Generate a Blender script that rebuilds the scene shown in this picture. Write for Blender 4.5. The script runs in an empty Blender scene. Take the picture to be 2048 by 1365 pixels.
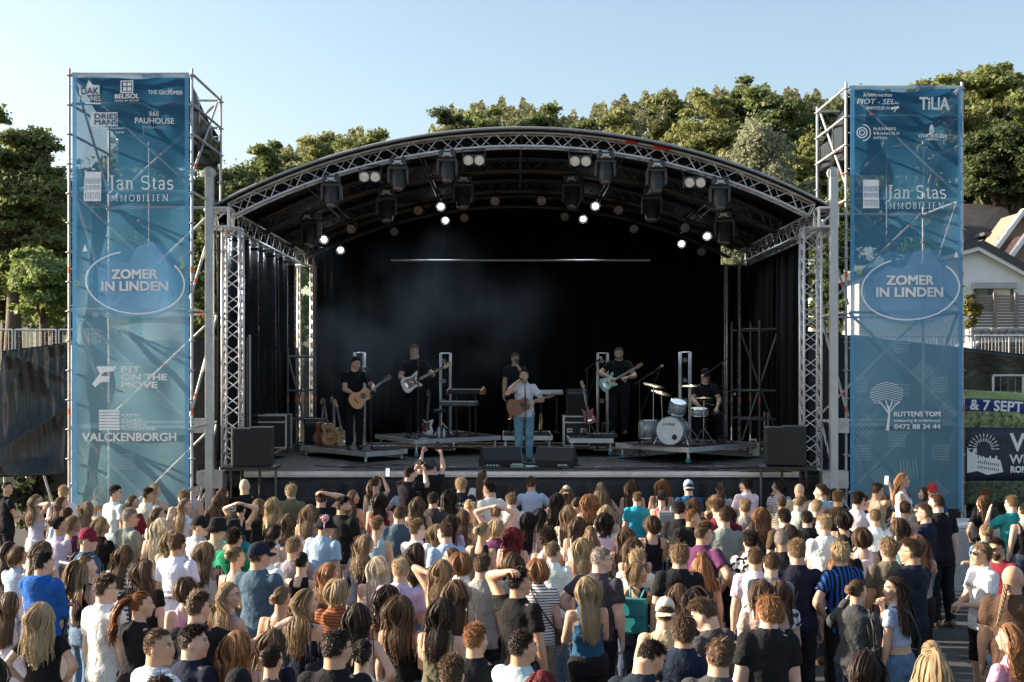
import bpy, bmesh, math, random
import numpy as np
from mathutils import Vector, Matrix, Euler
R = math.radians
random.seed(7); rng = np.random.default_rng(7)
sc = bpy.context.scene
col = sc.collection

# ------------------------------------------------------------------ camera, sky, sun, exposure
F_PX, HORIZON, CAM_Z = 2464.0, 741.0, 3.6
cam_data = bpy.data.cameras.new("camera")
cam = bpy.data.objects.new("camera", cam_data); col.objects.link(cam)
cam_data.sensor_width = 36.0
cam_data.lens = 36.0 * F_PX / 2048.0
cam_data.shift_y = (HORIZON - 682.5) / 2048.0
cam_data.clip_start = 0.1; cam_data.clip_end = 2000
cam.location = (0, 0, CAM_Z); cam.rotation_euler = (R(90), 0, 0)
sc.camera = cam

SUN_DIR = Vector((-0.91, 0.15, 0.36)).normalized()      # towards the sun: low, from the left
SUN_EL = math.asin(SUN_DIR.z)
SUN_AZ = math.atan2(SUN_DIR.x, SUN_DIR.y)                 # clockwise from +Y
world = bpy.data.worlds.new("World"); sc.world = world; world.use_nodes = True
wn = world.node_tree; wn.nodes.clear()
sky = wn.nodes.new("ShaderNodeTexSky"); sky.sky_type = 'NISHITA'; sky.sun_disc = False
sky.sun_elevation = SUN_EL; sky.sun_rotation = SUN_AZ
sky.altitude = 50; sky.air_density = 1.15; sky.dust_density = 2.6; sky.ozone_density = 1.0
bg = wn.nodes.new("ShaderNodeBackground"); bg.inputs[1].default_value = 0.074
wo = wn.nodes.new("ShaderNodeOutputWorld")
wn.links.new(sky.outputs[0], bg.inputs[0]); wn.links.new(bg.outputs[0], wo.inputs[0])
sun_data = bpy.data.lights.new("sun", 'SUN'); sun_data.energy = 4.2; sun_data.angle = R(0.55)
sun_data.color = (1.0, 0.84, 0.66)
sun = bpy.data.objects.new("sun", sun_data); col.objects.link(sun)
sun.rotation_euler = SUN_DIR.to_track_quat('Z', 'Y').to_euler(); sun.location = (-30, 5, 25)
sc.view_settings.view_transform = 'Standard'; sc.view_settings.look = 'None'
sc.view_settings.gamma = 1.0; sc.view_settings.exposure = 1.82
sc.view_settings.use_curve_mapping = False
sc.cycles.max_bounces = 6; sc.cycles.diffuse_bounces = 3; sc.cycles.glossy_bounces = 3
sc.cycles.transparent_max_bounces = 12; sc.cycles.transmission_bounces = 3
sc.cycles.sample_clamp_indirect = 6.0; sc.cycles.volume_bounces = 0
sc.cycles.use_denoising = True

def P(px, py, Y):
    """point at depth Y that the photograph shows at pixel (px, py)"""
    s = F_PX / Y
    return Vector(((px - 1024.0) / s, Y, CAM_Z - (py - HORIZON) / s))
def S(Y): return F_PX / Y

# ------------------------------------------------------------------ materials
def lin(c):
    return tuple(((v / 12.92) if v <= 0.04045 else ((v + 0.055) / 1.055) ** 2.4) for v in c)
MATS = {}
def nodes_of(m):
    m.use_nodes = True
    nt = m.node_tree
    b = nt.nodes.get("Principled BSDF")
    return nt, b
def mat(name, c, rough=0.6, metal=0.0, var=0.15, scale=8.0, bump=0.0, bscale=60.0, spec=0.5, stretch=None):
    if name in MATS: return MATS[name]
    m = bpy.data.materials.new(name); nt, b = nodes_of(m)
    b.inputs["Roughness"].default_value = rough; b.inputs["Metallic"].default_value = metal
    b.inputs["Specular IOR Level"].default_value = spec
    tc = nt.nodes.new("ShaderNodeTexCoord"); mp = nt.nodes.new("ShaderNodeMapping")
    nt.links.new(tc.outputs["Object"], mp.inputs[0])
    if stretch: mp.inputs["Scale"].default_value = stretch
    nz = nt.nodes.new("ShaderNodeTexNoise"); nz.inputs["Scale"].default_value = scale
    nz.inputs["Detail"].default_value = 5; nz.inputs["Roughness"].default_value = 0.65
    nt.links.new(mp.outputs[0], nz.inputs["Vector"])
    rp = nt.nodes.new("ShaderNodeValToRGB")
    rp.color_ramp.elements[0].position = 0.3; rp.color_ramp.elements[1].position = 0.7
    rp.color_ramp.elements[0].color = tuple(max(0, v * (1 - var)) for v in c) + (1,)
    rp.color_ramp.elements[1].color = tuple(min(1, v * (1 + var)) for v in c) + (1,)
    nt.links.new(nz.outputs[0], rp.inputs[0]); nt.links.new(rp.outputs[0], b.inputs["Base Color"])
    mr = nt.nodes.new("ShaderNodeMapRange")
    mr.inputs["To Min"].default_value = max(0.02, rough - 0.1); mr.inputs["To Max"].default_value = min(1, rough + 0.1)
    nt.links.new(nz.outputs[0], mr.inputs[0]); nt.links.new(mr.outputs[0], b.inputs["Roughness"])
    if bump:
        n2 = nt.nodes.new("ShaderNodeTexNoise"); n2.inputs["Scale"].default_value = bscale; n2.inputs["Detail"].default_value = 4
        nt.links.new(mp.outputs[0], n2.inputs["Vector"])
        bp = nt.nodes.new("ShaderNodeBump"); bp.inputs["Strength"].default_value = bump; bp.inputs["Distance"].default_value = 0.02
        nt.links.new(n2.outputs[0], bp.inputs["Height"]); nt.links.new(bp.outputs[0], b.inputs["Normal"])
    MATS[name] = m
    return m
def objcol_mat(name, rough=0.8, spec=0.25, bump=0.0, bscale=120, var=0.12, vscale=9, translucent=0.0, island=0.0, stretch=None):
    """colour comes from each object's own colour"""
    if name in MATS: return MATS[name]
    m = bpy.data.materials.new(name); nt, b = nodes_of(m)
    oi = nt.nodes.new("ShaderNodeObjectInfo")
    tc = nt.nodes.new("ShaderNodeTexCoord"); mp = nt.nodes.new("ShaderNodeMapping")
    nt.links.new(tc.outputs["Object"], mp.inputs[0])
    if stretch: mp.inputs["Scale"].default_value = stretch
    nz = nt.nodes.new("ShaderNodeTexNoise"); nz.inputs["Scale"].default_value = vscale; nz.inputs["Detail"].default_value = 4
    nt.links.new(mp.outputs[0], nz.inputs["Vector"])
    mr = nt.nodes.new("ShaderNodeMapRange"); mr.inputs["From Min"].default_value = 0.25; mr.inputs["From Max"].default_value = 0.75
    mr.inputs["To Min"].default_value = 1 - var; mr.inputs["To Max"].default_value = 1 + var
    nt.links.new(nz.outputs[0], mr.inputs[0])
    val = mr.outputs[0]
    if island:
        ge = nt.nodes.new("ShaderNodeNewGeometry")
        m2 = nt.nodes.new("ShaderNodeMapRange"); m2.inputs["To Min"].default_value = 1 - island; m2.inputs["To Max"].default_value = 1 + island
        nt.links.new(ge.outputs["Random Per Island"], m2.inputs[0])
        mu = nt.nodes.new("ShaderNodeMath"); mu.operation = 'MULTIPLY'
        nt.links.new(val, mu.inputs[0]); nt.links.new(m2.outputs[0], mu.inputs[1]); val = mu.outputs[0]
    mx = nt.nodes.new("ShaderNodeVectorMath"); mx.operation = 'SCALE'
    nt.links.new(oi.outputs["Color"], mx.inputs[0]); nt.links.new(val, mx.inputs["Scale"])
    nt.links.new(mx.outputs[0], b.inputs["Base Color"])
    b.inputs["Roughness"].default_value = rough; b.inputs["Specular IOR Level"].default_value = spec
    if bump:
        n2 = nt.nodes.new("ShaderNodeTexNoise"); n2.inputs["Scale"].default_value = bscale; n2.inputs["Detail"].default_value = 3
        nt.links.new(mp.outputs[0], n2.inputs["Vector"])
        bp = nt.nodes.new("ShaderNodeBump"); bp.inputs["Strength"].default_value = bump; bp.inputs["Distance"].default_value = 0.03
        nt.links.new(n2.outputs[0], bp.inputs["Height"]); nt.links.new(bp.outputs[0], b.inputs["Normal"])
    if translucent:
        tr = nt.nodes.new("ShaderNodeBsdfTranslucent"); nt.links.new(mx.outputs[0], tr.inputs[0])
        ms = nt.nodes.new("ShaderNodeMixShader"); ms.inputs[0].default_value = translucent
        out = nt.nodes.get("Material Output")
        nt.links.new(b.outputs[0], ms.inputs[1]); nt.links.new(tr.outputs[0], ms.inputs[2]); nt.links.new(ms.outputs[0], out.inputs[0])
    MATS[name] = m
    return m
def emit_mat(name, c, strength):
    if name in MATS: return MATS[name]
    m = bpy.data.materials.new(name); nt, b = nodes_of(m)
    b.inputs["Base Color"].default_value = tuple(c) + (1,)
    b.inputs["Emission Color"].default_value = tuple(c) + (1,); b.inputs["Emission Strength"].default_value = strength
    MATS[name] = m
    return m

ALU = mat("aluminium", (0.66, 0.66, 0.67), 0.40, 0.45, 0.18, 5)
GALV = mat("galvanised_steel", (0.46, 0.46, 0.46), 0.5, 0.45, 0.25, 7)
BLACK = mat("black_paint", (0.016, 0.016, 0.018), 0.55, 0, 0.3, 8)
BLACKGLOSS = mat("black_plastic", (0.012, 0.012, 0.014), 0.35, 0, 0.3, 8)
DARKGREY = mat("dark_grey_paint", (0.045, 0.047, 0.05), 0.55, 0, 0.3, 9)
CURTAIN = mat("black_stage_cloth", (0.006, 0.006, 0.007), 0.95, 0, 0.3, 4, 0.3, 40, 0.08)
TARP = mat("black_tarpaulin", (0.006, 0.007, 0.009), 0.22, 0, 0.3, 4, 0.35, 7, 0.6)
SKIRT = mat("black_skirt_cloth", (0.016, 0.017, 0.02), 0.6, 0, 0.3, 5, 0.3, 12, 0.4)
DECK = mat("stage_plywood", (0.022, 0.021, 0.021), 0.68, 0, 0.35, 3, 0.1, 90, 0.18)
WHITE = mat("white_paint", (0.78, 0.78, 0.77), 0.5, 0, 0.06, 6)
ORANGE = mat("orange_tape", (0.72, 0.13, 0.04), 0.55, 0, 0.12, 12)
STEELD = mat("dimmed_steel", (0.16, 0.16, 0.16), 0.55, 0.6, 0.25, 7)  # darker copy of the galvanised steel; dimness of the wings put into the colour
CHROME = mat("chrome", (0.75, 0.75, 0.76), 0.16, 1.0, 0.05, 8)
GOLD = mat("brass", (0.75, 0.50, 0.18), 0.25, 1.0, 0.1, 8)
LENS = mat("lamp_lens", (0.30, 0.27, 0.24), 0.15, 0.2, 0.2, 40)

# ------------------------------------------------------------------ mesh helpers
def mesh_np(name, V, Fq, mats=(), smooth=True, mi=None, tri=False):
    """V (n,3); Fq (m,4) or (m,3) int array"""
    me = bpy.data.meshes.new(name)
    V = np.asarray(V, dtype=np.float32); Fq = np.asarray(Fq, dtype=np.int32)
    k = Fq.shape[1]
    me.vertices.add(len(V)); me.vertices.foreach_set("co", V.ravel())
    me.loops.add(Fq.size); me.loops.foreach_set("vertex_index", Fq.ravel())
    me.polygons.add(len(Fq))
    me.polygons.foreach_set("loop_start", np.arange(0, Fq.size, k, dtype=np.int32))
    try: me.polygons.foreach_set("loop_total", np.full(len(Fq), k, dtype=np.int32))
    except Exception: pass
    me.polygons.foreach_set("use_smooth", np.full(len(Fq), smooth, dtype=bool))
    for m in mats: me.materials.append(m)
    if mi is not None: me.polygons.foreach_set("material_index", np.asarray(mi, dtype=np.int32))
    me.update(calc_edges=True); me.validate()
    return me

def tag(o, label=None, cat=None, group=None, kind=None):
    if label: o["label"] = label
    if cat: o["category"] = cat
    if group: o["group"] = group
    if kind: o["kind"] = kind
    return o
def link(name, me, parent=None, loc=None, rot=None, scale=None):
    o = bpy.data.objects.new(name, me); col.objects.link(o)
    if parent is not None: o.parent = parent
    if loc is not None: o.location = loc
    if rot is not None: o.rotation_euler = rot
    if scale is not None: o.scale = scale
    return o
def empty(name, loc=(0, 0, 0), rz=0.0, label=None, cat=None, group=None, kind=None):
    o = bpy.data.objects.new(name, None); col.objects.link(o)
    o.location = loc; o.rotation_euler = (0, 0, rz); o.empty_display_size = 0.2
    return tag(o, label, cat, group, kind)
def copy_tree(o, parent=None):
    c = o.copy(); col.objects.link(c)
    if parent is not None: c.parent = parent
    for ch in list(o.children): copy_tree(ch, c)
    return c

class MB:
    """collects simple shapes, then links them as ONE mesh object"""
    def __init__(s): s.v = []; s.f = []; s.m = []; s.sm = []; s.cur = 0
    def add(s, vs, fs, smooth=False):
        b = len(s.v); s.v += [tuple(v) for v in vs]
        for f in fs: s.f.append([i + b for i in f]); s.m.append(s.cur); s.sm.append(smooth)
        return s
    def box(s, c, d, rot=None, bev=0.0):
        c = Vector(c); h = Vector(d) * 0.5
        M = rot if isinstance(rot, Matrix) else (Euler(rot).to_matrix() if rot is not None else Matrix.Identity(3))
        if bev <= 0:
            vs = [c + M @ Vector((x * h.x, y * h.y, z * h.z)) for x in (-1, 1) for y in (-1, 1) for z in (-1, 1)]
            fs = [(0, 1, 3, 2), (4, 6, 7, 5), (0, 4, 5, 1), (2, 3, 7, 6), (0, 2, 6, 4), (1, 5, 7, 3)]
            return s.add(vs, fs)
        bm = bmesh.new(); bmesh.ops.create_cube(bm, size=1.0)
        for v in bm.verts: v.co = Vector((v.co.x * d[0], v.co.y * d[1], v.co.z * d[2]))
        bmesh.ops.bevel(bm, geom=list(bm.edges), offset=bev, segments=2, affect='EDGES', profile=0.5)
        bm.verts.index_update()
        s.add([c + M @ v.co for v in bm.verts], [[v.index for v in f.verts] for f in bm.faces]); bm.free()
        return s
    def tube(s, p0, p1, r, n=8, r1=None, cap=True):
        p0 = Vector(p0); p1 = Vector(p1); d = p1 - p0
        if d.length < 1e-6: return s
        r1 = r if r1 is None else r1
        z = d.normalized(); x = z.orthogonal().normalized(); y = z.cross(x)
        vs = []
        for p, rr in ((p0, r), (p1, r1)):
            for i in range(n):
                a = 2 * math.pi * i / n; vs.append(p + (x * math.cos(a) + y * math.sin(a)) * rr)
        fs = [(i, (i + 1) % n, n + (i + 1) % n, n + i) for i in range(n)]
        s.add(vs, fs, True)
        if cap: s.add(vs, [tuple(reversed(range(n))), tuple(range(n, 2 * n))])
        return s
    def poly(s, pts, r, n=8, closed=False, radii=None):
        pts = [Vector(p) for p in pts]; k = len(pts); vs = []; prev = None
        for i, p in enumerate(pts):
            a = pts[i - 1] if (i > 0 or closed) else p; b = pts[(i + 1) % k] if (i < k - 1 or closed) else p
            t = (b - a)
            t = t.normalized() if t.length > 1e-9 else Vector((0, 0, 1))
            if prev is None: x = t.orthogonal().normalized()
            else:
                x = prev - t * prev.dot(t)
                x = x.normalized() if x.length > 1e-6 else t.orthogonal().normalized()
            prev = x; y = t.cross(x); rr = radii[i] if radii else r
            for j in range(n):
                an = 2 * math.pi * j / n; vs.append(p + (x * math.cos(an) + y * math.sin(an)) * rr)
        fs = []
        for i in range(k if closed else k - 1):
            for j in range(n):
                a = i * n + j; b = i * n + (j + 1) % n; c2 = ((i + 1) % k) * n
                fs.append((a, b, c2 + (j + 1) % n, c2 + j))
        if not closed: fs += [tuple(reversed(range(n))), tuple(range((k - 1) * n, k * n))]
        return s.add(vs, fs, True)
    def lathe(s, prof, n=16, c=(0, 0, 0), M=None, cap=True):
        """prof: list of (r, z)"""
        c = Vector(c); M = M or Matrix.Identity(3); vs = []
        for r, z in prof:
            for i in range(n):
                a = 2 * math.pi * i / n; vs.append(c + M @ Vector((r * math.cos(a), r * math.sin(a), z)))
        fs = []
        for k in range(len(prof) - 1):
            for i in range(n):
                fs.append((k * n + i, k * n + (i + 1) % n, (k + 1) * n + (i + 1) % n, (k + 1) * n + i))
        s.add(vs, fs, True)
        if cap: s.add(vs, [tuple(reversed(range(n))), tuple(range((len(prof) - 1) * n, len(prof) * n))])
        return s
    def prism(s, outline, y0, y1, M=None, c=(0, 0, 0), smooth=False):
        """outline in (x,z), extruded along y"""
        c = Vector(c); M = M or Matrix.Identity(3); n = len(outline)
        vs = [c + M @ Vector((x, y0, z)) for x, z in outline] + [c + M @ Vector((x, y1, z)) for x, z in outline]
        s.add(vs, [tuple(range(n)), tuple(reversed(range(n, 2 * n)))])
        s.add(vs, [(i, n + i, n + (i + 1) % n, (i + 1) % n) for i in range(n)], smooth)
        return s
    def ball(s, c, r, n=10, m=7, sc=(1, 1, 1), M=None):
        prof = [(math.sin(math.pi * k / m) * r + 1e-5, -math.cos(math.pi * k / m) * r) for k in range(m + 1)]
        M0 = Matrix.Diagonal(sc); M = (M @ M0) if M else M0
        return s.lathe(prof, n, c, M, cap=False)
    def mesh(s, name, mats):
        me = bpy.data.meshes.new(name)
        me.from_pydata(s.v, [], s.f)
        if not isinstance(mats, (list, tuple)): mats = [mats]
        for m in mats: me.materials.append(m)
        me.polygons.foreach_set("use_smooth", s.sm); me.polygons.foreach_set("material_index", s.m)
        me.update(); return me
    def build(s, name, mats, parent=None, loc=None, rot=None):
        return link(name, s.mesh(name, mats), parent, loc, rot)

def text(name, body, size, loc, rot, parent, m, bold=0.0, xs=1.0, align='LEFT', shear=0.0, spacing=1.0):
    cu = bpy.data.curves.new(name, 'FONT'); cu.body = body; cu.size = size; cu.align_x = align
    cu.shear = shear; cu.space_character = spacing; cu.extrude = 0.0008; cu.resolution_u = 3
    cu.materials.append(m)
    o = bpy.data.objects.new(name, cu); col.objects.link(o); o.parent = parent
    o.location = loc; o.rotation_euler = rot; o.scale = (xs, 1, 1)
    FONTS.append((o, bold))
    return o
FONTS = []
def fonts_to_meshes():
    """letters become plain meshes so that each word is an ordinary object"""
    bpy.context.view_layer.update(); dg = bpy.context.evaluated_depsgraph_get()
    for o, b in FONTS:
        me = bpy.data.meshes.new_from_object(o.evaluated_get(dg))
        if b:   # heavier strokes: the same outline laid four times, a hair apart
            bm = bmesh.new()
            for k, (sx, sy) in enumerate(((-1, -1), (1, -1), (-1, 1), (1, 1))):
                n0 = len(bm.verts); bm.from_mesh(me); bm.verts.ensure_lookup_table()
                for v in bm.verts[n0:]: v.co += Vector((sx * b, sy * b, .0004 * k))
            bm.to_mesh(me); bm.free()
        n = bpy.data.objects.new("lettering", me); col.objects.link(n)
        n.parent = o.parent; n.matrix_basis = o.matrix_basis.copy()
    for o, b in FONTS: bpy.data.objects.remove(o)
# ------------------------------------------------------------------ ground, bank, hill
CX = 0.17                      # middle of the stage
DECK_Z = 1.80
def paving_mat():
    m = bpy.data.materials.new("paving"); nt, b = nodes_of(m)
    tc = nt.nodes.new("ShaderNodeTexCoord")
    br = nt.nodes.new("ShaderNodeTexBrick"); br.inputs["Scale"].default_value = 5.0
    br.inputs["Color1"].default_value = (0.060, 0.058, 0.057, 1); br.inputs["Color2"].default_value = (0.088, 0.084, 0.080, 1)
    br.inputs["Mortar"].default_value = (0.028, 0.027, 0.026, 1); br.inputs["Mortar Size"].default_value = 0.02
    nt.links.new(tc.outputs["Object"], br.inputs["Vector"])
    nz = nt.nodes.new("ShaderNodeTexNoise"); nz.inputs["Scale"].default_value = 1.3; nz.inputs["Detail"].default_value = 6
    nt.links.new(tc.outputs["Object"], nz.inputs["Vector"])
    mx = nt.nodes.new("ShaderNodeMixRGB"); mx.blend_type = 'MULTIPLY'; mx.inputs[0].default_value = 0.5
    nt.links.new(br.outputs[0], mx.inputs[1]); nt.links.new(nz.outputs[0], mx.inputs[2]); nt.links.new(mx.outputs[0], b.inputs["Base Color"])
    b.inputs["Roughness"].default_value = 0.85
    return m
PAVING = paving_mat()
EARTH = mat("grassy_bank", (0.036, 0.048, 0.018), 0.95, 0, 0.4, 1.2, 0.6, 30)
# pavers in the open patch of ground at the side of the crowd
PAVE_X0, PAVE_X1, PAVE_Y0, PAVE_Y1 = 5.6, 7.75, 12.9, 15.4
gx = [-60, PAVE_X0, PAVE_X1, 60]; gy = [-12, PAVE_Y0, PAVE_Y1, 31.5]
mb = MB(); GZ = 0.0
for i in range(3):
    for j in range(3):
        z = -0.012 if (i == 1 and j == 1) else 0.0
        mb.add([(gx[i], gy[j], z), (gx[i + 1], gy[j], z), (gx[i + 1], gy[j + 1], z), (gx[i], gy[j + 1], z)], [(0, 1, 2, 3)])
ground = tag(mb.build("ground", PAVING), kind="structure")
PAVER = objcol_mat("paver_concrete", 0.85, 0.2, 0.25, 70, 0.2, 6)
pv = MB().box((0, 0, -0.03), (0.234, 0.114, 0.062), bev=0.004).mesh("paver", PAVER)
k = 0
rows = int((PAVE_Y1 - PAVE_Y0) / 0.12); cols = int((PAVE_X1 - PAVE_X0) / 0.24)
for r_ in range(rows):
    for c_ in range(cols):
        x = PAVE_X0 + 0.12 + c_ * 0.24 + (0.0 if r_ % 2 else 0.11); y = PAVE_Y0 + 0.06 + r_ * 0.12
        if x > PAVE_X1 - 0.12 or k >= 300: continue
        if x < 6.05 : continue
        o = link("paver", pv, ground, (x, y, random.uniform(-0.003, 0.002)), (random.uniform(-.01, .01), random.uniform(-.01, .01), random.uniform(-.015, .015)))
        g = random.uniform(0.055, 0.10); o.color = (g, g * 0.96, g * 0.93, 1); k += 1

def land_h(x): q = min(1, max(0, (x - 5) / 4)); return 3.9 - .8 * q * q * (3 - 2 * q)
# the land behind the stage: a bank that climbs to a wooded hill
nx, ny = 70, 40
xs = np.linspace(-70, 70, nx); ys = np.concatenate([np.linspace(30.6, 46, 18), np.linspace(49, 140, 24)])
V = []
for y in ys:
    for x in xs:
        t = min(1, max(0, (y - 31.2) / 3.4)); z = land_h(x) * t * t * (3 - 2 * t) - 0.05
        if y > 44: z += (y - 44) * 0.085
        z += 0.15 * math.sin(x * 0.5 + y * 0.3) * t
        V.append((x, y, z))
Fq = [(j * nx + i, j * nx + i + 1, (j + 1) * nx + i + 1, (j + 1) * nx + i) for j in range(len(ys) - 1) for i in range(nx - 1)]
tag(link("hill", mesh_np("hill", V, Fq, [EARTH])), kind="structure")
far = MB(); far.add([(-900, -900, -0.06), (900, -900, -0.06), (900, 900, -0.06), (-900, 900, -0.06)], [(0, 1, 2, 3)])
tag(far.build("terrain", EARTH), kind="structure")
def bank_z(y, x=0):
    t = min(1, max(0, (y - 31.2) / 3.4)); z = land_h(x) * t * t * (3 - 2 * t) - 0.05
    return z + ((y - 44) * 0.085 if y > 44 else 0)

# ------------------------------------------------------------------ trees
LEAF = objcol_mat("leaf", 0.55, 0.3, 0, 1, 0.25, 0.5, translucent=0.46, island=0.26)
BARK = mat("bark", (0.11, 0.085, 0.06), 0.9, 0, 0.4, 6, 0.8, 18)
def crown_mesh(name, rad, n_cl, n_leaf, leaf, seed, cl_r=0.32, drape=0.0, tri=False):
    """leaf-sized quads on the shells of many clumps inside an ellipsoid of half-axes rad"""
    g = np.random.default_rng(seed)
    rad = np.array(rad)
    d = g.normal(size=(n_cl, 3)); d /= np.linalg.norm(d, axis=1)[:, None]
    d[:, 2] = np.where(d[:, 2] < -0.85, -d[:, 2], d[:, 2])
    rr = 0.25 + 0.72 * g.random(n_cl) ** 0.6
    C = d * rr[:, None] * rad * (0.86 + 0.28 * g.random((n_cl, 1)))
    cr = (cl_r * (0.55 + 0.9 * g.random(n_cl)) * rad.mean())
    which = g.integers(0, n_cl, n_leaf)
    q = g.normal(size=(n_leaf, 3)); q /= np.linalg.norm(q, axis=1)[:, None]
    q[:, 2] = np.where(q[:, 2] < -0.2, -0.6 * q[:, 2], q[:, 2])
    sh = 0.30 + 0.75 * g.random(n_leaf) ** 0.7 + 0.35 * g.random(n_leaf) ** 6
    pos = C[which] + q * (cr[which] * sh)[:, None] * np.array([1, 1, 0.78])
    if drape: pos[:, 2] -= drape * g.random(n_leaf) * np.linalg.norm(q[:, :2], axis=1)
    nrm = q * 0.9 + np.array([0, 0, 0.5]) + g.normal(size=(n_leaf, 3)) * 0.75
    nrm /= np.linalg.norm(nrm, axis=1)[:, None]
    u = np.cross(nrm, g.normal(size=(n_leaf, 3))); u /= np.linalg.norm(u, axis=1)[:, None] + 1e-9
    v = np.cross(nrm, u)
    sz = leaf * (0.6 + 0.8 * g.random(n_leaf))[:, None]
    b1 = nrm * sz * 0.25
    if tri:
        V = np.stack([pos - u * sz, pos + u * sz * .6 + v * sz * 0.75 - b1, pos + u * sz * .5 - v * sz * 0.7 - b1], 1).reshape(-1, 3); F = np.arange(n_leaf * 3).reshape(-1, 3)
    else:
        V = np.stack([pos - u * sz, pos + v * sz * 0.55 - b1, pos + u * sz, pos - v * sz * 0.55 - b1], 1).reshape(-1, 3); F = np.arange(n_leaf * 4).reshape(-1, 4)
    return mesh_np(name, V, F, [LEAF], smooth=False)
def trunk_mb(h, r, lean, seed, limbs, crown_c, rad):
    g = random.Random(seed); mb = MB()
    pts = [Vector((lean * (t ** 2), 0.15 * math.sin(3 * t + seed), h * t)) for t in (0, .25, .5, .75, 1)]
    mb.poly(pts, r, 9, radii=[r * 1.35, r, r * .85, r * .7, r * .5])
    for i in range(limbs):
        t = g.uniform(0.4, 0.95); b = pts[0].lerp(pts[-1], t); b.x = lean * t * t
        a = g.uniform(0, 6.28); L = g.uniform(0.5, 0.85)
        e = Vector(crown_c) + Vector((math.cos(a) * rad[0] * L, math.sin(a) * rad[1] * L, g.uniform(-0.3, 0.6) * rad[2]))
        mid = b.lerp(e, 0.5) + Vector((0, 0, 0.25 * rad[2] * g.uniform(.1, .6)))
        mb.poly([b, mid, e], r, 6, radii=[r * .5, r * .33, r * .1])
    return mb
def tree(px, top, bottom, Y, half_w, label, colr, seed, n=9000, leaf=0.17, n_cl=46, base=None, drape=0.0, cl_r=0.32, name="broadleaf_tree", trunk=True, cat="tree"):
    """crown spans top..bottom (photo rows) at depth Y, half_w in photo pixels"""
    pt = P(px, top, Y); pb = P(px, bottom, Y); s = S(Y)
    rz = (pt.z - pb.z) / 2; rx = half_w / s; cz = (pt.z + pb.z) / 2
    base = bank_z(Y, pt.x) - 0.1 if base is None else base
    root = empty(name, (pt.x, Y, base), 0, label, cat, "trees on the slope behind the stage")
    k_ = 1.42 if Y >= 58 else 1.10; rx *= k_; n = int(n * (2.8 if Y >= 58 else 2.5)); n_cl = int(n_cl * 2.0); cl_r *= .88; leaf *= .62
    rad = (rx / 1.12, max(rx * 0.8, 1.2) / 1.12, rz / 1.1)
    cm = crown_mesh("crown", rad, n_cl, n, leaf, seed, cl_r, drape, True)
    c = link("crown", cm, root, (0, 0, cz - base)); c.color = tuple(v * 1.85 for v in colr) + (1,)  # leaf colour lightened in place of haze over the slope
    if trunk:
        trunk_mb(max(cz - base + rz * 0.3, 1.0), 0.05 + 0.022 * (cz - base + rz), random.Random(seed).uniform(-.3, .3), seed, 9, (0, 0, cz - base), rad).build("trunk", BARK, root)
    return root
GRN = (0.072, 0.092, 0.030); DRK = (0.050, 0.066, 0.026); YEL = (0.132, 0.142, 0.052); OLV = (0.102, 0.118, 0.042); BLU = (0.150, 0.160, 0.105); LIT = (0.115, 0.150, 0.050)  # leaf tones; sunlight, shade and haze on the crowns partly put into them
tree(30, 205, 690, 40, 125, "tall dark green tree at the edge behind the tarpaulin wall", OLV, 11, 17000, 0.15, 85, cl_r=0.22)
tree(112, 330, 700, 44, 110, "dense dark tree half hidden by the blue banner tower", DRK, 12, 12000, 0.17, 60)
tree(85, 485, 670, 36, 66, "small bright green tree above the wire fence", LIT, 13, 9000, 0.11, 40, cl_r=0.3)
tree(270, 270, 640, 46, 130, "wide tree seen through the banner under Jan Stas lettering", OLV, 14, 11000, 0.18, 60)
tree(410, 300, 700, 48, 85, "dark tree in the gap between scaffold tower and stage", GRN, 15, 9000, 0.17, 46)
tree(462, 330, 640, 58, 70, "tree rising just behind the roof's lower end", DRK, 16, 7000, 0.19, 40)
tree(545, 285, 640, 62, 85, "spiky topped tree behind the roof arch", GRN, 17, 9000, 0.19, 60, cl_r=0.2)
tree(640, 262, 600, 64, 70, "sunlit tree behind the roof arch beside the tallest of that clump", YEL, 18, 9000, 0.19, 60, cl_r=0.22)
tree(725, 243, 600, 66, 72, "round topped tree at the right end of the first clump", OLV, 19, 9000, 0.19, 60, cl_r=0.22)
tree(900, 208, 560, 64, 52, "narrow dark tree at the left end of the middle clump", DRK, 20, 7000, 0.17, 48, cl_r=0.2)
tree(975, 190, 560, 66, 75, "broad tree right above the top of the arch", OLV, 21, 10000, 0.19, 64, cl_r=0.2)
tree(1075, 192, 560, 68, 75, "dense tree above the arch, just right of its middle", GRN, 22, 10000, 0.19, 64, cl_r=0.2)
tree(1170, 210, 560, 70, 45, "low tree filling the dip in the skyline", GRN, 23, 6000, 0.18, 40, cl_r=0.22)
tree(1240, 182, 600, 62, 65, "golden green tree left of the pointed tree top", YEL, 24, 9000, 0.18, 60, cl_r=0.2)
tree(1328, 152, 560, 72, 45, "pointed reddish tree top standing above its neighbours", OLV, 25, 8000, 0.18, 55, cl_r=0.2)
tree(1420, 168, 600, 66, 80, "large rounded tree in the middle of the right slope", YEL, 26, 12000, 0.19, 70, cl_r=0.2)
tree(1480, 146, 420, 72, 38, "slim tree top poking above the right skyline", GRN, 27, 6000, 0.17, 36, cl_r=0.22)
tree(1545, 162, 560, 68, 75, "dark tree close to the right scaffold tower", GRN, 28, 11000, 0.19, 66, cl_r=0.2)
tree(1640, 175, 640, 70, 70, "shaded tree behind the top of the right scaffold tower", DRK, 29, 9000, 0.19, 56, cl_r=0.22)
tree(1515, 225, 700, 50, 110, "grey blue cedar with drooping flat branches", BLU, 30, 14000, 0.13, 80, cl_r=0.2, drape=1.1, name="cedar_tree")
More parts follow.
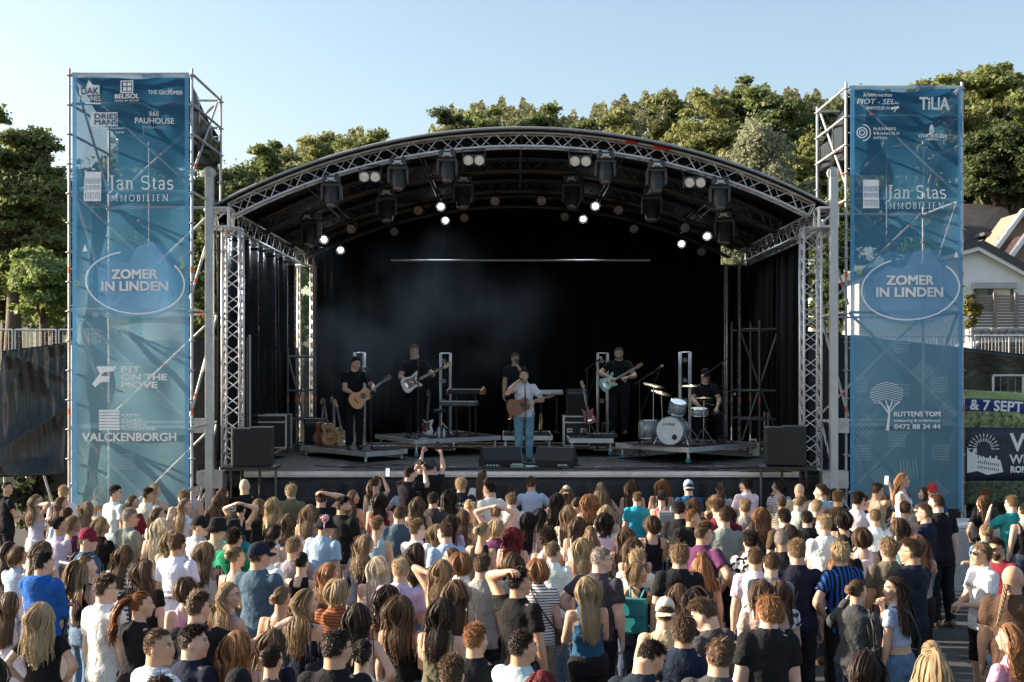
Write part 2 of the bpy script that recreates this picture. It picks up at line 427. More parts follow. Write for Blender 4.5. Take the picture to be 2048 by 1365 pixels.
tree(1605, 262, 480, 54, 48, "yellow lit tree beside the cedar", YEL, 31, 7000, 0.14, 40, cl_r=0.26)
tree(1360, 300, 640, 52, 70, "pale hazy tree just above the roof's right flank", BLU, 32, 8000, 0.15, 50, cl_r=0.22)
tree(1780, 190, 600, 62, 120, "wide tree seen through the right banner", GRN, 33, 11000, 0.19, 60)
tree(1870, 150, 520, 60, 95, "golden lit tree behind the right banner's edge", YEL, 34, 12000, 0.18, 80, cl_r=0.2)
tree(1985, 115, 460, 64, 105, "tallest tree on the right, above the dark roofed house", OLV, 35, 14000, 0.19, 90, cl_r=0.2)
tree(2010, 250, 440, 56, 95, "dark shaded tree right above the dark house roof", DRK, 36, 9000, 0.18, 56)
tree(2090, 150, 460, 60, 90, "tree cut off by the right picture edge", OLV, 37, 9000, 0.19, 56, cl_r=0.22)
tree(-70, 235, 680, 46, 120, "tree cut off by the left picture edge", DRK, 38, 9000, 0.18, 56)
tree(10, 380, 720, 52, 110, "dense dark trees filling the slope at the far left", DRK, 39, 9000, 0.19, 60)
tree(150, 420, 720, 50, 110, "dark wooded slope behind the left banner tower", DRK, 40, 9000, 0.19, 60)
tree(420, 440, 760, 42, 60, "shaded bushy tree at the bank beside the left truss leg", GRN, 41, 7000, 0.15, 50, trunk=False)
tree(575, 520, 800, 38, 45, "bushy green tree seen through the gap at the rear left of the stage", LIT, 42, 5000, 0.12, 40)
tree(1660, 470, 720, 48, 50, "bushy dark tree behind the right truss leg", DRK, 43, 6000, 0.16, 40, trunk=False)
# the wood behind them, one mass of foliage up to the skyline
def woodland():
    sk = [(430, 335), (480, 335), (520, 310), (560, 295), (600, 280), (650, 272), (700, 255), (740, 252), (775, 272), (795, 330), (840, 330), (862, 255), (900, 215), (950, 205), (1000, 200), (1080, 205), (1130, 222), (1160, 230), (1190, 210), (1230, 195), (1280, 190), (1330, 175), (1370, 192), (1420, 178), (1480, 165), (1520, 172), (1600, 178), (1650, 185), (1700, 195), (1800, 180), (1850, 165), (1900, 150), (1950, 132), (2000, 130), (2100, 140)]
    g = np.random.default_rng(77); n = 80000; px = 430 + 1670 * g.random(n); top = np.interp(px, [a for a, b in sk], [b for a, b in sk]); py = top + 8 + 10 * g.random(n) + (470 - top) * g.random(n) ** 1.7 + 9 * np.sin(px * .13) + 6 * np.sin(px * .31 + 1)
    Y = 74 + 5 * g.random(n) + 3 * np.sin(px * .07) + 2.5 * np.sin(px * .05 + py * .06); s = F_PX / Y; pos = np.stack([(px - 1024) / s, Y, CAM_Z - (py - HORIZON) / s], 1)
    nr = g.normal(size=(n, 3)) * .8 + np.array((-.2, -.6, .6)); nr /= np.linalg.norm(nr, axis=1)[:, None]; u = np.cross(nr, g.normal(size=(n, 3))); u /= np.linalg.norm(u, axis=1)[:, None]; v = np.cross(nr, u); sz = .15 * (.6 + .8 * g.random(n))[:, None]
    V = np.stack([pos - u * sz, pos + u * sz * .6 + v * sz * .75, pos + u * sz * .5 - v * sz * .7], 1).reshape(-1, 3); o = link("woodland", mesh_np("woodland", V, np.arange(n * 3).reshape(-1, 3), [LEAF], smooth=False)); o.color = (.17, .18, .09, 1); tag(o, "distant wood along the skyline behind the stage", "wood", kind="stuff")
woodland()
# dark undergrowth along the foot of the bank
def bush(px, top, bottom, Y, hw, label, colr, seed, n=2500, leaf=0.07, name="shrub"):
    pt = P(px, top, Y); pb = P(px, bottom, Y); s = S(Y)
    rad = (hw / s / 1.1, max(0.35, hw / s * .7), (pt.z - pb.z) / 2.15)
    root = empty(name, (pt.x, Y, pb.z), 0, label, "shrub", "shrubs round the stage")
    c = link("foliage", crown_mesh("foliage", rad, 16, n, leaf, seed, 0.38), root, (0, 0, rad[2])); c.color = tuple(colr) + (1,)
    m2 = MB()
    for q in range(5): m2.tube((0, 0, 0), (random.uniform(-.5, .5) * rad[0], random.uniform(-.3, .3) * rad[1], rad[2] * 1.1), 0.018, 5, 0.006)
    m2.build("stem", BARK, root)
    return root
bush(60, 930, 1060, 24.5, 75, "dark shrub under the black tarpaulin wall", DRK, 51, 4000)
bush(405, 930, 1060, 24.6, 40, "dark shrub between left banner tower and stage leg", DRK, 52, 3000)
bush(1965, 930, 1060, 23.4, 45, "dark shrub under the printed festival banner", DRK, 53, 4000, 0.05)
bush(2030, 945, 1040, 22.6, 30, "pale green flowering shrub under the festival banner", (0.16, 0.22, 0.12), 54, 2500, 0.05)
bush(1942, 585, 668, 38, 16, "yellow flecked conifer shrub beside the slatted fence", (0.16, 0.15, 0.045), 55, 3000, 0.07)

# ------------------------------------------------------------------ houses on the right
WALLW = mat("white_render", (0.76, 0.76, 0.76), 0.85, 0, 0.05, 2, 0.15, 50)
ROOFD = mat("dark_roof_tiles", (0.045, 0.042, 0.045), 0.75, 0, 0.3, 3, 0.3, 20)
TRIMD = mat("dark_trim", (0.05, 0.055, 0.06), 0.6, 0, 0.2, 6)
GLASS = mat("window_glass", (0.03, 0.035, 0.04), 0.08, 0, 0.3, 2, 0, 1, 0.8)
BRICK = mat("orange_brick", (0.30, 0.19, 0.14), 0.85, 0, 0.2, 14, 0.2, 60)
TILER = mat("terracotta_roof", (0.28, 0.20, 0.165), 0.85, 0, 0.25, 6, 0.4, 25)
WOODG = mat("weathered_wood", (0.24, 0.20, 0.175), 0.85, 0, 0.25, 4, 0.3, 30, stretch=(1, 1, 12))
def house_white():
    Y = 45; ap = P(1952, 492, Y); le = P(1702, 558, Y); ri = P(2130, 590, Y); gz = bank_z(Y, 20) - 0.1
    root = empty("white_house", (ap.x, Y, gz), 0, "white rendered house with wide low gable behind the right banner", "house")
    x0, x1 = le.x - ap.x, ri.x - ap.x; h = ap.z - gz; hl, hr = le.z - gz, ri.z - gz
    m = MB(); m.prism([(x0 + .3, 0), (x1 - .3, 0), (x1 - .3, hr), (0, h - 0.12), (x0 + .3, hl)], 0, 8); m.build("wall", WALLW, root)
    for nm, a, b in (("roof", (x0, hl), (0, h)), ("roof", (0, h), (x1, hr))):
        d = Vector((b[0] - a[0], 0, b[1] - a[1])); n = Vector((-d.z, 0, d.x)).normalized() * 0.22
        if n.z < 0: n = -n
        rf = MB().prism([(a[0], a[1] - .05), (b[0], b[1] - .05), (b[0] + n.x, b[1] + n.z), (a[0] + n.x, a[1] + n.z)], -0.35, 8.2).build("roof", TRIMD, root)
        MB().prism([(a[0], a[1] - .20), (b[0], b[1] - .20), (b[0], b[1] - .052), (a[0], a[1] - .052)], -0.30, -0.22).build("bargeboard", WALLW, rf)
    a = P(1945, 571, Y); b = P(2026, 590, Y)
    w = MB().box((((a.x + b.x) / 2 - ap.x), -0.03, a.z - gz - 0.55), (b.x - a.x - .1, 0.08, 0.8)).build("window", GLASS, root)
    MB().box((((a.x + b.x) / 2 - ap.x), -0.10, a.z - gz - 0.02), (b.x - a.x + .1, 0.25, 0.22)).build("shutter_box", mat("grey_metal", (0.4, 0.4, 0.41), .5), w)
    for t in (0.05, 0.42, 0.95):
        MB().box((a.x + (b.x - a.x) * t - ap.x, -0.09, a.z - gz - 0.55), (0.10, 0.05, 0.8)).build("frame", TRIMD, w)
    MB().box((a.x + (b.x - a.x) * .7 - ap.x, -0.08, a.z - gz - 0.5), ((b.x - a.x) * .42, 0.03, 0.8)).build("blind", mat("cream_blind", (.62, .52, .42), .8), w)
house_white()
def house_dark():
    Y = 56; gz = bank_z(Y, 20) - .1; a = P(1900, 408, Y); b = P(2012, 408, Y); e0 = P(1860, 545, Y - 6); e1 = P(2060, 560, Y - 6)
    root = empty("dark_roofed_house", (a.x, Y, gz), 0, "house with big dark tiled roof and brick gables", "house")
    o = Vector((a.x, Y, gz))
    m = MB(); m.add([v - o for v in (e0, e1, b, a)], [(0, 1, 2, 3)])
    bk0 = Vector((a.x, Y + 6, gz + 3)) - o; bk1 = Vector((b.x + 1.5, Y + 6, gz + 3)) - o
    m.add([a - o, b - o, bk1, bk0], [(0, 1, 2, 3)]); m.add([b - o, e1 - o, bk1], [(0, 1, 2)])
    rf = m.build("roof", ROOFD, root)
    w0 = P(1958, 478, Y - 3.4); w1 = P(2008, 512, Y - 3.4)
    wd = MB().box(((w0 + w1) / 2 - o + Vector((0, -0.5, 0))), (w1.x - w0.x, 0.9, w0.z - w1.z)).build("dormer_window", GLASS, rf)
    for t in (0.0, 0.33, 0.66, 1.0):
        MB().box((Vector((w0.x + (w1.x - w0.x) * t, w0.y - 0.98, (w0.z + w1.z) / 2)) - o), (0.06, 0.06, w0.z - w1.z)).build("frame", TRIMD, wd)
    MB().box((Vector(((w0.x + w1.x) / 2, w0.y - 0.6, w0.z + 0.08)) - o), (w1.x - w0.x + .5, 1.3, 0.14)).build("dormer_roof", TRIMD, wd)
    MB().box((Vector(((e0.x + e1.x) / 2, Y - 2.5, gz + 1.0)) - o), (e1.x - e0.x, 6, 2.2)).build("wall", WALLW, root)
    # brick gables with white bargeboards
    for (px, py, Yg, half, drop) in ((2042, 425, 49.5, 95, 130), (2050, 470, 48.2, 80, 110)):
        ap = P(px, py, Yg); s = S(Yg); hw = half / s; dr = drop / s
        g = MB().prism([(-hw, -dr), (hw, -dr), (0, 0)], 0, 2.0, c=ap - o).build("gable_wall", BRICK, root)
        for sgn in (-1, 1):
            d = Vector((sgn * hw, 0, -dr)); n = Vector((dr * sgn, 0, hw)).normalized() * 0.02
            q = [(0, 0.12), (d.x, d.z + 0.12), (d.x, d.z - 0.14), (0, -0.14)]
            MB().prism(q, -0.30, 0.02, c=ap - o).build("bargeboard", WALLW, g)
house_dark()
def house_far():
    Y = 66; gz = bank_z(Y, 20) - .1; a = P(1990, 412, Y); b = P(2060, 385, Y); o = Vector((a.x, Y, gz))
    root = empty("terracotta_house", o, 0, "terracotta tiled roof of the farthest house", "house")
    m = MB(); c = Vector((b.x + 6, Y, a.z)); m.prism([(0, a.z - gz), (b.x - a.x, b.z - gz), (c.x - a.x, a.z - gz)], -3, 6); m.build("roof", TILER, root)
    MB().box(((c.x - a.x) / 2 * Vector((1, 0, 0)) + Vector((0, 1.5, (a.z - gz) / 2))), (c.x - a.x - .6, 7, a.z - gz - .02)).build("wall", BRICK, root)
house_far()
# slatted timber fence
def slat_fence():
    Y = 38.5; a = P(1946, 590, Y); b = P(2075, 590, Y); lo = P(1946, 655, Y)
    root = empty("slatted_fence", (a.x, Y, lo.z), 0, "weathered horizontal slat fence in front of the white house", "fence")
    W = b.x - a.x; H = a.z - lo.z; n = 11
    for i in range(n):
        z = H * (i + .5) / n
        MB().box((W / 2, 0.01 * (i % 2), z), (W, 0.025, H / n * 0.80), (0, random.uniform(-.003, .003), 0)).build("slat", WOODG, root)
    for t in (0, .33, .66, 1): MB().box((W * t, -0.05, H / 2 + .02), (0.10, 0.07, H + .08)).build("post", WOODG, root)
slat_fence()
STONE = mat("rough_stone", (0.30, 0.29, 0.28), 0.9, 0, 0.25, 5, 0.6, 14)
def stone_wall():
    Y = 37.6; a = P(1940, 656, Y); b = P(2075, 672, Y)
    root = empty("stone_wall", (a.x, Y, b.z - .3), 0, "low grey stone wall under the slatted fence", "wall")
    W = b.x - a.x; H = a.z - b.z + .3; MB().box((W / 2, 0.26, H / 2 - 1.02), (W, 0.3, H + 1.96)).build("core", STONE, root)
    rows = 4
    for r_ in range(rows):
        x = 0
        while x < W:
            w = random.uniform(.18, .36); h = H / rows
            if x + w > W: w = W - x
            MB().box((x + w / 2, 0.03 + random.uniform(-.02, .02), h * (r_ + .5)), (w - .02, 0.12, h - .02), (0, random.uniform(-.02, .02), 0), bev=0.015).build("stone", STONE, root)
            x += w + .001
stone_wall()
# parked car behind the right wire fence: low saloon, mostly hidden
def parked_car(px, Y, label, c):
    p = P(px, 700, Y); root = empty("parked_car", (p.x, Y, bank_z(Y, 20)), 0, label, "car", "cars parked on the street above the bank")
    pm = mat("car_paint_" + str(px), c, 0.28, 0.3, 0.05, 3)
    prof = [(-2.1, .35), (-2.12, .75), (-1.95, .86), (-1.0, .95), (-0.55, 1.38), (.75, 1.42), (1.35, 1.02), (2.05, .92), (2.12, .6), (2.05, .35)]
    MB().prism(prof, -0.82, 0.82, smooth=False).build("body", pm, root)
    for s in (-1, 1):
        MB().prism([(-.92, .98), (-.52, 1.32), (.1, 1.35), (.1, .98)], .824 * s - .004, .824 * s + .004).build("side_window", GLASS, root)
        MB().prism([(.16, .98), (.16, 1.35), (.7, 1.34), (1.18, .98)], .824 * s - .004, .824 * s + .004).build("side_window", GLASS, root)
        for wx in (-1.3, 1.3):
            M = Matrix.Rotation(R(90), 3, 'X')
            w = MB().lathe([(.2, -.1), (.31, -.1), (.33, -.06), (.33, .06), (.31, .1), (.2, .1)], 18, (wx, .78 * s, .33), M).build("wheel", BLACK, root)
            MB().lathe([(.19, -.11), (.05, -.115)], 12, (wx, .78 * s, .33), M).build("rim", ALU, w)
        MB().box((-2.1, .55 * s, .68), (.08, .3, .12)).build("headlight", LENS, root); MB().box((2.1, .55 * s, .78), (.05, .3, .12)).build("tail_light", ORANGE, root)
parked_car(1975, 35.6, "silver car parked behind the wire fence on the right", (0.42, 0.43, 0.45))
parked_car(2085, 35.9, "dark car at the picture edge behind the wire fence", (0.05, 0.05, 0.055))

# ------------------------------------------------------------------ wire site fences
def wire_fence(p0, p1, h, label, panels, mesh_dx=0.10, group="wire fence panels"):
    p0 = Vector(p0); p1 = Vector(p1); L = (p1 - p0).length; n = panels; rz = math.atan2((p1 - p0).y, (p1 - p0).x)
    root = empty("wire_fence", p0, rz, label, "fence", group); w = L / n; slope = (p1.z - p0.z) / L
    for i in range(n):
        x0, x1 = i * w + .04, (i + 1) * w - .04; z0 = slope * x0
        fr = MB()
        for a, b in (((x0, 0, z0 + .05), (x0, 0, z0 + h)), ((x1, 0, z0 + .05), (x1, 0, z0 + h)), ((x0, 0, z0 + h), (x1, 0, z0 + h)), ((x0, 0, z0 + .15), (x1, 0, z0 + .15)), (((x0 + x1) / 2, 0, z0 + .1), ((x0 + x1) / 2, 0, z0 + h))):
            fr.tube(a, b, 0.024, 6)
        f = fr.build("frame", mat("pale_galvanised", (.66, .66, .66), .5, .4, .1, 6), root)
        wm = MB(); k = int((x1 - x0) / mesh_dx)
        for j in range(1, k): wm.tube((x0 + (x1 - x0) * j / k, 0, z0 + .15), (x0 + (x1 - x0) * j / k, 0, z0 + h), 0.006, 3, cap=False)
        for j in range(1, 7): wm.tube((x0, 0, z0 + h * j / 7), (x1, 0, z0 + h * j / 7), 0.005, 3, cap=False)
        tag(wm.build("wire_mesh", GALV, f), kind="stuff")
    return root
a = P(-60, 660, 34); b = P(200, 656, 34); wire_fence((a.x, 34, bank_z(34) - .05), (b.x, 34.1, bank_z(34) - .05), 4.77 - bank_z(34), "wire fence on the grassy bank behind the left tarpaulin", 3)
a = P(1660, 672, 33.2); b = P(2090, 672, 33.2); wire_fence((a.x, 33.2, bank_z(33.2) - .1), (b.x, 33.2, bank_z(33.2) - .1), 3.6 + 69 / S(33.2) - bank_z(33.2) + .1, "white railing along the street below the stone wall", 3, 0.09)
a = P(1982, 748, 23.6); b = P(2110, 752, 23.6); wire_fence((a.x, 23.6, 1.4), (b.x, 23.6, 1.35), 2.1, "wire fence panel in front of the black tarpaulin on the right", 1, 0.13)

# ------------------------------------------------------------------ black tarpaulin walls
def sheet(name, fn, nu, nv, m, parent=None, loc=None, thick=0.0):
    V = np.array([fn(i / nu, j / nv) for j in range(nv + 1) for i in range(nu + 1)]); w = nu + 1
    F = [(j * w + i, j * w + i + 1, (j + 1) * w + i + 1, (j + 1) * w + i) for j in range(nv) for i in range(nu)]
    o = link(name, mesh_np(name, V, F, [m]), parent, loc)
    if thick:
        md = o.modifiers.new("thickness", 'SOLIDIFY'); md.thickness = thick; md.offset = 0
    return o
def wrinkle(u, v, seed, amp):
    g = random.Random(seed); s = 0
    for k in range(6):
        a, b, c, d = g.uniform(-4.5, 4.5), g.uniform(-3.5, 3.5), g.uniform(0, 6.28), g.uniform(.4, 1)
        t = 1 - abs(math.sin(a * u + b * v + c + .5 * math.sin(3 * v + k))); s += d * t * t
    return (s - 1.5) * amp / 3
def tarp_wall(x0, x1, y0, y1, zt0, zt1, zb, label, seed, amp=0.09, lean=0.0):
    root = empty("tarpaulin_wall", ((x0 + x1) / 2, (y0 + y1) / 2, 0), 0, label, "tarpaulin", "black tarpaulin walls")
    o = root.location
    def fn(u, v):
        e = min(1, u * 8, (1 - u) * 8, v * 6 + .15, (1 - v) * 8 + .1)
        return (x0 + (x1 - x0) * u - o.x, y0 + (y1 - y0) * u - o.y - wrinkle(u, v, seed, amp) * e + lean * (v - 1) + 0.02 * math.sin(u * 40 + v * 6) * v, zb + ((zt0 + (zt1 - zt0) * u) - zb) * v)
    sheet("tarpaulin", fn, 70, 60, TARP, root, thick=0.004)
    pm = MB(); pm.tube((x0 - o.x, y0 - o.y + .1, zt0 - .02), (x1 - o.x, y1 - o.y + .1, zt1 - .02), 0.024, 8); pm.build("top_rail", GALV, root)
    n = max(2, int(abs(x1 - x0) / 2.1) + 1)
    for i in range(n):
        t = i / (n - 1); x = x0 + (x1 - x0) * t - o.x; y = y0 + (y1 - y0) * t - o.y + .12
        q = MB(); q.tube((x, y, 0), (x, y, zt0 + (zt1 - zt0) * t), 0.024, 8); q.lathe([(.07, .0), (.07, .012)], 8, (x, y, 0)); q.build("post", GALV, root)
    return root
a = P(4, 702, 22.4); b = P(140, 685, 22.9)
tw = tarp_wall(a.x, b.x, 22.4, 22.9, a.z, b.z, 1.68, "creased shiny black tarpaulin on the scaffold wall at the far left", 3, 0.26, 0.32)
q = MB(); o = tw.location
for (p0, p1) in (((a.x + .6, 22.8, 1.7), (b.x - .1, 22.8, .5)), ((a.x + .25, 22.9, .3), (a.x + 1.1, 22.9, 1.5))): q.tube(Vector(p0) - o, Vector(p1) - o, 0.024, 8)
q.build("brace", GALV, tw)
tarp_wall(-9.6, -5.2, 24.6, 24.3, 4.05, 4.30, 0.0, "black tarpaulin screen behind the left banner tower", 5, 0.07)
tarp_wall(5.9, 10.9, 24.8, 24.6, 4.40, 3.85, 0.0, "black tarpaulin screen behind the right banner tower", 8, 0.06)

# printed festival banner at the right edge
def festival_banner():
    Y = 22.3; a = P(1930, 782, Y); z0 = P(1930, 1000, Y).z; W = 2.4
    root = empty("festival_banner", (a.x, Y, z0), 0, "printed festival banner with castle emblem and date strip", "banner")
    H = a.z - z0; s = S(Y)
    def band(name, py0, py1, m, dy=0.0, slope=0.06):
        zt, zb = P(0, py0, Y).z - z0, P(0, py1, Y).z - z0
        def fn(u, v): return (W * u, dy + 0.015 * math.sin(u * 7 + v * 3), zb + (zt - zb) * v - slope * W * u)
        return sheet(name, fn, 16, 6, m, root, thick=0.002)
    def leafprint(nm, c0, c1, sc_):
        m = bpy.data.materials.new(nm); nt, bb = nodes_of(m); tc = nt.nodes.new("ShaderNodeTexCoord"); vo = nt.nodes.new("ShaderNodeTexNoise"); vo.inputs["Scale"].default_value = sc_; vo.inputs["Detail"].default_value = 8; vo.inputs["Roughness"].default_value = .75
        rp = nt.nodes.new("ShaderNodeValToRGB"); rp.color_ramp.elements[0].position = .4; rp.color_ramp.elements[1].position = .6; rp.color_ramp.elements[0].color = c0; rp.color_ramp.elements[1].color = c1
        nt.links.new(tc.outputs["Object"], vo.inputs["Vector"]); nt.links.new(vo.outputs[0], rp.inputs[0]); nt.links.new(rp.outputs[0], bb.inputs["Base Color"]); bb.inputs["Roughness"].default_value = .6
        return m
    band("lawn_print", 780, 797, leafprint("lawn_print", (.22, .32, .12, 1), (.38, .48, .22, 1), 30), 0, .05)
    blue = band("date_strip", 797, 822, mat("banner_blue", (.012, .035, .19), .5), -0.008, .05)
    band("hedge_print", 822, 858, leafprint("hedge_print", (.015, .035, .01, 1), (.34, .42, .18, 1), 7), 0, .02)
    dark = band("dark_panel", 856, 962, mat("banner_navy", (.022, .028, .05), .5, 0, .5, 3), -0.008, .0)
    band("shrub_print", 962, 1010, leafprint("shrub_print", (.006, .010, .006, 1), (.10, .14, .07, 1), 16), 0, 0)
    rot = (R(90), R(2.9), 0); o = Vector((a.x, Y, z0))
    def at(px, py): v = P(px, py, Y) - o; return (v.x, -0.032, v.z)
    text("lettering", "& 7 SEPT", 0.26, at(1938, 819), rot, blue, WHITE, 0.006, 0.98)
    r0 = (R(90), 0, 0)
    text("lettering", "W", 0.46, at(2019, 902), r0, dark, WHITE, 0.007, 1.0)
    text("lettering", "WIJ", 0.23, at(2018, 927), r0, dark, WHITE, 0.004, 1.0)
    text("lettering", "ROND", 0.16, at(2019, 945), r0, dark, WHITE, 0.006, 0.9)
    # castle emblem: walls with windows cut as dark boxes, sun rays above
    cm = MB(); c0 = Vector(at(1933, 946)); u = 1 / s
    outline = [(0, 0), (0, 52), (4, 44), (9, 40), (14, 48), (19, 50), (19, 36), (28, 34), (28, 30), (32, 34), (36, 30), (44, 30), (44, 34), (48, 34), (48, 29), (56, 30), (56, 34), (60, 34), (60, 27), (66, 26), (72, 2), (40, -4), (20, 4)]
    cm.prism([(x * u, z * u) for x, z in outline], -0.004, 0.0, c=c0); e = cm.build("castle_emblem", WHITE, dark)
    wm = MB()
    for (x, z) in [(22 + 4 * i, 22 - i * .6) for i in range(11)] + [(22 + 4 * i, 12 - i * .6) for i in range(11)] + [(17, 40), (22, 32), (36, 24)]:
        wm.box(c0 + Vector((x * u, -0.006, z * u)), (1.6 * u, 0.003, 5 * u))
    wm.build("emblem_windows", mat("banner_navy", (.022, .028, .05)), e)
    ry = MB(); cc = Vector(at(1966, 898))
    for k_ in range(13):
        an = R(0 + 180 * k_ / 12); d = Vector((math.cos(an), 0, math.sin(an)))
        for r0_, r1_ in ((15, 22), (24, 31)):
            ry.box(cc + d * ((r0_ + r1_) / 2 * u) + Vector((0, .001 * (k_ % 2), 0)), (1.8 * u, 0.004, (r1_ - r0_) * u), Matrix.Rotation(math.pi / 2 - an, 3, 'Y'))
    ry.build("sun_rays", WHITE, e)
    for x in (0.02, W / 2, W):
        MB().tube((x, 0.06, -z0), (x, 0.06, H + .02), 0.022, 8).build("post", GALV, root)
festival_banner()
# ------------------------------------------------------------------ trusses
SF = 22.0                       # depth of the stage front
AR, AZ = 11.36, 7.73            # roof arch: radius and height of its truss axis
def arch_z(x): return AZ - (AR - math.sqrt(max(0, AR * AR - (x - CX) ** 2)))
def truss_axis(pts, up, w, parent, name, split, mat_=ALU, r=0.024, rb=0.010, pitch=0.245, sides="fbtd", xbrace=False):
    """box truss along a poly-line. up: function t->up vector. chords and, when split, each brace are sub-parts"""
    pts = [Vector(p) for p in pts]; n = len(pts)
    o = pts[0].copy(); root = empty(name, (0, 0, 0)); root.parent = parent
    tang = [((pts[min(i + 1, n - 1)] - pts[max(i - 1, 0)]).normalized()) for i in range(n)]
    fr = []
    for i in range(n):
        t = tang[i]; u = up(t).normalized(); s = t.cross(u).normalized(); u = s.cross(t)
        fr.append((u, s))
    h = w / 2
    C = {}
    for a in (-1, 1):
        for b in (-1, 1):
            C[a, b] = [pts[i] + fr[i][0] * (a * h) + fr[i][1] * (b * h) for i in range(n)]
            MB().poly(C[a, b], r, 8).build("chord", mat_, root)
    # arclength lookup
    L = [0.0]
    for i in range(1, n): L.append(L[-1] + (pts[i] - pts[i - 1]).length)
    def at(k, s_):
        s_ = max(0, min(L[-1], s_)); i = 0
        while i < n - 2 and L[i + 1] < s_: i += 1
        t = (s_ - L[i]) / max(1e-6, L[i + 1] - L[i]); return C[k][i].lerp(C[k][i + 1], t)
    faces = {'f': ((-1, -1), (1, -1)), 'b': ((-1, 1), (1, 1)), 't': ((1, -1), (1, 1)), 'd': ((-1, -1), (-1, 1))}
    m = max(1, round(L[-1] / pitch)); lump = MB()
    for ch in sides:
        A, B = faces[ch]; single = split and ch in "fb"
        for i in range(m):
            s0, s1 = L[-1] * i / m, L[-1] * (i + 1) / m
            segs = [(A, B) if (i + (ch in "bd")) % 2 == 0 else (B, A)]
            if xbrace and ch in "fb": segs = [(A, B), (B, A)]
            for (a, b) in segs:
                if single: MB().tube(at(a, s0), at(b, s1), rb, 5, cap=False).build("brace", mat_, root)
                else: lump.tube(at(a, s0), at(b, s1), rb, 5, cap=False)
    if lump.v: tag(lump.build("bracing", mat_, root), kind="stuff")
    # end frames
    for s_ in (0, L[-1]):
        e = MB()
        for a, b in (((-1, -1), (1, -1)), ((1, -1), (1, 1)), ((1, 1), (-1, 1)), ((-1, 1), (-1, -1))): e.tube(at(a, s_), at(b, s_), rb * 1.3, 6)
        e.build("end_frame", mat_, root)
    return root

stage = empty("stage", (0, 0, 0), 0, "black open air stage with arched aluminium truss roof", "stage")
XL, XR = -5.18, 5.60
# deck panels, fascia, skirt
panel = {}
nxp, nyp = 5, 8; wx = (XR - XL + 0.1) / nxp; wy = (30.6 - SF) / nyp
pm_ = MB().box((0, 0, -0.02), (wx - 0.006, wy - 0.006, 0.04)).mesh("deck_panel", DECK)
for i in range(nxp):
    for j in range(nyp):
        link("deck_panel", pm_, stage, (XL - .05 + wx * (i + .5), SF + wy * (j + .5), DECK_Z + random.uniform(-.0015, .0015)))
MB().box((CX + .2, 26.3, DECK_Z - 0.17), (XR - XL, 8.4, 0.22)).build("deck_frame", DARKGREY, stage)
xa, xb = -4.78, 5.14
seg = 5
for i in range(seg):
    x0 = xa + (xb - xa) * i / seg; x1 = xa + (xb - xa) * (i + 1) / seg
    f = MB().box(((x0 + x1) / 2, SF - 0.035, DECK_Z - 0.055), (x1 - x0 - .006, 0.05, 0.095)).build("front_fascia", ALU, stage)
    MB().box(((x0 + x1) / 2, SF - 0.066, DECK_Z - 0.075), (x1 - x0 - .006, 0.01, 0.02)).build("groove", GALV, f)
def sk(u, v):
    a = min(1, (1 - v) * 3 + .15)
    return (XL + .3 + (XR - XL - .5) * u, SF - 0.03 + a * (0.05 * math.sin(u * 150 + 2 * math.sin(u * 31)) + 0.03 * math.sin(u * 67 + v * 3)) , 0.02 + (DECK_Z - 0.13) * v)
sheet("front_skirt", sk, 420, 12, SKIRT, stage, thick=0.004)
for x_, s_ in ((XL + .1, -1), (XR - .1, 1)):
    sheet("side_skirt", lambda u, v: (x_ + .03 * math.sin(u * 60), SF + 8.5 * u, .02 + (DECK_Z - .2) * v), 60, 4, SKIRT, stage, thick=0.004)
# outrigger base frames at the front corners
for s_, xc in ((-1, -5.35), (1, 5.72)):
    m = MB(); m.box((xc, 21.95, 1.66), (0.46, 0.34, 0.30)); m.build("corner_plate", GALV, stage)
    m = MB()
    for q in (-.35, .35): m.tube((xc + s_ * .05, 21.95, 1.5), (xc + s_ * .75, 21.6 + q, .02), .03, 8)
    m.tube((xc, 21.95, 0), (xc, 21.95, 1.6), .06, 10); m.build("outrigger", GALV, stage)
# roof arches
ARCHD = mat("shaded_aluminium", (.13, .108, .095), .5, .7, .2, 5)  # front truss aluminium, with roof shade and warm light put into its colour
def arch_pts(Y, n=56):
    return [(CX - 5.2 + 10.4 * i / n, Y, arch_z(CX - 5.2 + 10.4 * i / n)) for i in range(n + 1)]
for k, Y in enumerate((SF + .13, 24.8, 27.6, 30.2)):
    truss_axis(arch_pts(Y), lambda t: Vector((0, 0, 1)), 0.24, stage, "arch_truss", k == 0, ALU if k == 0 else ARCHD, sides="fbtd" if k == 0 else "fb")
# roof membrane with front piping
def roof_fn(r_off):
    def fn(u, v):
        x = -5.55 + 11.1 * u; a = math.asin(max(-1, min(1, x / AR))); r_ = AR + r_off
        rib = 0.015 * math.cos(v * 2 * math.pi * 3)
        return (CX + (r_ + rib) * math.sin(a), SF - 0.12 + 8.6 * v, AZ - AR + (r_ + rib) * math.cos(a))
    return fn
ROOFM = mat("roof_membrane", (0.005, 0.005, 0.006), 0.75, 0, .3, 3, .1, 20, .12)
sheet("roof_membrane", roof_fn(0.165), 72, 12, ROOFM, stage, thick=0.01)
fp = [Vector(roof_fn(0.160)(i / 72, 0)) for i in range(73)]
MB().poly(fp, 0.026, 8).build("roof_edge_piping", mat("grey_piping", (.34, .35, .36), .45, .3, .15, 6), stage)
MB().poly([p + Vector((0, -.01, -.034)) for p in fp], 0.012, 8).build("roof_edge_piping", BLACK, stage)
for u0, u1 in ((.665, .685), (.71, .735)):
    pts = [Vector(roof_fn(0.10)(u0 + (u1 - u0) * i / 4, 0)) + Vector((0, .10, 0)) for i in range(5)]
    MB().poly(pts, 0.035, 6).build("red_strap", mat("red_webbing", (.55, .03, .02), .7), stage)
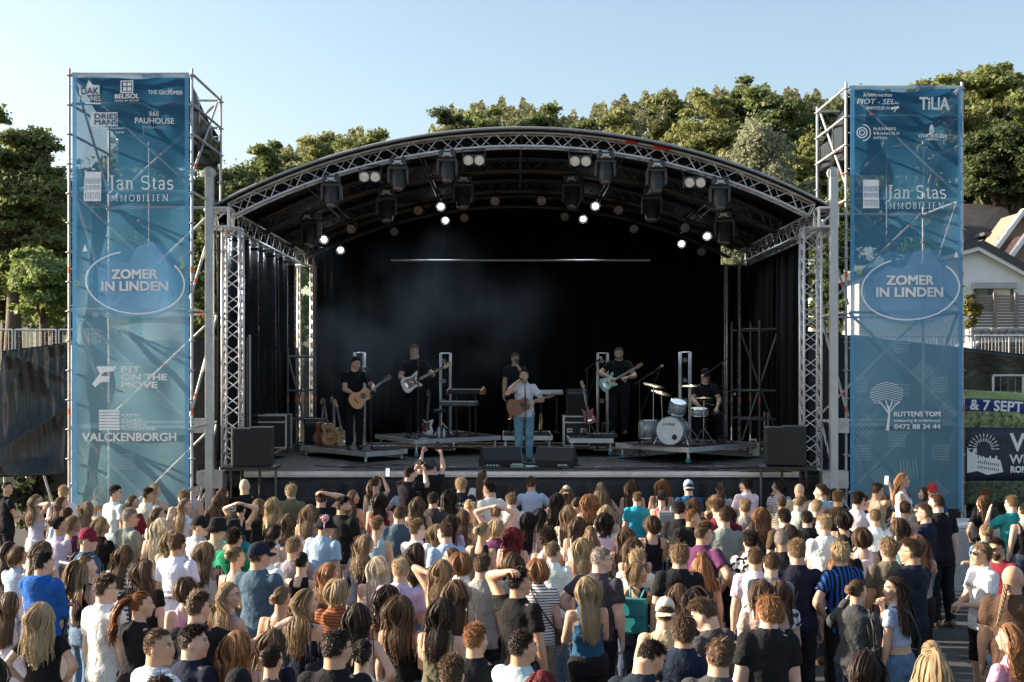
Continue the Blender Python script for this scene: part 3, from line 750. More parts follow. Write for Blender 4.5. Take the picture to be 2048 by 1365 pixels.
# ridge spacers between the arches
for xo in (-3.9, -1.85, 0, 1.85, 3.9):
    x = CX + xo; m = MB(); m.tube((x, SF + .2, arch_z(x) + .06), (x, 30.2, arch_z(x) + .06), .024, 8)
    m.tube((x, SF + .2, arch_z(x) - .12), (x, 30.2, arch_z(x) - .12), .015, 6); m.build("purlin", BLACK, stage)
# side beams and legs
for s_, x in ((-1, XL), (1, XR)):
    truss_axis([(x, SF - .12, 6.31), (x, 25, 6.31), (x, 30.35, 6.31)], lambda t: Vector((0, 0, 1)), 0.30, stage, "side_beam", False, pitch=0.3)
    node = MB(); c = Vector((x, SF - .02, 6.31)); h = .165
    for a in (-h, h):
        for b in (-h, h):
            node.tube(c + Vector((a, b, -h)), c + Vector((a, b, h)), .028, 8); node.tube(c + Vector((-h, a, b)), c + Vector((h, a, b)), .028, 8); node.tube(c + Vector((a, -h, b)), c + Vector((a, h, b)), .028, 8)
    node.tube(c + Vector((-h, -h - .01, -h)), c + Vector((h, -h - .01, h)), .016, 6); node.build("corner_node", ALU, stage)
for (x, Y, z0, sp) in ((-5.03, SF + .2, DECK_Z, True), (5.38, SF + .2, DECK_Z, True), (-5.05, 30.1, DECK_Z, False), (5.38, 30.1, DECK_Z, False)):
    truss_axis([(x, Y, z0 + .02), (x, Y, (z0 + 6.2) / 2), (x, Y, 6.16)], lambda t: Vector((0, 1, 0)), 0.31, stage, "truss_leg", sp, pitch=0.23, xbrace=True, sides="fbtd" if sp else "fb")
# lifting masts with a pulley wheel on top
for s_, x in ((-1, -5.36), (1, 5.70)):
    ms = MB().box((x, SF - .16, (0.9 + 7.02) / 2), (0.135, 0.13, 6.12), bev=.006).build("lift_mast", mat("mast_zinc", (.52, .53, .54), .45, .55, .15, 3), stage)
    w = MB(); w.lathe([(.10, -.025), (.115, -.03), (.085, 0), (.115, .03), (.10, .025)], 20, (x, SF - .16, 7.09), Matrix.Rotation(R(90), 3, 'X')); w.build("pulley", GALV, ms)
    w = MB()
    for sx in (-.062, .062): w.box((x + sx, SF - .16, 7.07), (.012, .12, .16))
    w.tube((x - .07, SF - .16, 7.09), (x + .07, SF - .16, 7.09), .018, 8); w.build("pulley_cheek", ALU, ms)
    MB().box((x + s_ * .15, SF - .16, 2.62), (.24, .06, .26), (0, 0, 0)).build("winch_plate", GALV, ms)
    MB().poly([(x - s_ * .11, SF - .2, 7.0), (x - s_ * .16, SF - .2, 4.5), (x - s_ * .13, SF - .2, 2.0)], .006, 5).build("cable", BLACK, ms)
# curtains
def drape(x0, y0, x1, y1, zb, ztop, folds, amp, name, m=CURTAIN, nv=14, seed=1):
    d = Vector((x1 - x0, y1 - y0, 0)); nrm = Vector((-d.y, d.x, 0)).normalized()
    def fn(u, v):
        a = amp * (1 - .35 * v); w = a * math.sin(u * folds * 6.28 + 1.7 * math.sin(u * 23 + seed)) + .5 * a * math.sin(u * folds * 2.9 + seed)
        z1 = ztop(x0 + d.x * u) if callable(ztop) else ztop
        return (x0 + d.x * u + nrm.x * w, y0 + d.y * u + nrm.y * w, zb + (z1 - zb) * v)
    return sheet(name, fn, int(folds * 8), nv, m, stage, thick=0.004)
drape(-5.0, 30.4, 5.15, 30.4, DECK_Z + .02, lambda x: arch_z(x) + .14, 26, .05, "back_curtain", nv=3)
drape(-5.30, 22.5, -5.26, 29.5, DECK_Z + .02, 6.52, 12, .07, "side_curtain", TARP)
drape(5.85, 24.2, 5.75, 30.2, DECK_Z + .02, 6.5, 12, .06, "side_curtain", CURTAIN)
drape(5.0, 30.28, 5.85, 30.2, DECK_Z + .02, 6.2, 3, .03, "side_curtain", CURTAIN)
for yy in (24.0, 26.2):
    MB().tube((CX - 5.1, yy, 6.3), (CX - 5.1, yy, 6.1), .01, 6).build("curtain_hanger", GALV, stage)
a = P(781, 521, 29.8); b = P(1300, 521, 29.8)
MB().tube(a, b, .022, 8).build("curtain_pipe", mat("white_pipe", (.75, .75, .74), .45), stage)
# tape marks and scuffs on the deck
TAPE = mat("white_tape", (.55, .55, .53), .7)
for (x, y, a) in ((-3.2, 23.2, .3), (-1.1, 22.9, -.5), (1.6, 23.0, .8), (2.9, 22.8, .1), (-2.2, 22.6, 1.2), (.3, 23.4, 0), (3.9, 23.1, -.4)):
    MB().box((x, y, DECK_Z + .004), (.16, .03, .002), (0, 0, a)).build("tape_mark", TAPE, stage)
for i in range(6):
    x = random.uniform(-4, 3); y = random.uniform(22.6, 24.4); pts = [(x + q * .22, y + .25 * math.sin(q * .9 + i) + q * .05 * (i - 3), DECK_Z + .011) for q in range(10)]
    MB().poly(pts, .008, 5).build("stage_cable", BLACKGLOSS, stage)
# cables lying along the deck front
for i in range(7):
    x = random.uniform(-4.5, 2.5); pts = [(x + q * .35, SF + .25 + .14 * math.sin(q * 1.3 + i * 2) + .05 * i, DECK_Z + .012) for q in range(9)]
    MB().poly(pts, .009, 5).build("stage_cable", BLACKGLOSS, stage)

# ------------------------------------------------------------------ scaffold towers
def scaffold_tower(xl, xr, yf, yr, top, label, inner, name="scaffold_tower"):
    root = empty(name, ((xl + xr) / 2, (yf + yr) / 2, 0), 0, label, "scaffold", "scaffold towers beside the stage"); o = root.location
    rr = .0242
    levels = [top - .09, top - .6, 6.63, 4.63, 2.63, .55]
    ros = MB().lathe([(.024, -.018), (.030, -.018), (.030, -.006), (.062, -.005), (.062, .005), (.030, .006), (.030, .018), (.024, .018)], 10).mesh("rosette", GALV)
    for x in (xl, xr):
        for y in (yf, yr):
            p = MB().tube(Vector((x, y, 0.02)) - o, Vector((x, y, top)) - o, rr, 10).build("post", GALV, root)
            z = top - .12
            while z > .3:
                link("rosette", ros, p, Vector((x, y, z)) - o); z -= .5
            for z in (5.3, 2.9): MB().tube(Vector((x, y, z - .05)) - o, Vector((x, y, z + .05)) - o, rr + .002, 10).build("orange_mark", ORANGE, p)
            MB().lathe([(.075, 0.0), (.075, .015), (.02, .02)], 8, Vector((x, y, 0.0)) - o).build("base_plate", GALV, p)
    def tube_part(nm, a, b, mark=None):
        a = Vector(a) - o; b = Vector(b) - o
        t = MB().tube(a, b, rr - .001, 8).build(nm, GALV, root)
        if mark is not None:
            c = a.lerp(b, mark); d = (b - a).normalized() * .045; MB().tube(c - d, c + d, rr + .002, 8).build("orange_mark", ORANGE, t)
    e = .05
    for i, z in enumerate(levels):
        for y in (yf, yr): tube_part("ledger", (xl + e, y, z), (xr - e, y, z), .85 if i % 2 else None)
        for x in (xl, xr): tube_part("ledger", (x, yf + e, z), (x, yr - e, z), .2 if i > 1 else None)
    for x in (xl, xr): tube_part("ledger", (x, yf + e, top - 1.1), (x, yr - e, top - 1.1), .3)
    lv = [top - .1, 6.68, 4.68, 2.68, .6]
    for i in range(4):
        z1, z0 = lv[i], lv[i + 1]
        tube_part("diagonal_brace", (xl + .06, yf + .06, z1 - .05), (xr - .06, yf + .06, z0 + .08), .22)
        tube_part("diagonal_brace", (xr - .06, yr - .05, z1 - .05), (xl + .06, yr - .05, z0 + .08), .5)
        for x in (xl, xr):
            sg = 1 if x == xl else -1; xx = x + .055 * sg
            if x == inner: tube_part("diagonal_brace", (xx, yr - .06, z1 - .05), (xx, yf + .06, z0 + .1), .8)
            else: tube_part("diagonal_brace", (xx, yf + .06, z1 - .05), (xx, yr - .06, z0 + .1), .25)
    # little dark tarpaulin roof with side and back cheeks
    zt = top - .12; zl = top - 1.30
    def rf(u, v): return (xl + .08 + (xr - xl - .16) * u - o.x, yf + .15 + (yr - yf + .05) * v - o.y, zt - .62 * v - .10 * math.sin(v * math.pi) + .03 * math.sin(u * 9) - o.z)
    t = sheet("tarpaulin_roof", rf, 14, 14, TARP, root, thick=.005)
    def bk(u, v): return (xl + .08 + (xr - xl - .16) * u - o.x, yr + .16 + .05 * math.sin(u * 11) * (1 - v) - o.y, zl + (zt - .62 - zl) * v)
    sheet("tarpaulin_back", bk, 20, 8, TARP, t, thick=.005)
    xi = inner + (.07 if inner == xr else -.07) * -1
    def sd(u, v): return (xi + .03 * math.sin(u * 13) - o.x, yf + .35 + (yr - yf - .2) * u - o.y, zl + .04 * u + (zt - .13 - .62 * u - .10 * math.sin(u * math.pi) - zl) * v)
    sheet("tarpaulin_cheek", sd, 16, 10, TARP, t, thick=.005)
    ch = MB(); xm = (xl + xr) / 2; 
    pts = [(xm + .01 * (q % 2) - o.x, (yf + yr) / 2 - o.y, top - .8 - q * .05) for q in range(60)]
    ch.poly(pts, .010, 5); hk = ch.build("hoist_chain", GALV, root)
    MB().box((xm - o.x, 0, top - .9), (.16, .16, .26), bev=.02).build("hoist_motor", ORANGE if False else DARKGREY, hk)
    return root
TL = scaffold_tower(-7.51, -5.43, 20.9, 22.97, 8.72, "scaffold tower carrying the blue banner left of the stage", -5.43)
TR = scaffold_tower(5.94, 8.00, 21.9, 23.97, 8.72, "scaffold tower carrying the blue banner right of the stage", 5.94)
# low scaffold platform inside the right wing, and the left wing
def wing_scaffold(x0, x1, y0, y1, z0, z1, label):
    root = empty("wing_scaffold", ((x0 + x1) / 2, (y0 + y1) / 2, z0), 0, label, "scaffold", "scaffold frames in the stage wings"); o = root.location
    for x in (x0, (x0 + x1) / 2, x1):
        for y in (y0, y1):
            p = MB().tube(Vector((x, y, z0)) - o, Vector((x, y, z1)) - o, .0242, 8).build("post", STEELD, root)
            MB().tube(Vector((x, y, z0 + 1.1)) - o, Vector((x, y, z0 + 1.2)) - o, .0265, 8).build("orange_mark", ORANGE, p)
    for z in (z0 + .15, z0 + .72, z0 + 1.35, z1 - .2):
        for y in (y0, y1): MB().tube(Vector((x0, y, z)) - o, Vector((x1, y, z)) - o, .023, 8).build("ledger", STEELD, root)
    MB().tube(Vector((x0, y0 + .05, z0 + .1)) - o, Vector((x1, y0 + .05, z1 - .2)) - o, .022, 8).build("diagonal_brace", STEELD, root)
    MB().tube(Vector((x0, y0 + .05, z1 - .2)) - o, Vector((x1, y0 + .05, z0 + .3)) - o, .022, 8).build("diagonal_brace", STEELD, root)
wing_scaffold(5.0, 5.85, 27.0, 28.0, DECK_Z, 4.7, "scaffold frame with racks in the right wing")
wing_scaffold(-4.95, -4.5, 27.2, 28.2, DECK_Z, 4.1, "scaffold frame in the dark left wing")

# ------------------------------------------------------------------ printed mesh banners
def banner_mat(name, stops):
    m = bpy.data.materials.new(name); nt, b = nodes_of(m); out = nt.nodes.get("Material Output")
    tc = nt.nodes.new("ShaderNodeTexCoord"); sx = nt.nodes.new("ShaderNodeSeparateXYZ"); nt.links.new(tc.outputs["Generated"], sx.inputs[0])
    rp = nt.nodes.new("ShaderNodeValToRGB"); nt.links.new(sx.outputs[2], rp.inputs[0])
    while len(rp.color_ramp.elements) < len(stops): rp.color_ramp.elements.new(.5)
    for e, (p_, c_) in zip(rp.color_ramp.elements, stops): e.position = p_; e.color = c_ + (1,)
    nt.links.new(rp.outputs[0], b.inputs["Base Color"]); b.inputs["Roughness"].default_value = .9; b.inputs["Specular IOR Level"].default_value = .03
    tl = nt.nodes.new("ShaderNodeBsdfTranslucent"); nt.links.new(rp.outputs[0], tl.inputs[0])
    m1 = nt.nodes.new("ShaderNodeMixShader"); m1.inputs[0].default_value = .48; nt.links.new(b.outputs[0], m1.inputs[1]); nt.links.new(tl.outputs[0], m1.inputs[2])
    tp = nt.nodes.new("ShaderNodeBsdfTransparent"); m2 = nt.nodes.new("ShaderNodeMixShader"); m2.inputs[0].default_value = .27
    nt.links.new(m1.outputs[0], m2.inputs[1]); nt.links.new(tp.outputs[0], m2.inputs[2]); nt.links.new(m2.outputs[0], out.inputs[0])
    return m
BAN = banner_mat("banner_mesh", [(0.0, (.22, .41, .49)), (.25, (.25, .46, .56)), (.45, (.24, .47, .64)), (.62, (.11, .32, .50)), (.8, (.05, .20, .36)), (1.0, (.03, .15, .30))])
def print_mat(name, c, transp, tl=.3):
    m = bpy.data.materials.new(name); nt, b = nodes_of(m); out = nt.nodes.get("Material Output")
    b.inputs["Base Color"].default_value = c + (1,); b.inputs["Roughness"].default_value = .7
    t = nt.nodes.new("ShaderNodeBsdfTranslucent"); t.inputs[0].default_value = c + (1,)
    m1 = nt.nodes.new("ShaderNodeMixShader"); m1.inputs[0].default_value = tl; nt.links.new(b.outputs[0], m1.inputs[1]); nt.links.new(t.outputs[0], m1.inputs[2])
    tp = nt.nodes.new("ShaderNodeBsdfTransparent"); m2 = nt.nodes.new("ShaderNodeMixShader"); m2.inputs[0].default_value = transp
    nt.links.new(m1.outputs[0], m2.inputs[1]); nt.links.new(tp.outputs[0], m2.inputs[2]); nt.links.new(m2.outputs[0], out.inputs[0])
    return m
INK = print_mat("banner_white_ink", (.97, .97, .97), .02, .15); INKF = print_mat("banner_faint_ink", (.55, .68, .74), .55)
SKYB = print_mat("banner_sky_blue", (.16, .46, .74), .45); PALEB = print_mat("banner_pale_blue", (.34, .60, .82), .45)
GREENI = print_mat("banner_green_ink", (.33, .60, .30), .2); REDI = print_mat("banner_red_ink", (.55, .16, .15), .2); BLUEI = print_mat("banner_blue_ink", (.05, .17, .33), .1)

CLOTHS = []
def mesh_banner(px0, px1, py0, py1, Y, label):
    a = P(px0, py0, Y); b = P(px1, py1, Y)
    root = empty("mesh_banner", ((a.x + b.x) / 2, Y, b.z), 0, label, "banner", "tall printed mesh banners"); o = root.location
    W = b.x - a.x; H = a.z - b.z
    def fn(u, v):
        e = min(1, u * 6, (1 - u) * 6); 
        return (a.x + W * u - o.x, -.01 + e * (.014 * math.sin(v * 26 + u * 4) * math.sin(u * 7 + v * 9) + .013 * math.sin(u * 11 + v * 31 + 2 * math.sin(v * 17)) + .018 * math.sin(u * 9 - v * 14)), H * v)
    sheet("banner_cloth", fn, 40, 130, BAN, root); CLOTHS.append((root, fn, a.x - o.x, W, H))
    for x in (a.x + .035, b.x - .035):
        MB().box((x - o.x, -.032, H / 2), (.07, .004, H)).build("edge_hem", SKYB, root)
    MB().box((0, -.034, H - .03), (W, .004, .06)).build("edge_hem", INKF, root)
    for k in range(12):
        for x in (a.x - .03, b.x + .03): MB().tube((x - o.x, -.02, .3 + (H - .5) * k / 11), (x - o.x + (.07 if x < 0 + a.x else -.07), .0, .3 + (H - .5) * k / 11), .006, 5).build("cable_tie", INK, root)
    return root
D_INK = -.115
class Art:
    def __init__(s, root, Y): s.root = root; s.Y = Y; s.s = S(Y); s.o = root.location; s.n = 0; s.acc = None
    def at(s, px, py, d=0.0): v = P(px, py, s.Y) - s.o; return Vector((v.x, D_INK - d, v.z))
    def txt(s, body, px, py, cap, m=INK, bold=0.0, xs=1.0, align='LEFT', width=None, shear=0, spacing=1.0):
        """cap: capital height in photo pixels; py the base line"""
        o = text("lettering", body, cap / s.s / 0.70, s.at(px, py, .004), (R(90), 0, 0), s.root, m, bold, xs, align, shear, spacing)
        if width:
            bpy.context.view_layer.update(); w = max(1e-4, o.dimensions.x / max(1e-6, o.scale.x)); o.scale.x = (width / s.s) / w
        return o
    def shape(s, pts, m, name="emblem", d=0.002, px=0, py=0):
        if s.acc is not None:
            s.n += 1; d += .00012 * s.n; s.acc.add([s.at(px + x, py + y, d) for x, y in pts], [tuple(range(len(pts)))]); return
        mb = MB(); mb.add([s.at(px + x, py + y, d) for x, y in pts], [tuple(range(len(pts)))]); return mb.build(name, m, s.root)
    def rect(s, x0, y0, x1, y1, m, name="emblem", d=.002): return s.shape([(x0, y1), (x1, y1), (x1, y0), (x0, y0)], m, name, d)
    def rects(s, lst, m, name="emblem", d=.002):
        mb = MB()
        for (x0, y0, x1, y1) in lst: mb.add([s.at(x0, y1, d), s.at(x1, y1, d), s.at(x1, y0, d), s.at(x0, y0, d)], [(0, 1, 2, 3)])
        return mb.build(name, m, s.root)
    def stroke(s, pts, w, m, name="emblem_line", d=.003):
        mb = MB(); vs = []; fs = []
        if s.acc is not None: mb = s.acc; s.n += 1; d += .00012 * s.n
        V = [s.at(x, y, d) for x, y in pts]
        for i, p in enumerate(V):
            t = (V[min(i + 1, len(V) - 1)] - V[max(i - 1, 0)]).normalized(); n = Vector((-t.z, 0, t.x)) * (w / s.s / 2)
            vs += [p + n, p - n]
        for i in range(len(V) - 1): fs.append((2 * i, 2 * i + 1, 2 * i + 3, 2 * i + 2))
        mb.add(vs, fs); return mb.build(name, m, s.root) if s.acc is None else None
    def group(s, name, m, fn):
        s.acc = MB(); s.n = 0; fn(); s.acc.build(name, m, s.root); s.acc = None
def lay_prints():
    """every printed piece follows the waves of its banner, a few millimetres in front of the cloth"""
    for root, fn, x0, W, H in CLOTHS:
        for ch in root.children:
            if ch.type != 'MESH' or ch.name.split('.')[0] in ('banner_cloth', 'edge_hem', 'cable_tie'): continue
            bm = bmesh.new(); bm.from_mesh(ch.data)
            for f in bm.faces: f.smooth = False
            if ch.name.startswith('lettering'): passes = 0
            else: passes = 9; bmesh.ops.triangulate(bm, faces=[f for f in bm.faces if len(f.verts) > 3], ngon_method='EAR_CLIP')
            for _ in range(passes):
                le = [e for e in bm.edges if e.calc_length() > .10]
                if not le: break
                bmesh.ops.subdivide_edges(bm, edges=le, cuts=1); bmesh.ops.triangulate(bm, faces=[f for f in bm.faces if len(f.verts) > 3])
            M = ch.matrix_basis.copy(); Mi = M.inverted()
            for v in bm.verts:
                p = M @ v.co; u = min(1, max(0, (p.x - x0) / W)); w = min(1, max(0, p.z / H)); p.y = fn(u, w)[1] - .042 + (p.y - D_INK) * 2.6; v.co = Mi @ p
            bm.to_mesh(ch.data); bm.free(); ch.data.update()
def ell(cx, cy, rx, ry, a0=0, a1=360, n=48, rot=0):
    out = []
    for i in range(n + 1):
        a = R(a0 + (a1 - a0) * i / n); x, y = rx * math.cos(a), ry * math.sin(a); c, s_ = math.cos(R(rot)), math.sin(R(rot))
        out.append((cx + x * c - y * s_, cy + x * s_ + y * c))
    return out
# serif capitals and small letters for the estate agent's name, drawn as strokes with feet
def serif_word(A, word, px, base, cap, m=INK, adv_scale=1.0):
    A.group('lettering', m, lambda: serif_glyphs(A, word, px, base, cap, m, adv_scale))
def serif_glyphs(A, word, px, base, cap, m, adv_scale):
    xh = cap * .66; x = px
    def V_(x0, y0, y1, w): A.rect(x0 - w / 2, base - y1, x0 + w / 2, base - y0, m, "letter_stem", .004)
    def H_(x0, x1, y, w): A.rect(x0, base - y - w / 2, x1, base - y + w / 2, m, "letter_serif", .0045)
    tw, th = cap * .13, cap * .05
    for ch in word:
        if ch == 'J':
            V_(x + cap * .22, 0, cap, tw); H_(x + cap * .06, x + cap * .38, cap - th / 2, th); A.stroke([(x + cap * .22, base - cap * .1), (x + cap * .20, base + cap * .1), (x + cap * .10, base + cap * .22), (x - cap * .05, base + cap * .22)], tw * .8, m, "letter_stem", .004); x += cap * .50
        elif ch == 'a':
            V_(x + cap * .40, 0, xh * .8, tw * .9); A.stroke(ell(x + cap * .22, base - xh * .72, cap * .19, xh * .27, 195, 365, 12), tw * .75, m, "letter_stem", .004); A.stroke(ell(x + cap * .23, base - xh * .28, cap * .17, xh * .28, 0, 360, 20), tw * .7, m, "letter_stem", .004); H_(x + cap * .36, x + cap * .52, th / 2, th); x += cap * .60
        elif ch == 'n':
            V_(x + cap * .12, 0, xh, tw * .9); V_(x + cap * .46, 0, xh * .7, tw * .9); A.stroke(ell(x + cap * .30, base - xh * .68, cap * .16, xh * .27, 190, 360, 12), tw * .7, m, "letter_stem", .004); H_(x + cap * .0, x + cap * .24, th / 2, th); H_(x + cap * .34, x + cap * .58, th / 2, th); H_(x, x + cap * .14, xh - th / 2, th); x += cap * .68
        elif ch == 's' or ch == 'S':
            h = xh if ch == 's' else cap; w = h * .27
            A.stroke(ell(x + w * 1.25, base - h * .74, w, h * .24, -30, -270, 14) + ell(x + w * 1.25, base - h * .26, w * 1.1, h * .25, -90, 150, 14), tw * .8, m, "letter_stem", .004); x += w * 2 + cap * .22
        elif ch == 't':
            V_(x + cap * .16, cap * .12, cap * .84, tw * .9); H_(x, x + cap * .34, xh - th / 2, th); A.stroke(ell(x + cap * .26, base - cap * .13, cap * .10, cap * .11, 180, 20, 8), tw * .7, m, "letter_stem", .004); x += cap * .44
        elif ch == 'I':
            V_(x + cap * .16, 0, cap, tw); H_(x, x + cap * .32, th / 2, th); H_(x, x + cap * .32, cap - th / 2, th); x += cap * .46
        elif ch == 'M':
            V_(x + cap * .14, 0, cap, tw * .6); V_(x + cap * .86, 0, cap, tw); A.stroke([(x + cap * .14, base - cap), (x + cap * .5, base - cap * .1), (x + cap * .86, base - cap)], tw * .8, m, "letter_stem", .004); H_(x, x + cap * .28, th / 2, th); H_(x + cap * .7, x + cap * 1.02, th / 2, th); x += cap * 1.14
        elif ch == 'O':
            A.stroke(ell(x + cap * .42, base - cap * .5, cap * .38, cap * .47, 0, 360, 30), tw * .85, m, "letter_stem", .004); x += cap * .96
        elif ch == 'B':
            V_(x + cap * .14, 0, cap, tw); A.stroke([(x + cap * .14, base - cap * .97)] + ell(x + cap * .26, base - cap * .74, cap * .22, cap * .23, -90, 90, 10) + ell(x + cap * .28, base - cap * .27, cap * .26, cap * .25, -90, 90, 10) + [(x + cap * .14, base - cap * .02)], tw * .8, m, "letter_stem", .004); x += cap * .70
        elif ch == 'L':
            V_(x + cap * .14, 0, cap, tw); H_(x, x + cap * .56, th / 2, th); H_(x, x + cap * .30, cap - th / 2, th); A.rect(x + cap * .52, base - cap * .22, x + cap * .57, base, m, "letter_serif", .004); x += cap * .70
        elif ch == 'E':
            V_(x + cap * .14, 0, cap, tw); H_(x, x + cap * .56, th / 2, th); H_(x, x + cap * .54, cap - th / 2, th); H_(x + cap * .14, x + cap * .44, cap * .52, th); x += cap * .70
        elif ch == 'N':
            V_(x + cap * .14, 0, cap, tw * .6); V_(x + cap * .76, 0, cap, tw * .6); A.stroke([(x + cap * .12, base - cap), (x + cap * .76, base - 0)], tw, m, "letter_stem", .004); H_(x, x + cap * .28, th / 2, th); H_(x + cap * .62, x + cap * .9, cap - th / 2, th); H_(x, x + cap * .14, cap - th / 2, th); x += cap * 1.02
        elif ch == ' ': x += cap * .34
        x += cap * (adv_scale - 1) * .5
def townhouse(A, x0, y0, x1, y1):
    w = x1 - x0; h = y1 - y0; A.shape([(x0, y1), (x1, y1), (x1 - w * .02, y0 + h * .02), (x0 + w * .03, y0)], INK, "house_emblem", .002)
    L = []
    for r_ in (0.28, .48):
        for c in range(4):
            a = x0 + w * (.08 + .23 * c); b = y0 + h * r_; L += [(a, b, a + w * .15, b + h * .14)]
    for c in range(3): L += [(x0 + w * (.1 + .3 * c), y0 + h * .72, x0 + w * (.3 + .3 * c), y0 + h * .93)]
    for q in L: pass
    A.rects([(a, b, a + .8, d_) for a, b, c, d_ in L] + [(c, b, c + .8, d_) for a, b, c, d_ in L] + [(a, b, c, b + .8) for a, b, c, d_ in L] + [((a + c) / 2, b, (a + c) / 2 + .6, d_) for a, b, c, d_ in L] + [(x0 + w * .03, y0 + h * .24, x1 - w * .03, y0 + h * .25)], BLUEI, "emblem_windows", .004)
def zomer(A, cx, cy, sgn):
    # blue blobs, hand drawn ring, confetti
    A.shape([(cx + x, cy + y) for x, y in [(-88, 10), (-80, -32), (-40, -58), (0, -52), (20, -60), (60, -62), (86, -30), (100, 20), (84, 66), (30, 92), (-40, 84), (-80, 54)]][::-1], SKYB, "blue_blob", -.006)
    A.shape([(cx + x, cy + y) for x, y in [(-66, 18), (-70, -8), (-40, -30), (-10, -22), (10, -56), (40, -66), (66, -30), (72, 26), (50, 70), (-6, 84), (-50, 64)]][::-1], PALEB, "pale_blob", -.003)
    A.stroke(ell(cx + 4, cy + 16, 98, 62, -40, 250, 60, 4 * sgn), 3.2, INK, "hand_drawn_ring", .000)
    d = [(cx + sgn * (-60 + 6 * i + 3 * (j % 2)) + 2 * j, cy - 62 - 5 * j - 10 * math.sin(i / 14 * 3.14) + 18 * (abs(i - 8) / 8) ** 2) for j in range(4) for i in range(15)]
    A.rects([(x, y, x + 2.2, y + 2) for x, y in d], GREENI, "confetti_dots", .001)["kind"] = "stuff"
    d = [(cx - 30 + 6 * i + 3 * (j % 2), cy + 82 + 5 * j) for j in range(4) for i in range(10 - j)]
    A.rects([(x, y, x + 2.2, y + 2) for x, y in d], GREENI, "confetti_dots", .001)["kind"] = "stuff"
    A.shape(ell(cx + sgn * 99, cy - 18, 6, 6, 0, 330, 11)[::-1], GREENI, "green_dot", .004); A.stroke(ell(cx - sgn * 112, cy + 18, 5, 5, 0, 360, 14), 2, GREENI, "green_ring", .004)
    A.stroke([(cx + 6 * sgn + (2 if i % 2 else -2), cy - 88 + i * 3.6) for i in range(7)], 1.6, GREENI, "zigzag", .004)
    A.shape([(cx - sgn * 100, cy - 46), (cx - sgn * 90, cy - 46), (cx - sgn * 95, cy - 60)][::-1], INK, "triangle", .004)
    A.shape(ell(cx - sgn * 75, cy + 80, 7, 5, 0, 330, 11)[::-1], INKF, "pale_spot", .004)
    A.txt("ZOMER", cx + 3, cy + 8, 18, INK, .007, 1.1, 'CENTER', 92)
    A.txt("IN LINDEN", cx + 3, cy + 32, 18, INK, .007, 1.1, 'CENTER', 132)
def hatch(A, px, py, w, n, gap, ang=0, m=None):
    A.group('hatch_lines', INKF, lambda: hatch_(A, px, py, w, n, gap, ang))
def hatch_(A, px, py, w, n, gap, ang=0):
    for i in range(n):
        c, s_ = math.cos(R(ang)), math.sin(R(ang)); x0, y0 = px - s_ * i * gap, py + c * i * gap
        A.stroke([(x0, y0), (x0 + c * w, y0 + s_ * w)], 2.2, INKF, "hatch_line", -.012)

BL = mesh_banner(146, 379, 150, 1012, 20.83, "tall blue mesh banner with ZOMER IN LINDEN left of the stage"); A = Art(BL, 20.83)
# top sponsors
A.shape([(161, 192), (161, 181), (173, 181), (180, 162), (188, 172), (201, 172), (201, 192)], INK, "roof_emblem"); A.txt("DAK", 164, 191, 14, BLUEI, .0015, 1, 'LEFT', 34)
A.txt("HANNES", 160, 204, 10, INK, .001, 1, 'LEFT', 42); A.rect(173, 207, 203, 210, INK)
A.stroke([(244, 187), (244, 164), (268, 164), (268, 187), (244, 187)], 3, INK); A.rects([(248, 167, 255, 174), (257, 167, 265, 174), (248, 176, 255, 184), (257, 176, 265, 184)], INK)
A.txt("BELISOL", 231, 199, 9, INK, .003, 1, 'LEFT', 49); A.txt("ramen en deuren", 231, 205, 4.5, INK, 0, 1, 'LEFT', 49)
A.txt("THE GROOMER", 299, 191, 8, INK, .0015, 1, 'LEFT', 68); A.stroke([(338, 179), (345, 188)], 1.3, INK); A.stroke([(346, 179), (338, 188)], 1.3, INK)
A.rect(183, 226, 237, 254, INK); A.txt("DRIES", 190, 239, 10.5, BLUEI, .001, 1, 'LEFT', 45); A.txt("MANS", 190, 251, 10.5, BLUEI, .001, 1, 'LEFT', 45)
A.txt("Sanitair & Keukens", 189, 260, 5, INK, 0, 1, 'LEFT', 61); A.txt("a la carte", 217, 268, 5, INK, 0, 1, 'LEFT', 33)
A.txt("B&B", 301, 234, 9, INK, 0, .7, 'LEFT', 18); A.txt("PAUHOUSE", 272, 249, 11.5, INK, .0015, 1, 'LEFT', 76); A.txt("BENODE & BALANCE", 287, 259, 5, INKF, 0, 1, 'LEFT', 46)
townhouse(A, 170, 344, 205, 404); serif_word(A, "Jan Stas", 221, 380, 27, INK, 1.10); serif_word(A, "IMMOBILIEN", 216, 404, 13, INK, 1.42); A.rect(169, 415.5, 351, 417, REDI)
zomer(A, 268, 550, 1)
for (x, y, w, n) in ((315, 665, 48, 6), (150, 720, 26, 6), (215, 780, 42, 6), (150, 900, 26, 6), (320, 880, 44, 6), (230, 910, 40, 6)): hatch(A, x, y, w, n, 5.5)
for (x, y, a_) in ((330, 770, 50), (260, 860, -45), (190, 940, 40)): hatch(A, x, y, 40, 6, 6, a_)
A.shape([(187, 768), (203, 748), (196, 734), (200, 733), (235, 733), (230, 743), (212, 745), (205, 752), (222, 753), (222, 764), (205, 765), (193, 775)], INK, "bolt_emblem")
A.txt("FIT", 243, 745, 12, INK, .005, 1, 'LEFT', 38); A.txt("ON THE", 244, 760.5, 12, INK, .005, 1, 'LEFT', 91); A.txt("MOVE", 244, 776, 12, INK, .005, 1, 'LEFT', 70)
A.rects([(200, 820 + 6 * i, 241, 824.4 + 6 * i) for i in range(7)], INK)
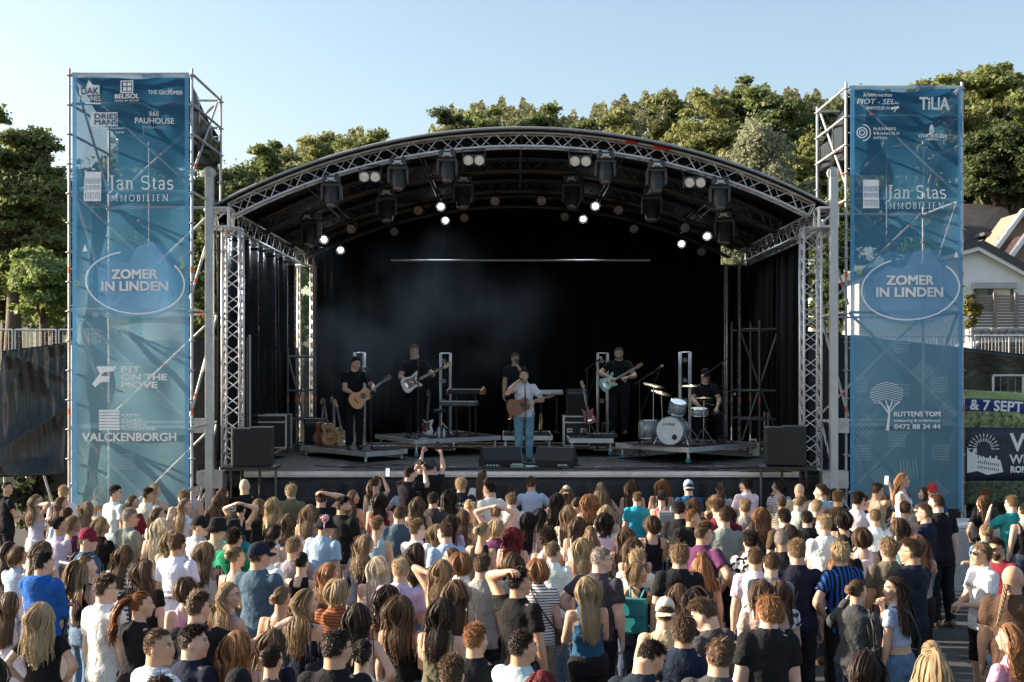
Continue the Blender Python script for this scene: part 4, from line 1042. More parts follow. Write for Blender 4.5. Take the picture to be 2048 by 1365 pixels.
for i, t in enumerate(("POORTEN", "ROLLUIKEN", "ZONWERING", "OUTDOOR LIVING")): A.txt(t, 245, 834 + 8.8 * i, 6.2, INK, 0, 1, 'LEFT', (37, 41, 50, 68)[i])
A.txt("VALCKENBORGH", 168, 882, 16, INK, .0045, 1, 'LEFT', 186)

BR = mesh_banner(1700, 1923, 172, 1018, 21.83, "tall blue mesh banner with ZOMER IN LINDEN right of the stage"); A = Art(BR, 21.83)
A.txt("Schilderwerken", 1724, 195, 7.5, INK, 0, 1, 'LEFT', 58, .15); A.txt("PIOT - SEL", 1711, 210, 10.5, INK, 0, 1, 'LEFT', 75, .2); A.txt(".be", 1787, 210, 5, INK, 0, 1); A.txt("0497/32.80.44", 1731, 221, 6.5, INK, 0, 1, 'LEFT', 46, .15)
A.stroke([(1780, 219), (1796, 216)], 5, INK); A.stroke([(1793, 217), (1786, 226)], 1.5, INK)
A.txt("TiLIA", 1836, 221, 24, INK, .006, 1, 'LEFT', 60)
A.stroke(ell(1722, 267, 10, 10, 0, 360, 24), 2.2, INK); A.stroke(ell(1722, 267, 5, 5, 0, 360, 16), 2, INK); A.stroke(ell(1724, 267, 15, 16, -90, 90, 20), 2, INK)
for i, (t, w) in enumerate((("HANNES", 44), ("VRANCKX", 52), ("OPTIEK", 28))): A.txt(t, 1745, 262 + 9 * i, 5.8 - i * .4, INK, .0005, 1, 'LEFT', w, 0, 1.2)
A.shape([(1856, 266), (1856, 258), (1859, 251), (1863, 251), (1866, 258), (1866, 266), (1862.5, 266), (1862.5, 261), (1859.5, 261), (1859.5, 266)], INK, "arch_emblem")
A.txt("VANDEURZEN", 1833, 277, 7.5, INK, 0, 1, 'LEFT', 59); A.txt("schilderhof", 1849, 282, 4, INK, 0, 1, 'LEFT', 26)
townhouse(A, 1724, 360, 1756, 418); serif_word(A, "Jan Stas", 1773, 398, 26, INK, 1.03); serif_word(A, "IMMOBILIEN", 1768, 419, 12.6, INK, 1.36); A.rect(1723, 430.5, 1897, 432, REDI)
zomer(A, 1815, 562, -1)
for (x, y, w, n) in ((1784, 682, 34, 5), (1708, 756, 26, 6), (1860, 756, 34, 6), (1776, 865, 36, 6), (1706, 892, 36, 6), (1862, 892, 36, 6), (1790, 770, 30, 5)): hatch(A, x, y, w, n, 5.5)
for (x, y, a_) in ((1820, 745, -45), (1730, 830, 45), (1870, 830, -50), (1740, 955, -40), (1870, 960, 45), (1830, 920, 85)): hatch(A, x, y, 36, 6, 6, a_)
# dotted tree emblem of the gardener
tr_ = MB(); g_ = random.Random(5); pts_ = []
for j in range(12):
    for i in range(26):
        x, y = 1771 + (i - 12.5) * 2.75, 766 + j * 4.6 + 1.5 * math.sin(i * .9)
        if ((x - 1771) / 34) ** 2 + ((y - 789) / 25) ** 2 < 1 and not (y > 800 and abs(x - 1771) < 14): pts_.append((x - .9, y - .8, x + .9, y + .8))
A.rects(pts_, INK, "tree_emblem_leaves"); A.shape([(1770, 861), (1774, 830), (1772, 812), (1776, 812), (1778, 830), (1776, 861)][::-1], INK, "tree_emblem_trunk")
for q in (((1774, 826), (1764, 812), (1756, 803)), ((1774, 820), (1770, 806), (1768, 800)), ((1776, 820), (1780, 808), (1782, 800)), ((1776, 826), (1786, 812), (1796, 804))): A.stroke(list(q), 2.2, INK, "tree_emblem_branch")
A.txt("RUTTENS TOM", 1784, 833, 9.5, INK, .003, 1, 'LEFT', 93); A.txt("tuinaanleg & onderhoud", 1785, 844, 6, INK, 0, 1, 'LEFT', 92); A.txt("0472 88 34 44", 1786, 858, 9.5, INK, .001, 1, 'LEFT', 92)
# pale ballast block at the foot of the right tower
bp_ = P(1924, 1196, 19.6); root = empty("ballast_block", (7.45, 20.2, 0), 0, "pale grey ballast block at the foot of the right tower", "ballast")
CONC = mat("pale_concrete", (.46, .46, .46), .85, 0, .15, 4, .2, 40)
MB().box((0, 0, .55), (1.2, .9, 1.0), bev=.03).build("block", CONC, root); MB().box((0, 0, .024), (1.25, .95, .046)).build("foot", CONC, root); MB().box((0, 0, 1.09), (1.16, .86, .07), bev=.02).build("lid", WHITE, root)
# ------------------------------------------------------------------ people
SKIN = None
def skin_mat():
    m = objcol_mat("skin", 0.5, 0.35, 0.05, 200, 0.10, 14); return m
SKIN = skin_mat()
EYEW = mat("eye_white", (.7, .7, .68), .3); IRIS = mat("eye_dark", (.02, .015, .012), .3); LIPS = mat("lips", (.36, .14, .11), .5)
CLOTH = objcol_mat("cloth", 0.9, 0.12, 0.55, 22, 0.10, 6)
DENIM = objcol_mat("denim", 0.9, 0.15, 0.4, 40, 0.25, 16)
HAIR = objcol_mat("hair", 0.50, 0.22, 0, 1, 0.20, 30, translucent=0.22, island=0.16, stretch=(1, 1, .12))
LEATHER = objcol_mat("leather", 0.45, 0.4, 0.2, 60, 0.15, 9)
PLAST = objcol_mat("coloured_plastic", 0.35, 0.5, 0, 1, 0.05, 9)

def surface_nets(F, xs, ys, zs):
    S_ = F < 0; nx, ny, nz = F.shape
    cnt = np.zeros((nx - 1, ny - 1, nz - 1), np.int8)
    for a in (0, 1):
        for b in (0, 1):
            for c in (0, 1): cnt += S_[a:nx - 1 + a, b:ny - 1 + b, c:nz - 1 + c]
    I, J, K = np.nonzero((cnt > 0) & (cnt < 8))
    acc = np.zeros((len(I), 3), np.float32); num = np.zeros(len(I), np.float32)
    corners = [(a, b, c) for a in (0, 1) for b in (0, 1) for c in (0, 1)]
    for i0, c0 in enumerate(corners):
        for c1 in corners[i0 + 1:]:
            if sum(abs(p - q) for p, q in zip(c0, c1)) != 1: continue
            f0 = F[I + c0[0], J + c0[1], K + c0[2]]; f1 = F[I + c1[0], J + c1[1], K + c1[2]]
            m = (f0 < 0) != (f1 < 0); t = np.where(m, f0 / np.where(m, f0 - f1, 1), 0)
            for ax, arr, idx in ((0, xs, I), (1, ys, J), (2, zs, K)):
                p0 = arr[idx + c0[ax]]; p1 = arr[idx + c1[ax]]
                acc[:, ax] += np.where(m, p0 + (p1 - p0) * t, 0)
            num += m
    V = acc / num[:, None]
    idm = np.full((nx - 1, ny - 1, nz - 1), -1, np.int32); idm[I, J, K] = np.arange(len(I))
    quads = []
    for ax in range(3):
        sl0 = [slice(1, n - 1) for n in F.shape]; sl1 = [slice(1, n - 1) for n in F.shape]
        sl0[ax] = slice(0, F.shape[ax] - 1); sl1[ax] = slice(1, F.shape[ax])
        a = S_[tuple(sl0)]; b = S_[tuple(sl1)]
        E = np.nonzero(a != b); off = [1, 1, 1]; off[ax] = 0
        e = [E[k] + off[k] for k in range(3)]; u, v = [(1, 2), (2, 0), (0, 1)][ax]
        def cell(du, dv):
            q = [e[0].copy(), e[1].copy(), e[2].copy()]; q[u] -= du; q[v] -= dv; return idm[q[0], q[1], q[2]]
        Q = np.stack([cell(1, 1), cell(0, 1), cell(0, 0), cell(1, 0)], 1); ins = a[E]
        Q[~ins] = Q[~ins][:, ::-1]; quads.append(Q)
    Q = np.concatenate(quads); Q = Q[(Q >= 0).all(1)]
    return V, Q
def smin(a, b, k):
    h = np.clip(0.5 + 0.5 * (b - a) / k, 0, 1); return b + (a - b) * h - k * h * (1 - h)
def cap(X, a, b, r0, r1):
    a = np.asarray(a, np.float32); b = np.asarray(b, np.float32); ab = b - a; L = float(ab @ ab) + 1e-9
    t = np.clip(((X[0] - a[0]) * ab[0] + (X[1] - a[1]) * ab[1] + (X[2] - a[2]) * ab[2]) / L, 0, 1)
    return np.sqrt((X[0] - a[0] - t * ab[0]) ** 2 + (X[1] - a[1] - t * ab[1]) ** 2 + (X[2] - a[2] - t * ab[2]) ** 2) - (r0 + (r1 - r0) * t)
def ellip(X, c, r):
    x, y, z = (X[0] - c[0]) / r[0], (X[1] - c[1]) / r[1], (X[2] - c[2]) / r[2]
    return (np.sqrt(x * x + y * y + z * z) - 1) * min(r)
PROF = {
 'm': [(.80, .155, .112, 0), (.92, .166, .118, -.005), (1.02, .155, .110, 0), (1.10, .147, .107, 0), (1.22, .160, .116, 0), (1.33, .171, .116, -.005), (1.395, .163, .096, -.012), (1.445, .106, .076, -.015), (1.49, .062, .062, -.006), (1.56, .056, .060, .004)],
 'f': [(.80, .165, .118, 0), (.92, .176, .124, -.006), (1.02, .148, .108, 0), (1.09, .134, .098, 0), (1.22, .150, .106, 0), (1.32, .161, .108, -.003), (1.38, .152, .090, -.010), (1.425, .092, .068, -.012), (1.48, .050, .052, -.005), (1.56, .046, .050, .004)]}
def torso(X, sex, o=0.0, hem=0.0, dz=0.0):
    pr = np.array(PROF[sex], np.float32); z = np.clip(X[2], pr[0, 0], pr[-1, 0])
    w = np.interp(z, pr[:, 0], pr[:, 1]) + o; d = np.interp(z, pr[:, 0], pr[:, 2]) + o; yc = np.interp(z, pr[:, 0], pr[:, 3])
    if hem: e = np.clip((1.25 - X[2]) / .4, 0, 1) * hem; w = w + e; d = d + e
    f = (np.sqrt((X[0] / w) ** 2 + ((X[1] - yc) / d) ** 2) - 1) * np.minimum(w, d)
    return np.maximum(np.maximum(f, X[2] - 1.575), .80 - X[2])
def ik(sh, tgt, hint, l1, l2):
    sh, tgt, hint = np.array(sh, float), np.array(tgt, float), np.array(hint, float)
    d = tgt - sh; L = np.linalg.norm(d); mx = (l1 + l2) * .995
    if L > mx: tgt = sh + d / L * mx; d = tgt - sh; L = mx
    L = max(L, .08); a = (l1 * l1 - l2 * l2 + L * L) / (2 * L); h = math.sqrt(max(1e-6, l1 * l1 - a * a)); u = d / L
    n = hint - u * (hint @ u); n /= np.linalg.norm(n) + 1e-9
    return sh + u * a + n * h, tgt
# wrist targets (right side; x mirrored for left) and elbow hints; 'p' palm style
ARM = {
 'down': ((.235, .04, .84), (.5, -1, 0), 'relax'), 'pocket': ((.215, .06, .90), (.8, -1, 0), 'relax'), 'front': ((.05, .27, 1.10), (.7, -.3, -1), 'fist'),
 'cross': ((-.10, .21, 1.17), (.8, 0, -1), 'relax'), 'phone': ((.09, .33, 1.66), (.5, .2, -1), 'fist'), 'high': ((.16, .26, 1.86), (.6, .1, -1), 'fist'),
 'onhead': ((.07, -.05, 1.70), (1, .25, .15), 'relax'), 'hair': ((.10, -.05, 1.56), (1, .4, -.1), 'relax'), 'side': ((.60, .12, 1.42), (.2, -.3, -1), 'relax'),
 'point': ((.60, .22, 1.40), (.1, -.3, -1), 'open'), 'chin': ((.03, .17, 1.42), (.7, 0, -1), 'fist'), 'wave': ((.17, .28, 1.44), (.6, 0, -1), 'open'), 'rail': ((.22, .34, 1.12), (1, -.2, -.4), 'fist'),
 'hip': ((.19, .03, 1.00), (1, -.6, 0), 'fist')}
DIM = {'m': dict(sh=.170, shz=1.390, l1=.290, l2=.262, ra=(.060, .044, .030)), 'f': dict(sh=.164, shz=1.378, l1=.272, l2=.245, ra=(.047, .036, .025))}
def arm_joints(sex, side, spec):
    D = DIM[sex]; sg = 1 if side == 'R' else -1
    if isinstance(spec, str): t, h, p = ARM[spec]
    else: t, h, p = spec
    sh = np.array((D['sh'] * sg, -.01, D['shz']))
    t = (t[0] * sg, t[1], t[2]) if isinstance(spec, str) else t; h = (h[0] * sg, h[1], h[2]) if isinstance(spec, str) else h
    e, w = ik(sh, t, h, D['l1'], D['l2'])
    if w[2] > 1.45: sh = sh + np.array((-.012 * sg, .0, .03))
    return sh, e, w, p
HEAD_C = np.array((0, .018, 1.605))
def head_rot(yaw, pitch, roll=0):
    return np.array((Euler((0, 0, -R(yaw))).to_matrix() @ Euler((-R(pitch), R(roll), 0)).to_matrix()))
def head_sdf(X, sex):
    k = 1.0 if sex == 'm' else .95
    X = [X[0] / k, X[1] / k, X[2] / k]
    d = ellip(X, (0, -.010, .022), (.075, .094, .098)); d = smin(d, ellip(X, (0, .026, -.046), (.054 if sex == 'm' else .049, .066, .064)), .035)
    d = smin(d, ellip(X, (0, .066, -.094), (.024, .022, .016)), .02)
    d = smin(d, cap(X, (0, .086, .020), (0, .106, -.026), .008, .0135), .012)
    for s in (-1, 1):
        d = smin(d, ellip(X, (.073 * s, -.006, -.008), (.011, .024, .032)), .008); d = smin(d, ellip(X, (.036 * s, .074, -.022), (.020, .016, .016)), .02)
        d = np.maximum(d, -ellip(X, (.031 * s, .099, .014), (.020, .018, .012)))
        d = smin(d, cap(X, (.015 * s, .083, .030), (.048 * s, .071, .030), .008, .006), .012)
    d = smin(d, ellip(X, (0, .088, -.056), (.021, .010, .007)), .008)
    return d * k
FOOT = [((.098, -.02, .045), (.105, .13, .035), .042, .036)]
LEGS = {'m': ((.088, 0, .90), (.098, .018, .49), (.100, -.012, .085), (.092, .060, .042)), 'f': ((.090, 0, .90), (.088, .018, .49), (.088, -.012, .085), (.092, .056, .038))}
def legs_sdf(X, sex, o=0.0, step=0.0, foot=True, pose=None):
    H, Kn, An, rr = LEGS[sex]; d = None
    for s in (-1, 1):
        if pose: (h, k, a) = pose[0 if s < 0 else 1]
        else: h, k, a = ((p[0] * s, p[1] + step * s * w_, p[2]) for p, w_ in ((H, 0), (Kn, .5), (An, 1)))
        q = cap(X, h, k, rr[0] + o, rr[1] + o); q = smin(q, cap(X, k, a, rr[1] - .004 + o, rr[2] + o), .02)
        m_ = (k[0] * .7 + a[0] * .3, k[1] * .7 + a[1] * .3 - .014, k[2] * .7 + a[2] * .3); q = smin(q, ellip(X, m_, (rr[1] * .86 + o, rr[1] * .92 + o, .12)), .03)
        if foot: q = smin(q, cap(X, (a[0], a[1] - .02, a[2] - .045), (a[0] + .010 * s, a[1] + .14, a[2] - .053), .036, .030), .02)
        d = q if d is None else np.minimum(d, q)
    return d
HANDS = {}
def hand_mesh(kind):
    """right hand: wrist at origin, fingers towards -z, palm faces -x... thumb on +y side"""
    if kind in HANDS: return HANDS[kind]
    g = np.arange(-.075, .076, .0072, dtype=np.float32); gz = np.arange(-.215, .03, .0072, dtype=np.float32)
    X = np.meshgrid(g, g, gz, indexing='ij')
    d = ellip(X, (0, 0, -.055), (.017, .041, .052)); d = smin(d, cap(X, (0, 0, .02), (0, 0, -.03), .024, .024), .02)
    bend = {'relax': (25, 35, 25), 'fist': (70, 85, 60), 'open': (4, 8, 6)}[kind]
    for i, (y, L) in enumerate(((.030, .078), (.010, .088), (-.010, .082), (-.029, .066))):
        p = np.array((0, y, -.092 + abs(y - .005) * .25)); a = 0; fan = (i - 1.5) * (-.10 if kind == 'open' else -.03)
        for j, (fr, r0, r1) in enumerate(((.46, .0095, .0088), (.30, .0088, .008), (.24, .008, .0065))):
            a += R(bend[j]) * (1 + .12 * i); q = p + np.array((-math.sin(a), -math.sin(fan) * math.cos(a) * (1 if True else 0), -math.cos(a))) * L * fr
            d = smin(d, cap(X, p, q, r0, r1), .005); p = q
    p = np.array((-.004, .032, -.030)); 
    for v, L, r0, r1 in (((-.25, .80, -.55), .042, .014, .011), ((-.45, .45, -.8), .032, .011, .009), ((-.55, .2, -.85), .024, .009, .007)):
        if kind == 'fist': v = (v[0] - .5, v[1] - .35, v[2])
        v = np.array(v); v /= np.linalg.norm(v); q = p + v * L; d = smin(d, cap(X, p, q, r0, r1), .006); p = q
    HANDS[kind] = surface_nets(d, g, g, gz); return HANDS[kind]
def frame_from(zdir, xhint):
    z = -np.asarray(zdir, float); z /= np.linalg.norm(z); x = np.asarray(xhint, float); x = x - z * (x @ z); x /= np.linalg.norm(x) + 1e-9
    return np.stack([x, np.cross(z, x), z], 1)
BODY = {}
def axis(lo, hi, f0, f1, fine, coarse):
    a = list(np.arange(lo, f0, coarse)) + list(np.arange(f0, f1, fine)) + list(np.arange(f1, hi + coarse, coarse)); return np.array(a, np.float32)
def body_mesh(sex, armL, armR, hy=0, hp=0, roll=0, step=0.0, legpose=None, fine=.0105, build=1.0):
    key = (sex, armL, armR, hy, hp, roll, step, legpose, fine)
    if key in BODY: return BODY[key]
    JL = arm_joints(sex, 'L', armL); JR = arm_joints(sex, 'R', armR)
    pts = np.array([JL[1], JL[2], JR[1], JR[2], (.24, .20, 0), (-.24, -.20, 1.75)]); 
    if legpose: pts = np.concatenate([pts, np.array([q for l_ in legpose for q in l_]), np.array([legpose[0][2], legpose[1][2]]) + np.array((0, .18, 0))])
    lo = pts.min(0) - .08; hi = pts.max(0) + .08
    xs = axis(lo[0], hi[0], -.10, .10, fine, .030); ys = axis(lo[1], hi[1], -.11, .15, fine, .030)
    z0_ = min(lo[2], -.04); zs = np.concatenate([np.arange(z0_, .74, .062 if not legpose else .036), np.arange(.76, 1.455, .038), axis(1.46, max(hi[2], 1.80), 1.46, 1.76, fine, .036)]).astype(np.float32)
    X = np.meshgrid(xs, ys, zs, indexing='ij')
    d = torso(X, sex)
    if sex == 'f':
        for s in (-1, 1): d = smin(d, ellip(X, (.068 * s, .085, 1.255), (.058, .050, .058)), .03)
    else: d = smin(d, ellip(X, (0, .07, 1.30), (.13, .06, .07)), .03)
    ra = DIM[sex]['ra']
    for J in (JL, JR):
        d = smin(d, cap(X, J[0], J[1], ra[0], ra[1]), .035); f = cap(X, J[1], J[2], ra[1], ra[2]); m_ = J[1] * .75 + J[2] * .25
        f = smin(f, cap(X, J[1] * .9 + J[2] * .1, J[1] * .55 + J[2] * .45, ra[1] + .003, ra[1] - .004), .02); d = smin(d, f, .015)
    d = smin(d, legs_sdf(X, sex, 0, step, True, legpose), .03)
    Rm = head_rot(hy, hp, roll); piv = np.array((0, -.005, 1.50)); hc = piv + Rm @ (HEAD_C - piv)
    d = smin(d, cap(X, (0, -.008, 1.44), tuple(hc + Rm @ np.array((0, -.03, -.03))), .060 if sex == 'm' else .050, .055 if sex == 'm' else .046), .03)
    Q = [X[0] - hc[0], X[1] - hc[1], X[2] - hc[2]]; L = [Rm[0, i] * Q[0] + Rm[1, i] * Q[1] + Rm[2, i] * Q[2] for i in range(3)]
    d = smin(d, head_sdf(L, sex), .012)
    V, F = surface_nets(d, xs, ys, zs); Vs = [V]; Fs = [F]; Ms = [np.zeros(len(F), int)]; n = len(V)
    for J, sg in ((JL, -1), (JR, 1)):
        hv, hf = hand_mesh(J[3]); fd = J[2] - J[1]; fd = fd / np.linalg.norm(fd)
        xh = np.array((sg * 1.0, .25, 0.)) if abs(fd[2]) > .6 else np.array((sg * .3, 0, 1.0))
        Fm = frame_from(fd, xh); h2 = hv.copy(); f2 = hf
        if sg < 0: pass
        T = h2 * (1.0 if sex == 'm' else .9)
        if np.cross(Fm[:, 0], Fm[:, 2]) @ np.array((0, 1, 0)) > 0: T = T * np.array((1, -1, 1), np.float32); f2 = hf[:, ::-1]
        Vs.append((T @ Fm.T + J[2]).astype(np.float32)); Fs.append(f2 + n); Ms.append(np.zeros(len(f2), int)); n += len(h2)
    # eyes, brows and lips
    k = 1.0 if sex == 'm' else .95
    fb = MB()
    for s in (-1, 1):
        fb.cur = 1; fb.ball((.0315 * s, .0700, .0130), .0125, 10, 8)
        fb.cur = 2; fb.ball((.0315 * s, .0775, .0128), .0066, 8, 6)
        fb.box((.033 * s, .0835, .0345), (.030, .008, .0055), (0, -.12 * s, -.28 * s))
        fb.box((.0315 * s, .0838, .0225), (.026, .010, .004), (.3, -.05 * s, -.25 * s))
    fb.cur = 3; fb.ball((0, .0925, -.0525), .019, 10, 6, (1, .42, .16)); fb.ball((0, .0918, -.0595), .016, 10, 6, (1, .45, .20))
    fv = np.array([tuple(v) for v in fb.v]) * k; fv = fv @ Rm.T + hc
    quads = [f if len(f) == 4 else list(f) + [f[-1]] for f in fb.f]
    Vs.append(fv.astype(np.float32)); Fs.append(np.array(quads) + n); Ms.append(np.array(fb.m))
    me = mesh_np("body", np.concatenate(Vs), np.concatenate(Fs), [SKIN, EYEW, IRIS, LIPS], True, np.concatenate(Ms))
    BODY[key] = (me, hc, Rm, JL, JR); return BODY[key]
GAR = {}
def wob(X, amp, seed=0):
    return amp * (np.sin(X[2] * 34 + X[0] * 19 + seed) * np.sin(X[0] * 27 - X[2] * 11 + seed * 2) + .6 * np.sin(X[1] * 31 + X[2] * 23 + seed))
def garment_mesh(kind, sex, armL, armR, step=0.0, legpose=None):
    key = (kind, sex) + (((armL, armR)) if kind not in ('jeans', 'shorts', 'skirt', 'shoes') else (step, legpose))
    if key in GAR: return GAR[key]
    ra = DIM[sex]['ra']
    if kind in ('jeans', 'shorts', 'skirt'):
        ext = .24; pz = 1.04; ymin, ymax = -.24, .26
        if legpose: p_ = np.array([q for l_ in legpose for q in l_]); ymin, ymax = min(-.24, p_[:, 1].min() - .12), max(.26, p_[:, 1].max() + .14); ext = max(.24, abs(p_[:, 0]).max() + .12)
        xs = np.arange(-ext, ext + .02, .02, dtype=np.float32); ys = np.arange(ymin, ymax, .02, dtype=np.float32); zs = np.arange(.02, pz, .02, dtype=np.float32)
        X = np.meshgrid(xs, ys, zs, indexing='ij')
        if kind == 'skirt':
            w = .185 + np.clip(.98 - X[2], 0, 1) * .16; d = (np.sqrt((X[0] / w) ** 2 + (X[1] / (w * .8)) ** 2) - 1) * w * .8 + wob(X, .006); d = np.maximum(np.maximum(d, X[2] - 1.0), .52 - X[2])
        else:
            d = smin(torso(X, sex, .010), legs_sdf(X, sex, .018, step, False, legpose), .03) + wob(X, .0035, 2)
            d = np.maximum(d, X[2] - 1.00)
            if kind == 'shorts': d = np.maximum(d, .50 - X[2])
            else: d = np.maximum(d, .065 - X[2])
    elif kind == 'shoes':
        xs = np.arange(-.2, .2, .013, dtype=np.float32); ys = np.arange(-.12, .26, .013, dtype=np.float32); zs = np.arange(-.02, .16, .013, dtype=np.float32)
        X = np.meshgrid(xs, ys, zs, indexing='ij'); An = LEGS[sex][2]; d = None
        q = cap(X, (0, -.035, .045), (.01, .14, .036), .046, .040); q = smin(q, cap(X, (0, -.01, .07), (0, -.01, .12), .045, .05), .02); d = np.maximum(np.maximum(q, .004 - X[2]), X[2] - .115)
    else:
        JL = arm_joints(sex, 'L', armL); JR = arm_joints(sex, 'R', armR); long = kind in ('long', 'hoodie'); loose = kind in ('tee', 'shirt', 'hoodie', 'long', 'crop')
        off = {'tee': .010, 'shirt': .012, 'hoodie': .026, 'long': .011, 'crop': .009}.get(kind, .008)
        pts = np.array([JL[1], JL[2], JR[1], JR[2], (.26, .2, .8), (-.26, -.22, 1.52)]) if long else np.array([JL[1], JR[1], (.26, .2, .8), (-.26, -.22, 1.52)])
        lo = pts.min(0) - .08; hi = pts.max(0) + .08; lo[2] = .78 if not long else min(.78, lo[2])
        g = .0185; xs, ys, zs = (np.arange(lo[i], hi[i], g, dtype=np.float32) for i in range(3)); X = np.meshgrid(xs, ys, zs, indexing='ij')
        d = torso(X, sex, off, .022 if loose and kind != 'crop' else (.01 if kind == 'dress' else .0))
        if sex == 'f':
            for s in (-1, 1): d = smin(d, ellip(X, (.068 * s, .085, 1.255), (.058 + off, .050 + off, .058 + off)), .035)
        else: d = smin(d, ellip(X, (0, .07, 1.30), (.13 + off, .06 + off, .07 + off)), .03)
        hem = {'tee': .84, 'shirt': .84, 'hoodie': .86, 'long': .88, 'crop': 1.06, 'tank': .93, 'bare': .93, 'dress': .80, 'vest': .88}.get(kind, .86)
        if kind in ('tee', 'shirt', 'hoodie', 'long', 'crop'):
            for J in (JL, JR):
                ao = off + .003; q = cap(X, J[0], J[1], ra[0] + ao - .003, ra[1] + ao + .012)
                if long: q = smin(q, cap(X, J[1], J[2], ra[1] + ao, ra[2] + ao), .02)
                else:
                    u = (J[1] - J[0]); L = np.linalg.norm(u); u = u / L; t = (X[0] - J[0][0]) * u[0] + (X[1] - J[0][1]) * u[1] + (X[2] - J[0][2]) * u[2]; q = np.maximum(q, t - L * (.62 if sex == 'm' else .45))
                d = smin(d, q, .022)
            d = d + wob(X, .0040 if kind != 'hoodie' else .007, 1)
            d = np.maximum(d, -ellip(X, (0, .03, 1.52), (.075, .095, .075)))
            if kind == 'shirt':
                ring = np.abs(np.sqrt((X[0] / .075) ** 2 + ((X[1] - .002) / .078) ** 2) - 1) * .075 - .014; d = np.minimum(d, np.maximum(np.maximum(ring, X[2] - 1.492 + X[1] * .35), 1.43 - X[2]))
            if kind == 'hoodie': d = smin(d, ellip(X, (0, -.105, 1.43), (.125, .062, .085)), .03)
            d = np.maximum(d, X[2] - 1.50)
        elif kind == 'bare':
            d = d + wob(X, .002); d = np.maximum(d, X[2] - (1.265 + .05 * (X[1] > 0)))
        else:  # tank, dress, vest: straps and arm holes
            d = d + wob(X, .0025); wide = .135 if kind == 'vest' else .112; nk = .045 if kind == 'vest' else .066
            d = np.maximum(d, -np.maximum(np.maximum(wide - np.abs(X[0]), 1.29 - X[2]), -.2))
            d = np.maximum(d, -np.maximum(np.maximum(np.abs(X[0]) - nk, 1.345 - .06 * (X[1] > 0) - X[2]), -.2)); d = np.maximum(d, X[2] - 1.455)
        d = np.maximum(d, hem - X[2])
        if kind == 'dress':
            zs2 = np.arange(.50, .98, g, dtype=np.float32); X2 = np.meshgrid(xs, ys, zs2, indexing='ij')
    V, F = surface_nets(d, xs, ys, zs)
    GAR[key] = mesh_np(kind, V, F, [DENIM if kind in ('jeans', 'shorts') else (LEATHER if kind == 'shoes' else CLOTH)])
    return GAR[key]

# ------------------------------------------------------------------ hair
HC0 = np.array((0, -.010, .022)); HR = np.array((.075, .094, .098))
def scalp_points(n, g, full=False):
    i = np.arange(int(n * 2.2)) + .5; ph = np.arccos(1 - 2 * i / len(i)); th = math.pi * (1 + 5 ** .5) * i
    d = np.stack([np.cos(th) * np.sin(ph), np.sin(th) * np.sin(ph), np.cos(ph)], 1) + g.normal(size=(len(i), 3)) * .03
    d /= np.linalg.norm(d, axis=1)[:, None]; return d[hairline(d)]
def hairline(d):
    x, y, z = d[:, 0], d[:, 1], d[:, 2]
    return ((z > .64) | ((y < .50) & (z > .40)) | ((y < .12) & (z > -.12)) | ((y < -.22) & (z > -.66)))
def ribbons(Pth, width, axis_pt=None, tip=.25, g=None):
    """Pth (n,m,3) -> ribbon mesh arrays"""
    n, m, _ = Pth.shape
    T = np.gradient(Pth, axis=1); T /= np.linalg.norm(T, axis=2)[:, :, None] + 1e-9
    out = Pth - np.array((0, -.02, -.02)); out = out.copy(); out[:, :, 2] = np.clip(out[:, :, 2], -.0, .2); out /= np.linalg.norm(out, axis=2)[:, :, None] + 1e-9
    W = np.cross(T, out); W /= np.linalg.norm(W, axis=2)[:, :, None] + 1e-9
    N = np.cross(W, T)
    s = np.linspace(0, 1, m)[None, :, None]; prof = (1 - (1 - tip) * s ** 2.2) * width[:, None, None]
    tw = (g.normal(size=(n, 1, 1)) * .32) if g is not None else 0
    Wd = W * np.cos(tw) + N * np.sin(tw) if g is not None else W
    A = Pth + Wd * prof; B = Pth - Wd * prof; Cn = Pth + np.cross(T, Wd) * prof * -.0
    V = np.stack([A, B], 2).reshape(n * m * 2, 3)
    base = (np.arange(n) * m * 2)[:, None]; k = (np.arange(m - 1) * 2)[None, :]; a = base + k
    F = np.stack([a, a + 1, a + 3, a + 2], 2).reshape(-1, 4)
    return V, F
def cap_shell(scale=1.04):
    nu, nv = 28, 18; V = []; 
    for j in range(nv + 1):
        for i in range(nu):
            th = 2 * math.pi * i / nu; ph = math.pi * j / nv; V.append((math.cos(th) * math.sin(ph), math.sin(th) * math.sin(ph), math.cos(ph)))
    V = np.array(V); F = np.array([(j * nu + i, (j + 1) * nu + i, (j + 1) * nu + (i + 1) % nu, j * nu + (i + 1) % nu) for j in range(nv) for i in range(nu)])
    keep = hairline(V)[F].all(1); return V * HR * scale + HC0, F[keep]
def push_body(p):
    """keep hair outside neck, shoulders and back (head frame)"""
    z = p[:, 2]; zz = np.array([-.34, -.28, -.21, -.165, -.115, -.05]); w = np.interp(z, zz[::1], [.185, .19, .18, .115, .064, .06]); d = np.interp(z, zz, [.118, .12, .102, .078, .062, .06])
    y0 = -.028; q = np.stack([p[:, 0] / w, (p[:, 1] - y0) / d], 1); r = np.linalg.norm(q, axis=1); bad = (r < 1.08) & (z < -.06) & (z > -.75)
    f = np.where(bad, 1.08 / np.maximum(r, .05), 1); p = p.copy(); p[:, 0] *= f; p[:, 1] = y0 + (p[:, 1] - y0) * f; return p
def push_head(p, sc_):
    q = (p - HC0) / HR; r = np.linalg.norm(q, axis=1); f = np.where(r < sc_, sc_ / np.maximum(r, .05), 1); return HC0 + (p - HC0) * f[:, None]
